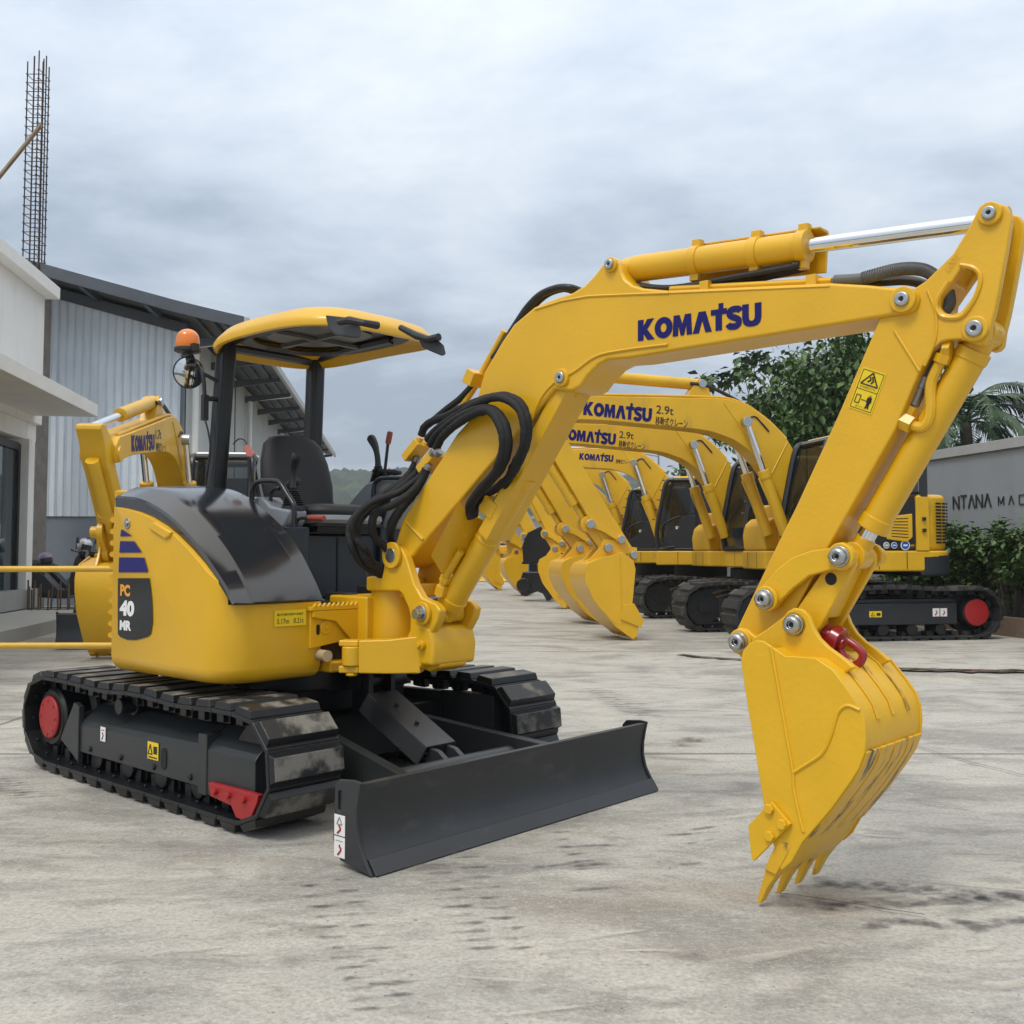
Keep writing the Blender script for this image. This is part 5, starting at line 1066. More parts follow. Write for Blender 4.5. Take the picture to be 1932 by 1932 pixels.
    mb = MB(); p, q_ = Vector((ax0, 0, az0)), Vector((ax1, 0, az1)); mb.cyl(p, p.lerp(q_, .58), .085, n=20); mb.pxz(am([(2.3, 3.44), (1.85, 3.44), (1.95, 3.76), (2.06, 3.80), (2.14, 3.72)]), -.1, .1); a_ = mb.build('arm_cylinder', YELB, o, bevel=.004)
    mb = MB(); mb.cyl(p.lerp(q_, .57), q_, .045, n=16); mb.build('cylinder_rod', CHR, a_)
    mb = MB(); mb.cyl((ax0, -.13, az0), (ax0, .13, az0), .06, n=18); mb.build('cylinder_pin', ZNC, a_, bevel=.004)
    mb = MB(); mb.pxz(am(ARM), -.14, .14); ar_ = mb.build('arm', YELB, o, bevel=.015)
    mb = MB(); mb.cyl((*am([(4.26, 3.26)])[0], 0)[:1] + (-.22,) + (am([(4.26, 3.26)])[0][1],), (am([(4.26, 3.26)])[0][0], .22, am([(4.26, 3.26)])[0][1]), .09, n=20); mb.build('arm_pin', YELB, ar_)
    (b0x, b0z), (b1x, b1z) = am([(4.72, 3.12), (3.76, 1.64)])
    p, q_ = Vector((b0x, 0, b0z)), Vector((b1x, 0, b1z))
    mb = MB(); mb.cyl(p, p.lerp(q_, .80), .075, n=20); mb.cyl(p.lerp(q_, .73), p.lerp(q_, .81), .085, n=20); mb.cyl(p.lerp(q_, .8), q_, .045, n=14); kc_ = mb.build('bucket_cylinder', YELB, o, bevel=.004)
    def bar2(name, pts, w, ys, m=YELB, par=o):
        pp = am(pts); mb = MB()
        for a, b in ys:
            C_ = crs([(x, 0, z) for x, z in pp], 5); lo, hi = [], []
            for i, c in enumerate(C_):
                t = (C_[min(i+1, len(C_)-1)]-C_[max(i-1, 0)]).normalized(); n_ = Vector((-t.z, 0, t.x)); lo.append((c.x+n_.x*w, c.z+n_.z*w)); hi.append((c.x-n_.x*w, c.z-n_.z*w))
            mb.pxz(lo + hi[::-1], a, b)
            for x, z in (pp[0], pp[-1]): tube_y(mb, x, z, a-.01, b+.01, w*1.5)
        return mb.build_split(name, m, par, bevel=.006)[0]
    sl1 = bar2('side_link', [(3.76, 1.64), (3.58, 1.58), (3.44, 1.50), (3.31, 1.42)], .045, [(-.21, -.15), (.15, .21)])
    mb = MB()
    for (x, z), r in zip(am([(3.76, 1.64), (3.31, 1.42)]), (.062, .058)): mb.cyl((x, .20, z), (x, .245, z), r, n=18)
    mb.build_split('link_pin', ZNC, sl1, bevel=.006)
    if bucket:
        bar2('bucket_link', [(3.76, 1.64), (3.50, 1.30)], .08, [(-.12, -.07), (.07, .12)])
    if bucket == 'bucket':
        hb = .44 if kind == 'big' else .36
        bk = am(BKT); mb = MB(); mb.pxz(bk, -hb, -hb+.02); mb.pxz(bk, hb-.02, hb)
        back = am([(3.30, 1.20), (3.73, 1.13), (3.86, 1.07), (3.91, .97), (3.90, .82), (3.79, .57), (3.47, .20), (3.20, .02)])
        inn_ = [(x-.025, z+.012) for x, z in back]; mb.pxz(back + inn_[::-1], -hb+.01, hb-.01)
        for y in (-.17, .14): mb.pxz(am([(3.06, 1.10), (3.06, 1.30), (3.18, 1.32), (3.40, 1.42), (3.56, 1.42), (3.62, 1.30), (3.78, 1.12), (3.2, 1.08)]), y, y+.03)
        bkt = mb.build('bucket', YEL, o, bevel=.006)
        mb = MB()
        for k in range(4):
            y = -hb+.06+k*(2*hb-.12)/3; (tx, tz), (ux_, uz_), (vx, vz) = am([(3.13, .0), (3.30, .02), (3.22, .14)]); tz = max(tz, .004)
            mb.loft([[(tx, y-.02, tz), (tx, y+.02, tz), (tx+.01, y+.02, tz+.004), (tx+.01, y-.02, tz+.004)], [(vx, y-.035, vz), (vx, y+.035, vz), (ux_, y+.035, uz_+.04), (ux_, y-.035, uz_+.04)]])
        mb.build_split('tooth', YELW, bkt)
        mb = MB()
        for s_ in (-1, 1): mb.pxz(am([(3.20, .52), (3.36, .50), (3.40, .30), (3.10, .18), (3.06, .28)]), *sorted((s_*hb, s_*(hb+.02))))
        mb.tube(crs([(x, hb+.001, z) for x, z in am([(3.86, .80), (3.74, .52), (3.45, .24)])], 5), .008, 5); mb.tube([(x, hb+.001, z) for x, z in am([(3.40, 1.18), (3.38, .22)])], .009, 5); mb.build_split('side_cutter', YEL, bkt, bevel=.004)
        mb = MB()
        for (x, z), r in zip(am([(3.50, 1.30), (3.12, 1.20)]), (.06, .058)): mb.cyl((x, .16, z), (x, .235, z), r, n=18)
        mb.build_split('bucket_pin', ZNC, bkt, bevel=.006)
    elif bucket == 'grapple':
        mb = MB(); gp = [(2.98, 1.90), (3.06, 1.72), (3.02, 1.45), (2.98, .98), (3.72, .98), (3.74, 1.40), (3.60, 1.72), (3.30, 1.86)]; mb.pxz(gp, -.26, -.20); mb.pxz(gp, .20, .26); mb.box(2.94, 3.76, -.22, .22, .93, .99); mb.box(3.3, 3.70, -.22, .22, .99, 1.6)
        mb.v = [(x-.36, y, z) for x, y, z in mb.v]; at_ = mb.build('rotator_frame', BLKA, o, bevel=.01)
        mb = MB(); mb.cyl((3.38, 0, .70), (3.38, 0, .95), .24, n=24); mb.pxz([(3.02, .74), (3.72, .74), (3.82, .45), (3.78, .16), (3.64, .12), (3.52, .20), (3.36, .25), (3.22, .20), (3.12, .02), (3.02, .04), (2.90, .36)], -.28, .28); tube_y(mb, 3.70, .40, -.34, .34, .18, 20); tube_y(mb, 3.06, .40, -.32, .32, .15, 20)
        mb.v = [(x-.36, y, z) for x, y, z in mb.v]; mb.build('crusher_jaw', BLKA, at_, bevel=.02)
    # lettering on the boom
    if texts:
        lo_ = am([(3.88, 3.16)])[0]; hi_ = am([(2.88, 3.13)])[0]; 
        if texts[0]:
            (ax, az), (bx_, bz_) = am([texts[3], texts[4]]) if len(texts) > 3 else am([(3.86, 3.19), (2.86, 3.12)])
            ux = Vector((bx_-ax, 0, bz_-az)); upv = Vector((ux.z, 0, -ux.x)).normalized()
            if upv.z < 0: upv = -upv
            logo('boom_logo', 'KOMATSU', (ax, bw, az), ux, upv*ux.length*.205, BLUE, bo, (0, .004, 0))
            e_ = Vector((bx_, bw+.004, bz_)) + ux.normalized()*.06; u_ = ux.normalized(); k = ux.length
            mb = MB()
            if texts[1]: text_into(mb, texts[1], e_+upv*k*.13, u_, upv, (0, 0, 0), h=.12*k, w=.26*k, bold=.008)
            if texts[2]: text_into(mb, texts[2], e_-upv*k*.04, u_, upv, (0, 0, 0), h=.13*k, w=.48*k, bold=.012)
            if mb.v: mb.build('boom_text', LETY, bo, smooth=False)
    return o
BLUE2 = mat('sticker_blue', (.02, .10, .42), .4)
GRP = 'yellow excavators parked in a row'
hd = (-.982, -.19)
shorten = lambda l: [(x if x < 1 else 1+(x-1)*.85, z) for x, z in l]
E1 = row_excavator(Frame(4.77, 15.48, *hd), 'nearest yellow excavator of the row, with round stickers and red track hub beside the hedge', GRP, texts=('logo', '2.9t', '移動式クレーン', (3.86, 3.20), (2.84, 3.12)))
E2 = copy_tree(E1); E2.location = (4.55, 18.75, 0)
E2.rotation_euler.z += R(1.6); E2['label'] = 'second yellow excavator of the row, its lettered boom just below the nearest lettered boom'
E3 = row_excavator(Frame(4.0, 21.75, -.955, .27), 'third yellow excavator of the row, with dark logo door and grey dozer blade', GRP, s=1.0, kind='small', blade=mat('grey_blade', (.12, .125, .13), .5, var=.15), boom_mod=shorten, texts=('logo', None, '移動式クレーン', (2.86, 3.25), (1.98, 3.18)), detail=False)
E4 = row_excavator(Frame(3.62, 25.3, -.97, .20), 'fourth yellow excavator of the row, carrying a black crusher attachment', GRP, s=1.0, kind='small', bucket='grapple', boom_mod=shorten, texts=('logo', '1.7t', '移動式クレーン', (3.2, 3.20), (2.4, 3.12)), detail=False)
E5 = row_excavator(Frame(3.35, 29.6, *hd), 'fifth excavator of the row, its yellow bucket set down left of the black attachment', GRP, s=.95, kind='small', texts=None, detail=False)
E6 = copy_tree(E5); E6.location = (2.55, 33.8, 0); E6['label'] = 'farthest yellow excavator of the row, mostly hidden behind the others'
# the excavator behind, on the left
def fold(l):
    out = []
    for x, z in l:
        t = max(0, min(1, (x-1.2)/3.1)); z2 = z - .68*t*max(0, min(1, (z-1.2)/2.0))
        if x > 4.2 and z > 3.4: z2 -= (z-3.4)*.6
        z2 -= .24*max(0, min(1, (z2-1.5)/1.4))
        out.append((x if x < 3.6 else 3.6+(x-3.6)*.72, z2))
    return out
E7 = row_excavator(Frame(-4.84, 15.25, .075, -1.0), 'yellow excavator behind the front machine on the left, boom folded towards the camera', 'yellow excavators parked facing the camera', s=.97, kind='small', texts=('logo', '1.7t', '移動式クレーン', (3.6, 3.20), (2.6, 3.12)), detail=False, boom_mod=fold, blade=GRY, skyroof=True)
E7['group'] = 'yellow excavators parked round the yard'
mb = MB(); mb.lathe([(.07, 0), (.075, .03), (.07, .08), (.04, .12), (.0, .13)], (-.25, .35, 2.78), (0, 0, 1), 18); mb.build('beacon', ORG, E7)
# ------------------------------------------------------------------ ground, buildings, walls
def concrete():
    m = bpy.data.materials.new('yard_concrete'); m.use_nodes = True; nt = m.node_tree; p = nt.nodes['Principled BSDF']; N = nt.nodes.new; Lk = nt.links.new
    t = N('ShaderNodeTexCoord')
    def nz(scale, stretch=(1, 1, 1), detail=8, rough=.6, rot=0, dist=0.0, loc=(0, 0, 0)):
        mp_ = N('ShaderNodeMapping'); mp_.inputs['Scale'].default_value = stretch; mp_.inputs['Rotation'].default_value = (0, 0, rot); mp_.inputs['Location'].default_value = loc; Lk(t.outputs['Object'], mp_.inputs[0])
        n = N('ShaderNodeTexNoise'); n.inputs['Scale'].default_value = scale; n.inputs['Detail'].default_value = detail; n.inputs['Roughness'].default_value = rough; n.inputs['Distortion'].default_value = dist; Lk(mp_.outputs[0], n.inputs['Vector']); return n.outputs[0]
    def mr(x, a, b, c=0., d=1.):
        n = N('ShaderNodeMapRange'); n.inputs[1].default_value = a; n.inputs[2].default_value = b; n.inputs[3].default_value = c; n.inputs[4].default_value = d; Lk(x, n.inputs[0]); return n.outputs[0]
    def mix(f, a, b):
        n = N('ShaderNodeMix'); n.data_type = 'RGBA'
        if isinstance(f, float): n.inputs[0].default_value = f
        else: Lk(f, n.inputs[0])
        for x, i in ((a, 6), (b, 7)):
            if isinstance(x, tuple): n.inputs[i].default_value = (*x, 1)
            else: Lk(x, n.inputs[i])
        return n.outputs[2]
    c = mix(mr(nz(.35, detail=6), .35, .65), (.370, .362, .334), (.465, .453, .417))
    c = mix(mr(nz(1.3, (1, 1.5, 1), rot=.3, dist=.6), .40, .68), c, (.50, .48, .43))
    c = mix(mr(nz(.7, (.8, 1.2, 1), rot=-.2, dist=1.2, loc=(4, 2, 0)), .49, .62, 0, .72), c, (.195, .188, .170))
    c = mix(mr(nz(2.6, (.6, 1.3, 1), rot=-.35, dist=.8, loc=(1, 7, 0)), .52, .66, 0, .7), c, (.165, .162, .155))
    c = mix(mr(nz(3.4, (.6, 1.4, 1), rot=.15, dist=.8, loc=(9, 1, 0)), .56, .75, 0, .6), c, (.54, .515, .455))
    c = mix(mr(nz(9, (.7, 1.3, 1), rot=-.3, dist=.7, loc=(3, 3, 0)), .54, .70, 0, .6), c, (.21, .203, .184))
    c = mix(mr(nz(26, (.8, 1.3, 1), rot=-.1, dist=.3, loc=(8, 3, 0)), .50, .72, 0, .55), c, (.52, .50, .44))
    c = mix(mr(nz(34, (.8, 1.3, 1), rot=-.35, loc=(5, 9, 0)), .56, .72, 0, .5), c, (.17, .165, .15))
    c = mix(mr(nz(.5, (.5, 1.4, 1), loc=(11, 5, 0)), .60, .72, 0, .4), c, (.30, .215, .13))
    c = mix(mr(nz(55, detail=6, rough=.7), .42, .62, 0, .5), c, (.20, .195, .18))
    c = mix(mr(nz(90, detail=3, loc=(6, 6, 6)), .55, .68, 0, .5), c, (.56, .53, .47))
    c = mix(mr(nz(38, detail=2, loc=(1, 8, 3)), .68, .74, 0, .75), c, (.09, .085, .075))
    c = mix(mr(nz(7, detail=10, rough=.75, loc=(2, 2, 5)), .64, .70, 0, .7), c, (.14, .125, .105))
    # poured joints
    sp = N('ShaderNodeSeparateXYZ'); Lk(t.outputs['Object'], sp.inputs[0])
    def mth(op, a, b):
        n = N('ShaderNodeMath'); n.operation = op
        for x, i in ((a, 0), (b, 1)):
            if isinstance(x, (int, float)): n.inputs[i].default_value = x
            else: Lk(x, n.inputs[i])
        return n.outputs[0]
    wob = mth('MULTIPLY', mth('SUBTRACT', nz(1.5, loc=(7, 7, 7)), .5), .05)
    for ax, offs, per in ((1, 12.9, 6.5), (0, 9.3, 13.0)):
        v = mth('ADD', mth('SUBTRACT', sp.outputs[ax], offs), wob); v = mth('ABSOLUTE', mth('SUBTRACT', mth('MODULO', mth('ADD', v, per*20.5), per), per/2), 0)
        c = mix(mr(v, .008, .03, .75, 0.), c, (.075, .07, .062))
    Lk(c, p.inputs['Base Color'])
    Lk(mr(nz(.8, loc=(4, 4, 4)), .35, .65, .55, .82), p.inputs['Roughness']); p.inputs['Specular IOR Level'].default_value = .35
    b = N('ShaderNodeBump'); b.inputs['Strength'].default_value = .7; b.inputs['Distance'].default_value = .008
    h = mth('ADD', mth('ADD', nz(22, (.8, 1.2, 1), rot=-.3), mth('MULTIPLY', nz(70, detail=4), .5)), mth('MULTIPLY', nz(5), .8)); Lk(h, b.inputs['Height']); Lk(b.outputs[0], p.inputs['Normal'])
    return m
CONC = concrete()
EARTH = noise_mix(mat('earth', (.10, .085, .06), .9, var=.3, vscale=.3), (.05, .08, .03), .45, .6, .15)
mb = MB(); mb.add([(-900, -60, -.03), (900, -60, -.03), (900, 1200, -.03), (-900, 1200, -.03)], [(0, 1, 2, 3)]); struct(mb.build('ground', EARTH, smooth=False))
mb = MB(); mb.add([(-14, -12, 0), (10.5, -12, 0), (9.6, 8, 0), (7.3, 18, 0), (4.6, 60, 0), (-1, 110, 0), (-40, 110, 0), (-40, 24, 0), (-14, 24, 0)], [(0, 1, 2, 3, 4, 5, 6, 7, 8)]); struct(mb.build('yard_pavement', CONC, smooth=False))
# stains, scuffs and tyre prints lying on the concrete
def stain_mat(name, col, a, sc):
    m = bpy.data.materials.new(name); m.use_nodes = True; nt = m.node_tree; nt.nodes.clear(); N = nt.nodes.new
    o = N('ShaderNodeOutputMaterial'); mx = N('ShaderNodeMixShader'); tr = N('ShaderNodeBsdfTransparent'); d = N('ShaderNodeBsdfDiffuse'); d.inputs[0].default_value = (*col, 1)
    t = N('ShaderNodeTexCoord'); n = N('ShaderNodeTexNoise'); n.inputs['Scale'].default_value = sc; n.inputs['Detail'].default_value = 6
    at_ = N('ShaderNodeAttribute'); at_.attribute_name = 'fade'
    mr = N('ShaderNodeMapRange'); mr.inputs[1].default_value = .32; mr.inputs[2].default_value = .68; mr.inputs[3].default_value = 0; mr.inputs[4].default_value = a
    mu = N('ShaderNodeMath'); mu.operation = 'MULTIPLY'
    nt.links.new(t.outputs['Object'], n.inputs['Vector']); nt.links.new(n.outputs[0], mr.inputs[0]); nt.links.new(mr.outputs[0], mu.inputs[0]); nt.links.new(at_.outputs['Fac'], mu.inputs[1])
    nt.links.new(mu.outputs[0], mx.inputs[0]); nt.links.new(tr.outputs[0], mx.inputs[1]); nt.links.new(d.outputs[0], mx.inputs[2]); nt.links.new(mx.outputs[0], o.inputs[0])
    return m
def stains(name, blobs, m, z):           # blobs: (x, y, rx, ry, angle)
    v, f, fade = [], [], []
    for (x, y, rx, ry, a) in blobs:
        b = len(v); n = 14; v.append((x, y, z)); fade.append(1.0)
        for ring, fa in ((.55, .8), (1.0, 0.0)):
            for i in range(n):
                t = 2*math.pi*i/n; k = ring*(1+.22*math.sin(3*t+x*9)+.12*math.sin(7*t+y*5)); px, py = rx*k*math.cos(t), ry*k*math.sin(t)
                v.append((x+px*math.cos(a)-py*math.sin(a), y+px*math.sin(a)+py*math.cos(a), z)); fade.append(fa)
        for i in range(n):
            j = (i+1) % n; f.append((b, b+1+i, b+1+j)); f.append((b+1+i, b+1+n+i, b+1+n+j, b+1+j))
    me = bpy.data.meshes.new(name); me.from_pydata(v, [], f); me.materials.append(m)
    at_ = me.attributes.new('fade', 'FLOAT', 'POINT'); at_.data.foreach_set('value', fade)
    o = bpy.data.objects.new(name, me); COL.objects.link(o); return struct(o)
rnd = random.Random(5)
bl = []
for i in range(9):                        # the double row of tyre prints by the bucket
    x, y = ground(1565+i*42, 1668+i*3); bl.append((x, y, .085, .05, .5)); x, y = ground(1545+i*46, 1712-i*2); bl.append((x+rnd.uniform(-.02, .02), y, .085, .045, -.4))
for i in range(8): x, y = ground(1650+i*40, 1745+rnd.uniform(-8, 8)); bl.append((x, y, .07, .04, rnd.uniform(-.6, .6)))
for i in range(14):                       # cleat marks behind the near track and in front
    x, y = ground(-40+i*11, 1452+i*4); bl.append((x-.1, y, .16, .02, .25))
for i in range(16): x, y = ground(1090+i*6, 1300+i*3.4); bl.append((x+.15, y, .22, .022, -.12))
for (ax_, ay_, bx__, by__, nn_) in ((585, 1672, 690, 1905, 13), (640, 1660, 760, 1900, 12), (800, 1585, 905, 1790, 14), (860, 1580, 985, 1790, 12), (1010, 1530, 1110, 1640, 9)):
    for i in range(nn_):
        u = i/(nn_-1); x, y = ground(ax_+(bx__-ax_)*u+rnd.uniform(-6, 6), ay_+(by__-ay_)*u); bl.append((x, y, rnd.uniform(.05, .085), rnd.uniform(.011, .017), .18+rnd.uniform(-.08, .08)))
for i in range(8): x, y = ground(990+rnd.uniform(0, 420), 1560+rnd.uniform(0, 120)); bl.append((x, y, rnd.uniform(.06, .2), rnd.uniform(.012, .03), rnd.uniform(-.1, .5)))
stains('tyre_marks', bl, stain_mat('tyre_mark', (.075, .075, .085), .75, 14), .004)
bl = []
for i in range(60):
    x, y = ground(rnd.uniform(-50, 1980), rnd.uniform(1240, 1930)); k = y/6; bl.append((x, y, rnd.uniform(.1, .5)*k, rnd.uniform(.03, .12)*k, rnd.uniform(-.4, .4)))
stains('concrete_stains', bl, stain_mat('stain_dark', (.17, .165, .15), .28, 7), .008)
bl = [(*ground(1305, 1398), .16, .10, .3), (*ground(1290, 1408), .12, .05, .3)]
stains('spill_patch', bl, stain_mat('spill', (.11, .09, .06), .9, 14), .010)
bl = []
for i in range(40):
    x, y = ground(rnd.uniform(-50, 1980), rnd.uniform(1260, 1930)); k = y/6; bl.append((x, y, rnd.uniform(.1, .45)*k, rnd.uniform(.02, .08)*k, rnd.uniform(-.4, .4)))
stains('cement_streaks', bl, stain_mat('stain_pale', (.60, .575, .51), .55, 8), .006)
def crack(name, pix, w, m, z, jag=2.2):
    P = crs([Vector((*ground(a, b), z)) for a, b in pix], 8); mb = MB(); v = []; f = []
    for i, p in enumerate(P):
        d = (P[min(i+1, len(P)-1)]-P[max(i-1, 0)]).normalized(); n = Vector((-d.y, d.x, 0)); ww = w*(.9+.5*noise.noise((i*.3, 3, 1))); ww = max(ww, w*.3)
        j = noise.noise((i*.35, 1, 7))*w*jag
        v += [p+n*(j+ww), p+n*(j-ww)]
    mb.add(v, [(2*i, 2*i+2, 2*i+3, 2*i+1) for i in range(len(P)-1)]); return struct(mb.build(name, m, fix=False, smooth=False))
CRK = mat('crack_dark', (.07, .065, .058), .9)
crack('crack', [(1462, 1690), (1540, 1700), (1640, 1716), (1745, 1732)], .0035, CRK, .012)
crack('crack', [(1660, 1392), (1720, 1408), (1800, 1432), (1932, 1466)], .004, CRK, .012)
WET = noise_mix(mat('wet_gutter', (.055, .045, .035), .16, spec=.5), (.16, .14, .11), .5, .6, 6, (1, 4, 1), .6)
crack('puddle', [(1660, 1263), (1720, 1265), (1800, 1267), (1870, 1268), (1990, 1270)], .15, WET, .014, .5)
crack('puddle', [(1284, 1236), (1310, 1240), (1350, 1243), (1400, 1246), (1470, 1250), (1560, 1258), (1660, 1262)], .06, WET, .0145, .5)

# warehouse
CORR = noise_mix(mat('corrugated_sheet', (.76, .82, .88), .45, 0, var=.05, vscale=1.2), (.64, .70, .76), .5, .75, 2.0, (3, 3, .35))
ROOFM = mat('roof_steel', (.085, .095, .11), .5, .2, var=.12, vscale=2); ROOFU = mat('roof_underside', (.11, .11, .108), .6, var=.12, vscale=3)
PLIN = mat('grey_plinth', (.20, .23, .265), .8, var=.06, vscale=2)
WH = empty('warehouse', (-7.72, 24, 0), R(6.3), 'grey corrugated metal warehouse with dark overhanging roof behind the front excavator', 'warehouse')
zr = lambda x: 6.72 - .262*x                 # roof line over local x (left is negative)
def corr_wall(name, x0, x1, fn, pitch, depth, mp_, mat_, par):
    v, f = [], []; x = x0; cols = []
    while x < x1:
        for dx, d in ((0, 0), (pitch*.70, 0), (pitch*.75, depth), (pitch*.80, depth*.2), (pitch*.88, depth*.2), (pitch*.93, depth)):
            if x+dx <= x1: cols.append((x+dx, d))
        x += pitch
    for cx, d in cols:
        zb, zt = fn(cx); v += [mp_(cx, d, zb), mp_(cx, d, zt)]
    f = [(2*i, 2*i+2, 2*i+3, 2*i+1) for i in range(len(cols)-1)]
    mb = MB(); mb.add(v, f); return mb.build(name, mat_, par, fix=False, ang=20)
corr_wall('gable_wall', -4.12, .02, lambda x: (2.06, zr(x)-.12), .183, .035, lambda x, d, z: (x, -.03-d, z), CORR, WH)
corr_wall('gable_wall_left', -9.0, -4.55, lambda x: (2.06, zr(x)-.12), .183, .035, lambda x, d, z: (x, -.03-d, z), CORR, WH)
corr_wall('side_wall', 0.0, 30.0, lambda y: (1.2, 6.55), .25, .03, lambda y, d, z: (.03+d, y, z), mat('side_sheet', (.60, .62, .62), .5, .1, var=.06, vscale=1), WH)
mb = MB(); mb.box(-9, 0, 0, 30, 0, 2.06); mb.pxz([(-9, 2.06), (0, 2.06), (0, 6.5), (-9, zr(-9)-.2)], .02, 29.9); mb.build('plinth_wall', PLIN, WH)
mb = MB(); mb.box(-4.50, -4.16, -.06, .0, 2.06, zr(-4.3)-.1); mb.build('corner_glazing', mat('dark_pane', (.03, .035, .04), .15), WH, smooth=False)
mb = MB()
for z in (3.0, 4.1, 5.2, 6.3): mb.box(-4.52, -4.14, -.085, -.06, z, z+.04)
mb.build_split('glazing_bar', FIT, WH)
XE, YF = 1.55, -1.35
mb = MB(); rl = lambda x: zr(x) + .05*max(0, (x+.5))**1.5*.5
xs = [XE, 1.0, .5, 0, -2, -5, -9.5]
mb.loft([[(x, YF, rl(x)+.10), (x, 31, rl(x)+.10), (x, 31, rl(x)), (x, YF, rl(x))] for x in xs]); mb.build('roof', ROOFU, WH, smooth=False)
mb = MB(); mb.loft([[(x, YF-.05, rl(x)+.14), (x, YF-.003, rl(x)+.14), (x, YF-.003, rl(x)-.13), (x, YF-.05, rl(x)-.13)] for x in xs]); mb.build('verge_flashing', ROOFM, WH, smooth=False)
mb = MB(); mb.box(XE+.003, XE+.10, YF-.05, 31, rl(XE)-.07, rl(XE)+.12); mb.build('eave_gutter', mat('gutter_pale', (.42, .44, .45), .5), WH, smooth=False)
mb = MB()
for x in (1.1, -.6, -2.0, -3.4, -5, -7): mb.box(x-.05, x+.05, YF, .0, rl(x)-.16, rl(x)-.01)
for y in [k*3.0 for k in range(0, 11)]: mb.loft([[(0, y-.06, 6.25), (0, y+.06, 6.25), (0, y+.06, 6.05), (0, y-.06, 6.05)], [(XE-.05, y-.06, rl(XE)-.01), (XE-.05, y+.06, rl(XE)-.01), (XE-.05, y+.06, rl(XE)-.12), (XE-.05, y-.06, rl(XE)-.12)]])
for x in (.4, .8, 1.2): mb.box(x-.03, x+.03, YF, 30, rl(x)-.10, rl(x)-.005)
mb.pxz([(-9, zr(-9)-.35), (.05, zr(.05)-.35), (.05, zr(.05)-.10), (-9, zr(-9)-.10)], -.10, -.06)
mb.build('roof_beam', ROOFM, WH, smooth=False)
mb = MB(); mb.cyl((.22, .15, 0), (.22, .15, 6.2), .075, n=14); mb.cyl((.22, 9, 0), (.22, 9, 6.1), .075, n=14); mb.cyl((.22, 18, 0), (.22, 18, 6.1), .075, n=14)
for y in (.15, 9, 18): mb.cyl((.22, y, 6.15), (XE, y, 6.3), .06, n=10)
mb.build_split('downpipe', WHT, WH)
mb = MB()
for y in (4.5, 7.0): mb.box(.02, .075, y-.05, y+.05, 1.2, 6.4)
mb.build_split('wall_post', BLKP, WH, smooth=False)
# white office
PLAS = noise_mix(mat('white_plaster', (.80, .80, .785), .75, var=.03, vscale=1.5, bump=.1, bscale=40), (.66, .65, .61), .55, .8, 1.2, (2, 2, .5))
OF = empty('office_building', (-8.86, 19.2, 0), R(7.9), 'white plastered office building with flat canopy and large window at the left edge', 'building')
mb = MB(); mb.box(-7, .0, -12, .0, 3.62, 6.05); mb.box(-7, -.12, -.62, -.02, .3, 3.62); mb.box(-7, -.10, -12, .0, 3.30, 3.62); mb.build('plaster_wall', PLAS, OF, bevel=.01)
mb = MB(); mb.box(-.125, -.02, -.62, -.30, .28, 3.30); mb.build('wall_pier', PLAS, OF, bevel=.008)
mb = MB(); mb.box(-7, .24, -12, .12, 6.053, 6.28); mb.build('parapet', mat('parapet_white', (.82, .82, .81), .7, var=.04), OF, bevel=.008)
mb = MB(); mb.box(-2, 1.12, -12, -.45, 3.74, 3.97); mb.build('entrance_canopy', mat('canopy_white', (.74, .74, .72), .75, var=.05, vscale=2), OF, bevel=.01)
mb = MB(); mb.box(-.25, -.21, -9, -.70, .5, 3.1); mb.build('window', mat('window_glass', (.03, .045, .05), .03, spec=1.0), OF, smooth=False)
mb = MB(); mb.box(-.26, -.16, -.72, -.60, .42, 3.2); mb.box(-.26, -.16, -9, -.72, 3.08, 3.22); mb.box(-.26, -.16, -9, -.72, .40, .52); mb.box(-.24, -.18, -2.2, -2.1, .5, 3.1); mb.build('window_frame', BLKP, OF, bevel=.006)
mb = MB()
for y in (-1.3, -1.05): mb.box(-.55, -.50, y, y+.12, .5, 3.1)
mb.build_split('curtain', LGRY, OF)
mb = MB(); mb.box(-7, .0, -12, -.0, .22, .56); mb.build('wall_base', mat('base_tile', (.32, .325, .325), .5, var=.08), OF, bevel=.006)
mb = MB(); mb.box(-7, 1.35, -12, .15, -.02, .20); ob = mb.build('terrace', mat('terrace_concrete', (.40, .40, .38), .8, var=.08, vscale=2), OF, bevel=.006)
mb = MB(); mb.box(-7, 1.30, -12.01, .13, -.025, .08); mb.build('terrace_side', EARTH, OF)
# rebar
RUST = mat('rusty_steel', (.045, .026, .020), .7, .3, var=.3, vscale=20)
mb = MB(); rcx, rcy = -10.62, 22.4; rw = .42
bars = [(-.17, -.12), (-.02, -.12), (.08, -.12), (.19, -.12), (.19, 0), (.19, .14), (.05, .14), (-.15, .14)]
for i, (a, b) in enumerate(bars): mb.tube([(rcx+a, rcy+b, 5.5), (rcx+a+.0, rcy+b, 12.15+.25*((i*7) % 5)/4)], .014, 6)
for k in range(24):
    z = 7.3+k*.198; P = [(rcx-.19, rcy-.14, z), (rcx+.21, rcy-.14, z), (rcx+.21, rcy+.16, z-.02), (rcx-.17, rcy+.16, z), (rcx-.19, rcy-.14, z+.015)]
    mb.tube(P, .010, 5); mb.tube([(rcx+.05, rcy-.13, z+.10), (rcx+.09, rcy-.14, z+.12), (rcx+.2, rcy-.13, z)], .009, 5)
rb = tag(mb.build('rebar_column', RUST), 'tall rusty rebar column cage rising above the white office parapet', 'rebar cage')
mb = MB(); mb.box(rcx-.3, rcx+.3, rcy-.3, rcy+.3, 0, 7.15); tag(mb.build('concrete_pillar', mat('raw_pillar', (.22, .20, .18), .9, var=.2), bevel=.01), 'raw concrete pillar stub under the rebar cage, behind the white parapet', 'pillar')
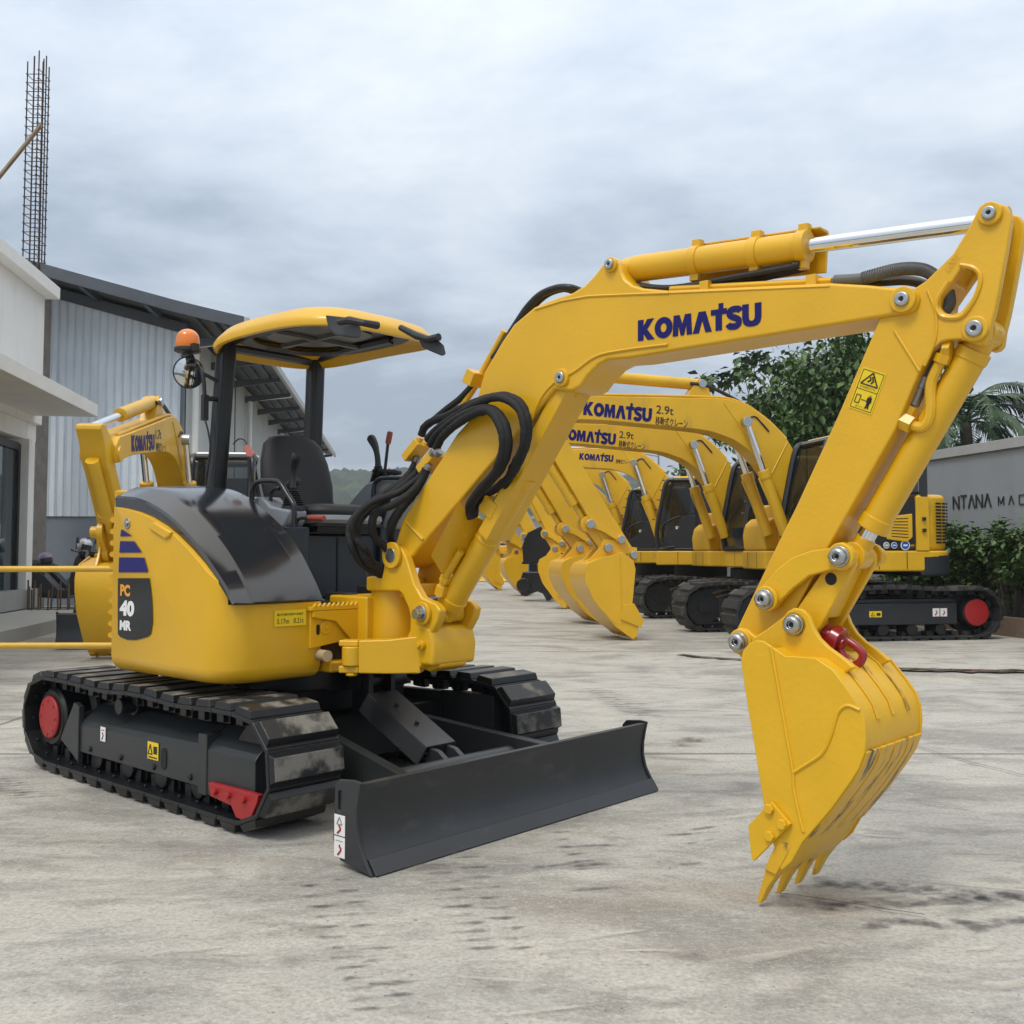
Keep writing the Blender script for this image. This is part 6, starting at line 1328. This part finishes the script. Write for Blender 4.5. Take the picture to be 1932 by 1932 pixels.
mb = MB(); a, b = at(77, 236, 22.0), at(-120, 480, 22.4); mb.loft([[p+Vector((0, -.05, .03)), p+Vector((0, .05, .03)), p+Vector((0, .05, -.05)), p+Vector((0, -.05, -.05))] for p in (a+(a-b)*.005, b)]); tag(mb.build('wooden_brace', mat('plank', (.30, .22, .13), .8, var=.15, vscale=6), bevel=.004), 'weathered wooden plank leaning as a brace against the rebar cage', 'plank')
# starter bars beside the terrace
mb = MB()
for i in range(16):
    t = 2*math.pi*i/16; x, y = -8.28+.46*math.cos(t), 18.6+.26*math.sin(t); mb.tube([(x, y, .0), (x+rnd.uniform(-.03, .03), y, .55+.22*rnd.random())], .015, 6)
for z in (.12, .22): mb.tube([(-8.28+.46*math.cos(2*math.pi*i/16), 18.6+.26*math.sin(2*math.pi*i/16), z) for i in range(17)], .010, 5)
tag(mb.build('starter_bars', mat('rust_pale', (.13, .085, .05), .9, var=.3, vscale=15)), 'ring of short rusty starter bars standing beside the parked motorbikes', 'rebar')
# pipe barrier
PIPE = mat('pipe_yellow', (.60, .36, .03), .45, var=.1, vscale=6)
br_ = empty('pipe_barrier', (-4, 8.0, 0), 0, 'yellow pipe barrier with two horizontal rails at the left edge', 'barrier')
mb = MB(); mb.cyl((-2.5, 0, 1.108), (1.02, -.02, 1.114), .0235, n=16); mb.build('rail', PIPE, br_)
mb = MB(); mb.cyl((-2.5, 0, .515), (1.02, -.02, .522), .0235, n=16); mb.build('rail', PIPE, br_)
for x in (-2.5, 1.02):
    mb = MB(); mb.cyl((x, -.01, 0), (x, -.01, 1.15), .028, n=16); mb.build('post', PIPE, br_)
# motor scooters and helmets
BIKE = mat('scooter_black', (.014, .014, .016), .25, coat=.3); TYRE = mat('tyre', (.012, .012, .012), .8)
def scooter(x, y, rz, label):
    o = empty('motor_scooter', (x, y, 0), rz, label, 'motorbike', 'motorbikes parked beside the office'); o.scale = (1.22, 1.22, 1.22)
    for wx in (-.62, .62):
        mb = MB(); P = [(wx+.22*math.cos(2*math.pi*i/20), 0, .27+.22*math.sin(2*math.pi*i/20)) for i in range(21)]; mb.tube(P, .052, 8); w = mb.build('wheel', TYRE, o)
        mb = MB(); mb.cyl((wx, -.03, .27), (wx, .03, .27), .13, n=18); mb.build('rim', FIT, w)
    mb = MB(); S = lambda x, w, z0, z1: [(x, -w, z0), (x, w, z0), (x, w*.8, z1), (x, -w*.8, z1)]
    mb.loft([S(-.95, .05, .80, .86), S(-.75, .15, .62, .86), S(-.4, .18, .42, .80), S(-.1, .19, .30, .68), S(.15, .17, .28, .42), S(.32, .16, .28, .44)]); mb.loft([S(.28, .20, .28, .46), S(.40, .22, .35, .92), S(.46, .12, .70, 1.02)]); mb.loft([S(.50, .09, .52, .62), S(.62, .10, .50, .60), S(.85, .08, .40, .46)]); mb.build('fairing', BIKE, o, bevel=.02)
    mb = MB(); mb.loft([S(-.88, .10, .86, .92), S(-.6, .15, .82, .91), S(-.2, .14, .74, .84), S(-.05, .08, .70, .78)]); mb.build('saddle', SEAT, o, bevel=.02)
    mb = MB(); mb.tube([(.40, -.34, 1.05), (.44, -.12, 1.02), (.46, 0, 1.0), (.44, .12, 1.02), (.40, .34, 1.05)], .018, 8); mb.tube([(.62, 0, .30), (.42, 0, 1.0)], .03, 8); mb.cyl((.46, 0, .98), (.53, 0, .97), .08, n=16); hb = mb.build('handlebar', BIKE, o)
    for s in (-1, 1):
        mb = MB(); mb.tube([(.42, s*.2, 1.04), (.45, s*.26, 1.2)], .008, 6); mb.lathe([(.02, 0), (.055, .01), (.05, .03), (.0, .035)], (.45, s*.26, 1.2), (1, 0, .1), 14); mb.build('mirror', BLKP, hb)
    mb = MB(); mb.cyl((-.80, -.17, .35), (-.3, -.17, .28), .05, n=14); mb.build('exhaust', FIT, o)
    mb = MB(); mb.tube([(-.1, -.12, .28), (-.12, -.22, .0)], .012, 6); mb.build('side_stand', FIT, o)
    return o
scooter(-8.92, 19.9, R(6), 'black motor scooter parked nearer, right behind the ring of starter bars')
scooter(-9.15, 20.9, R(10), 'black motor scooter parked farther back, closest to the warehouse plinth')
def helmet(loc, rz, m, label, tilt=0.0):
    o = empty('helmet', loc, rz, label, 'helmet', 'helmets on the motorbikes'); o.rotation_euler = (0, tilt, rz)
    mb = MB(); mb.lathe([(.145*math.cos(R(a)), .150*math.sin(R(a))) for a in range(-52, 91, 9)], (0, 0, .1), (0, 0, 1), 26); mb.build('helmet_shell', m, o)
    mb = MB(); mb.lathe([(.075, -.03), (.096, -.02), (.098, .0), (.08, .01)], (0, 0, 0), (0, 0, 1), 24)
    v_ = [[(r*math.cos(R(a)), r*math.sin(R(a)), z) for a in range(-105, -14, 10)] for r, z in ((.118, .0), (.149, .03), (.152, .09), (.146, .125))]; mb.loft(v_, cap=False, closed=False); mb.build('helmet_visor', BLKP, o, fix=False)
helmet(Vector((-8.47, 20.25, 1.27)), .3, mat('helmet_silver', (.55, .56, .57), .3, .5, var=.2, vscale=12), 'silver open face helmet resting on the handlebar of the nearer scooter', .25)
helmet(Vector((-9.02, 19.88, .99)), 0, mat('helmet_purple', (.22, .17, .28), .3, coat=.3), 'purple helmet resting on the saddle of the nearer scooter by the office corner', -.2)
# wall with lettering, hedge and kerb on the right
WLX = lambda y: 7.88 - .19*(y-15.7)
WALLM = noise_mix(mat('grey_wall', (.25, .272, .295), .8, var=.05, vscale=1.2), (.19, .195, .20), .5, .8, 1.0, (1, 1, .4))
wr = empty('boundary_wall', (WLX(15.7), 15.7, 0), math.atan2(1, -.19), 'grey rendered boundary wall with dark lettering behind the hedge', 'wall')
mb = MB(); mb.box(-9, 60, -.2, 0, 0, 2.86); mb.build('wall_face', WALLM, wr)
mb = MB(); mb.box(-9, 60, -.25, .05, 2.86, 3.02); mb.build('coping', mat('coping_grey', (.34, .345, .35), .75, var=.05), wr, bevel=.006)
ROT = Matrix.Rotation(math.atan2(1, -.19), 4, 'Z'); WT = Matrix.Translation((WLX(15.7), 15.7, 0)) @ ROT; WI = WT.inverted()
def on_wall(px, py):
    r = Vector(ray(px, py)); o_ = Vector((0, 0, EYE)); a = WI @ o_; d = WI.to_3x3() @ r; t = (0-a.y)/d.y; p = a + d*t; return p.x, p.z
def wall_text(s, bl, br, tl, letters=None):
    (x0, z0), (x1, z1), (x2, z2) = on_wall(*bl), on_wall(*br), on_wall(*tl)
    return Vector((x0, .006, z0)), Vector((x1-x0, 0, 0)), Vector((0, 0, z2-z0))
def letter_strokes(mb, s, o, ux, h, bold):
    gl = {'N': [[(0,0),(0,1)],[(0,1),(.8,0)],[(.8,0),(.8,1)]], 'T': [[(.4,0),(.4,1)],[(0,1),(.8,1)]], 'A': [[(0,0),(.42,1)],[(.42,1),(.84,0)]], 'M': [[(0,0),(0,1)],[(0,1),(.45,.2)],[(.45,.2),(.9,1)],[(.9,1),(.9,0)]], 'C': [[(.8,1),(0,1)],[(0,1),(0,0)],[(0,0),(.8,0)]]}
    n = len(s); adv = 1.0/n; cw = adv*(.80 if bold else .50); e = ux.normalized(); th = h.length*(.13 if bold else .09)
    for i, ch in enumerate(s):
        for (a, b) in gl[ch]:
            P = o + ux*(i*adv + a[0]*cw/.85) + h*a[1]; Q = o + ux*(i*adv + b[0]*cw/.85) + h*b[1]; d = (Q-P).normalized(); nn = Vector((-d.z, 0, d.x))*th/2
            mb.loft([[P+nn+Vector((0, k, 0)), Q+nn+Vector((0, k, 0)), Q-nn+Vector((0, k, 0)), P-nn+Vector((0, k, 0))] for k in (0, .012)])
mb = MB(); o_, ux, h = wall_text('NTANA', (1800, 961), (1874, 955), (1800, 937)); letter_strokes(mb, 'NTANA', o_, ux, h, True); o_, ux, h = wall_text('MAC', (1885, 954), (1945, 951), (1885, 937)); letter_strokes(mb, 'MAC', o_, ux, h, False)
mb.build('wall_lettering', mat('sign_black', (.02, .02, .022), .5), wr, smooth=False)
# leaves
def leaf_mat(name, c1, c2, seed=0):
    m = mat(name, c1, .45, spec=.35); noise_mix(m, c2, .42, .62, 2.2, seed=(seed, 1, 2)); nt = m.node_tree; p = nt.nodes['Principled BSDF']
    p.inputs['Subsurface Weight'].default_value = 0.0
    return m
def leaves(mb, centre, rad, n, size, seed, squash=(1, 1, 1), droop=.3, shell=.55, clumps=0, crad=.3, keep=None):
    rg = random.Random(seed); cl = []
    for _ in range(clumps):
        while True:
            d = Vector((rg.uniform(-1, 1), rg.uniform(-1, 1), rg.uniform(-1, 1)))
            if .25 < d.length < 1: break
        cl.append(d * (shell + (1-shell)*rg.random()))
    for i in range(n):
        if cl:
            c = rg.choice(cl); q_ = c + Vector((rg.gauss(0, 1), rg.gauss(0, 1), rg.gauss(0, .8)))*crad*.5
        else:
            q_ = Vector((rg.gauss(0, 1), rg.gauss(0, 1), rg.gauss(0, 1))).normalized()*(rg.random()**.5)
        p = Vector(centre) + Vector((q_.x*rad*squash[0], q_.y*rad*squash[1], q_.z*rad*squash[2]))
        if keep and not keep(p): continue
        s = size*rg.uniform(.6, 1.3); a = rg.uniform(0, 2*math.pi); e_ = rg.uniform(-.9, .5)-droop
        d = Vector((math.cos(a)*math.cos(e_), math.sin(a)*math.cos(e_), math.sin(e_))); sd_ = d.cross(Vector((rg.uniform(-.4, .4), rg.uniform(-.4, .4), 1))).normalized(); up_ = sd_.cross(d)
        w = s*.30
        mb.add([p, p+d*s*.5+sd_*w+up_*s*.06, p+d*s-up_*s*.08, p+d*s*.5-sd_*w+up_*s*.06], [(0, 1, 2), (0, 2, 3)])
BARK = mat('bark', (.10, .085, .065), .9, var=.3, vscale=8)
LF1 = leaf_mat('leaf_dark', (.030, .075, .020), (.070, .13, .032)); LF2 = leaf_mat('leaf_mid', (.05, .11, .026), (.10, .165, .04), 4); LF3 = leaf_mat('leaf_red', (.20, .05, .03), (.10, .09, .03), 2); LFP = leaf_mat('palm_leaf', (.020, .050, .022), (.05, .095, .04), 7)
def trunk(par, base, top, r0, r1, limbs, seed):
    rg = random.Random(seed); mb = MB(); b, t = Vector(base), Vector(top); P = [b.lerp(t, k/6) + Vector((rg.uniform(-.06, .06), rg.uniform(-.06, .06), 0))*(k > 0) for k in range(7)]
    mb.tube(P, [r0+(r1-r0)*k/6 for k in range(7)], 8)
    for q_ in limbs:
        s_ = b.lerp(t, rg.uniform(.45, .95)); q_ = Vector(q_); mid = s_.lerp(q_, .5)+Vector((rg.uniform(-.15, .15), rg.uniform(-.15, .15), .12)); mb.tube(crs([s_, mid, q_], 4), [r1*.9-(r1*.75)*k/8 for k in range(9)], 6)
    return mb.build('trunk', BARK, par)
T1 = empty('broadleaf_tree', (8.35, 24.2, 0), 0, 'dense dark green broadleaf tree rising behind the boundary wall', 'tree')
mb = MB(); leaves(mb, (-.35, 0, 4.1), 2.45, 17000, .20, 3, (1.12, .9, 1.02), .5, .35, 210, .27)
mb.build('crown', [LF1], T1, fix=False, smooth=False)
mb = MB(); leaves(mb, (-.35, 0, 4.2), 2.5, 9500, .20, 4, (1.15, .9, 1.02), .4, .75, 130, .20); mb.build('crown_tips', [LF2], T1, fix=False, smooth=False)
trunk(T1, (0, 0, 0), (-.2, 0, 4.2), .18, .07, [(-2.0, 0, 4.5), (1.8, .2, 4.8), (-.8, .3, 5.9), (.7, -.4, 5.8), (-1.4, .2, 3.4), (1.4, 0, 3.2)], 2)
T2 = empty('slender_tree', (6.75, 29.0, 0), 0, 'thin bare stemmed tree with sparse large leaves left of the dense tree', 'tree')
mb = MB(); tips = [(-1.25, 0, 6.15), (-.6, .2, 6.2), (-.15, 0, 6.4), (.25, .3, 6.9), (.7, 0, 6.6), (1.15, .1, 6.4), (.5, .2, 5.6), (-.9, -.2, 4.6), (.1, 0, 5.2), (1.0, .2, 5.3), (-.35, .0, 4.7)]
for i, p in enumerate(tips): leaves(mb, p, .38, 44, .34, 40+i, (1.3, 1.3, .6), .3, .2)
mb.build('crown', LF1, T2, fix=False, smooth=False)
trunk(T2, (.2, 0, 0), (.35, 0, 4.0), .07, .04, tips, 9)
T3 = empty('leafy_tree', (7.3, 37.0, 0), 0, 'small bushy tree showing in the gap behind the second excavator boom', 'tree')
mb = MB(); leaves(mb, (0, 0, 3.4), 1.9, 2600, .34, 13, (1.2, 1, .85), .3, .4, 50, .3); mb.build('crown', LF1, T3, fix=False, smooth=False); trunk(T3, (0, 0, 0), (0, 0, 3.6), .14, .06, [(-1, 0, 4), (1, 0, 4.2)], 5)
PT = empty('palm_tree', (9.7, 21.8, 0), 0, 'coconut palm with arching fronds behind the wall at the right edge', 'palm')
mb = MB(); P = crs([(.25, 0, 0), (.1, 0, 2.0), (0, 0, 4.0)], 5); mb.tube(P, [.16-.004*i for i in range(len(P))], 10); mb.build('trunk', BARK, PT)
rg = random.Random(21); mb = MB()
for k, (az, el, ln_) in enumerate([(5, 74, 2.5), (10, 62, 2.3), (40, 48, 2.4), (75, 70, 2.2), (100, 40, 2.3), (140, 58, 2.0), (170, 35, 2.1), (200, 62, 1.9), (230, 30, 2.2), (265, 55, 2.2), (300, 30, 2.2), (330, 60, 2.2), (350, 20, 2.3), (20, 12, 2.2), (60, 5, 2.0), (160, 5, 2.0), (285, 5, 2.1), (210, 5, 1.9), (355, 45, 2.4), (345, 5, 2.2)]):
    a, e_ = R(az), R(el); pts = []; p = Vector((0, 0, 4.0)); 
    for i in range(14):
        pts.append(p.copy()); d = Vector((math.cos(a)*math.cos(e_), math.sin(a)*math.cos(e_), math.sin(e_))); p = p + d*ln_/13; e_ -= R(9.5 + .35*i)
    mb.tube(pts, [.026-.0017*i for i in range(14)], 5)
    for i in range(2, 14):
        for u in (0, .25, .5, .75):
            if i == 13 and u > 0: continue
            b = pts[i].lerp(pts[min(i+1, 13)], u); t = (pts[i]-pts[i-1]).normalized(); sd_ = t.cross(Vector((0, 0, 1)))
            if sd_.length < .05: continue
            sd_.normalize()
            L_ = (.56 if i < 9 else .56-.08*(i-8))*rg.uniform(.85, 1.1)
            for s in (-1, 1):
                dr = (sd_*s*.8 + t*.65 + Vector((0, 0, -.30-.25*rg.random()))).normalized(); mid = b+dr*L_*.55+Vector((0, 0, .02)); tip_ = b+dr*L_+Vector((0, 0, -.12*rg.random())); w = t*.018
                mb.add([b-w, b+w, mid+w, tip_, mid-w], [(0, 1, 2, 4), (4, 2, 3)])
mb.build('fronds', LFP, PT, fix=False, smooth=False)
# hedge, shrub by shrub, behind a low kerb
mb = MB(); mb.box(-8, 28, .55, .70, 0, .28); mb.box(-8, 28, .02, .55, 0, .22); kb = mb.build('planter_kerb', noise_mix(mat('kerb_brown', (.17, .12, .085), .9, var=.2, vscale=3), (.08, .06, .045), .5, .7, 3), None); kb.matrix_world = WT; tag(kb, 'low brown stained kerb of the planting strip under the hedge', 'kerb')
protos = []
for s_ in range(3):
    a = MB(); leaves(a, (0, 0, 1.02), .62, 2000, .115, 60+s_, (1.05, .8, 1.02), .15, .45, 46, .34); b = MB(); leaves(b, (0, 0, 1.22), .58, 700, .12, 70+s_, (1.0, .75, .85), -.3, .8, 26, .22)
    protos.append((a, b))
HS = .93
nm = ['hedge shrub with bright green leaf tips at the right edge of the picture', 'hedge shrub showing just right of the nearest excavator tail', 'hedge shrub with reddish leaf tips between the two greener ones', 'hedge shrub glimpsed under the tail of the nearest excavator', 'hedge shrub behind the track of the nearest excavator, mostly hidden', 'hedge shrub farther along the wall behind the second excavator']
for i, xx in enumerate((-2.1, -.1, -1.1, .9, 1.9, 2.9)):
    wp = WT @ Vector((xx, .34, .2)); o = empty('shrub', wp, i*1.1, nm[i], 'shrub', 'shrubs of the hedge along the wall')
    a, b = protos[i % 3]; a.build('foliage', LF2 if i % 2 else LF1, o, fix=False, smooth=False); b.build('leaf_tips', LF3 if i == 2 else LF2, o, fix=False, smooth=False); o.scale = (1, 1, HS)
    mb = MB()
    for k in range(6): t = k*1.05; mb.tube([(.1*math.cos(t), .1*math.sin(t), 0), (.35*math.cos(t+.3), .3*math.sin(t+.3), 1.0)], [.018, .009], 5)
    mb.build_split('stem', BARK, o)
# far things at the end of the yard
mb = MB(); mb.cyl((11.2, 78, 0), (11.2, 78, 8.6), .11, .07, n=10); mb.tube([(11.2, 78, 8.5), (9.8, 78, 8.75)], .05, 6); mb.box(9.3, 9.9, 77.85, 78.15, 8.66, 8.78); tag(mb.build('street_lamp', FIT), 'slim pale lamp post seen far off between the booms', 'street lamp')
tr = empty('truck', (-1.15, 58, 0), R(78), 'white truck with a red stripe far off at the end of the yard', 'truck')
mb = MB(); mb.box(1.4, 3.0, -1.05, 1.05, .7, 2.7); mb.build('cab', WHT, tr, bevel=.15, seg=3)
mb = MB(); mb.box(-3.2, 1.3, -1.1, 1.1, .9, 1.7); mb.build('cargo_bed', mat('truck_blue', (.02, .05, .30), .5), tr, bevel=.02); mb = MB(); mb.box(1.38, 3.02, -1.06, 1.06, 1.25, 1.5); mb.build('red_stripe', RED, tr)
for x in (-2.2, 2.2):
    for s in (-1, 1): mb = MB(); mb.cyl((x, s*.8, .45), (x, s*1.05, .45), .45, n=18); mb.build('wheel', TYRE, tr)
mb = MB(); mb.box(2.6, 3.03, -.95, .95, 1.75, 2.4); mb.build('windscreen', CABF, tr, bevel=.03)
bz = empty('bulldozer', (-.62, 44, 0), R(-100), 'small yellow bulldozer with curved blade far off behind the row of buckets', 'bulldozer')
mb = MB(); mb.pxz([(1.5, .02), (1.38, .25), (1.36, .6), (1.48, .95), (1.40, .97), (1.28, .6), (1.30, .2)], -1.1, 1.1); mb.build('blade', YELB, bz, bevel=.01)
mb = MB(); mb.box(-1.2, 1.0, -.5, .5, .5, 1.2); mb.box(-.9, .1, -.45, .45, 1.2, 1.5); mb.build('body', YELB, bz, bevel=.05); mb = MB(); mb.box(.2, 1.35, -.9, -.75, .3, .45); mb.box(.2, 1.35, .75, .9, .3, .45); mb.build_split('push_arm', YELB, bz)
for s in (-1, 1): mb = MB(); mb.pxz(arc(.7, .35, .33, -90, 90, 8)+arc(-.8, .35, .33, 90, 270, 8), *sorted((s*.5, s*.85))); mb.build('crawler_track', SHOR, bz)
pk = empty('pickup', (-9.6, 46.0, 0), R(100), 'white vehicle with an amber beacon parked beyond the seat, along the warehouse', 'car')
mb = MB(); mb.loft([[(-2.2, y, z), (2.2, y, z), (2.2, y2, z), (-2.2, y2, z)] for z, y, y2 in ((.5, -.9, .9), (1.25, -.92, .92))]); mb.build('body', WHT, pk, bevel=.12, seg=3)
mb = MB(); mb.loft([[(-1.2, -.85, 1.25), (1.3, -.85, 1.25), (1.3, .85, 1.25), (-1.2, .85, 1.25)], [(-1.0, -.7, 2.05), (.7, -.7, 2.05), (.7, .7, 2.05), (-1.0, .7, 2.05)]]); mb.build('windows', CABF, pk, bevel=.04); mb = MB(); mb.box(-1.05, .75, -.72, .72, 2.05, 2.2); mb.build('roof', WHT, pk, bevel=.05)
mb = MB(); mb.lathe([(.12, 0), (.13, .1), (.1, .22), (0, .26)], (-.2, 0, 2.2), (0, 0, 1), 14); mb.build('beacon', ORG, pk)
for x in (-1.4, 1.4):
    for s in (-1, 1): mb = MB(); mb.cyl((x, s*.7, .38), (x, s*.93, .38), .38, n=16); mb.build('wheel', TYRE, pk)
# hills
HILL = noise_mix(mat('hill_forest', (.010, .026, .012), .9, var=.5, vscale=.12), (.032, .058, .022), .52, .64, .06)
v, f = [], []; nx, ny = 420, 26
for j in range(ny):
    for i in range(nx):
        X = -240+i*1.45; Y = 300+j*8.0; t = j/(ny-1)
        ridge = 36 + 5*noise.noise((X*.012, 1.2, 0)) + 2.5*noise.noise((X*.04, 5, 0)) - 7*max(0, min(1, (X+60)/160))
        z = ridge*math.sin(math.pi*.5*min(1, t*1.15))**.9 if t > 0 else -1
        z += (2.2*noise.noise((X*.16, Y*.16, 2)) + 4.5*abs(noise.noise((X*.30, Y*.22, 4))))*min(1, t*5)
        v.append((X, Y, z))
for j in range(ny-1):
    for i in range(nx-1): a = j*nx+i; f.append((a, a+1, a+nx+1, a+nx))
mb = MB(); mb.add(v, f); struct(mb.build('hills', HILL, fix=False, ang=60))
# haze: pale air between here and the hills
hz_m = bpy.data.materials.new('haze_air'); hz_m.use_nodes = True; nt = hz_m.node_tree; nt.nodes.clear(); o_ = nt.nodes.new('ShaderNodeOutputMaterial'); pv = nt.nodes.new('ShaderNodeVolumePrincipled'); pv.inputs['Color'].default_value = (.86, .91, .96, 1); pv.inputs['Density'].default_value = HAZE; nt.links.new(pv.outputs[0], o_.inputs['Volume'])
if HAZE:
    mb = MB(); mb.box(-960, 960, -70, 1250, -1.2, 62); struct(mb.build('haze', hz_m, smooth=False), 'stuff')
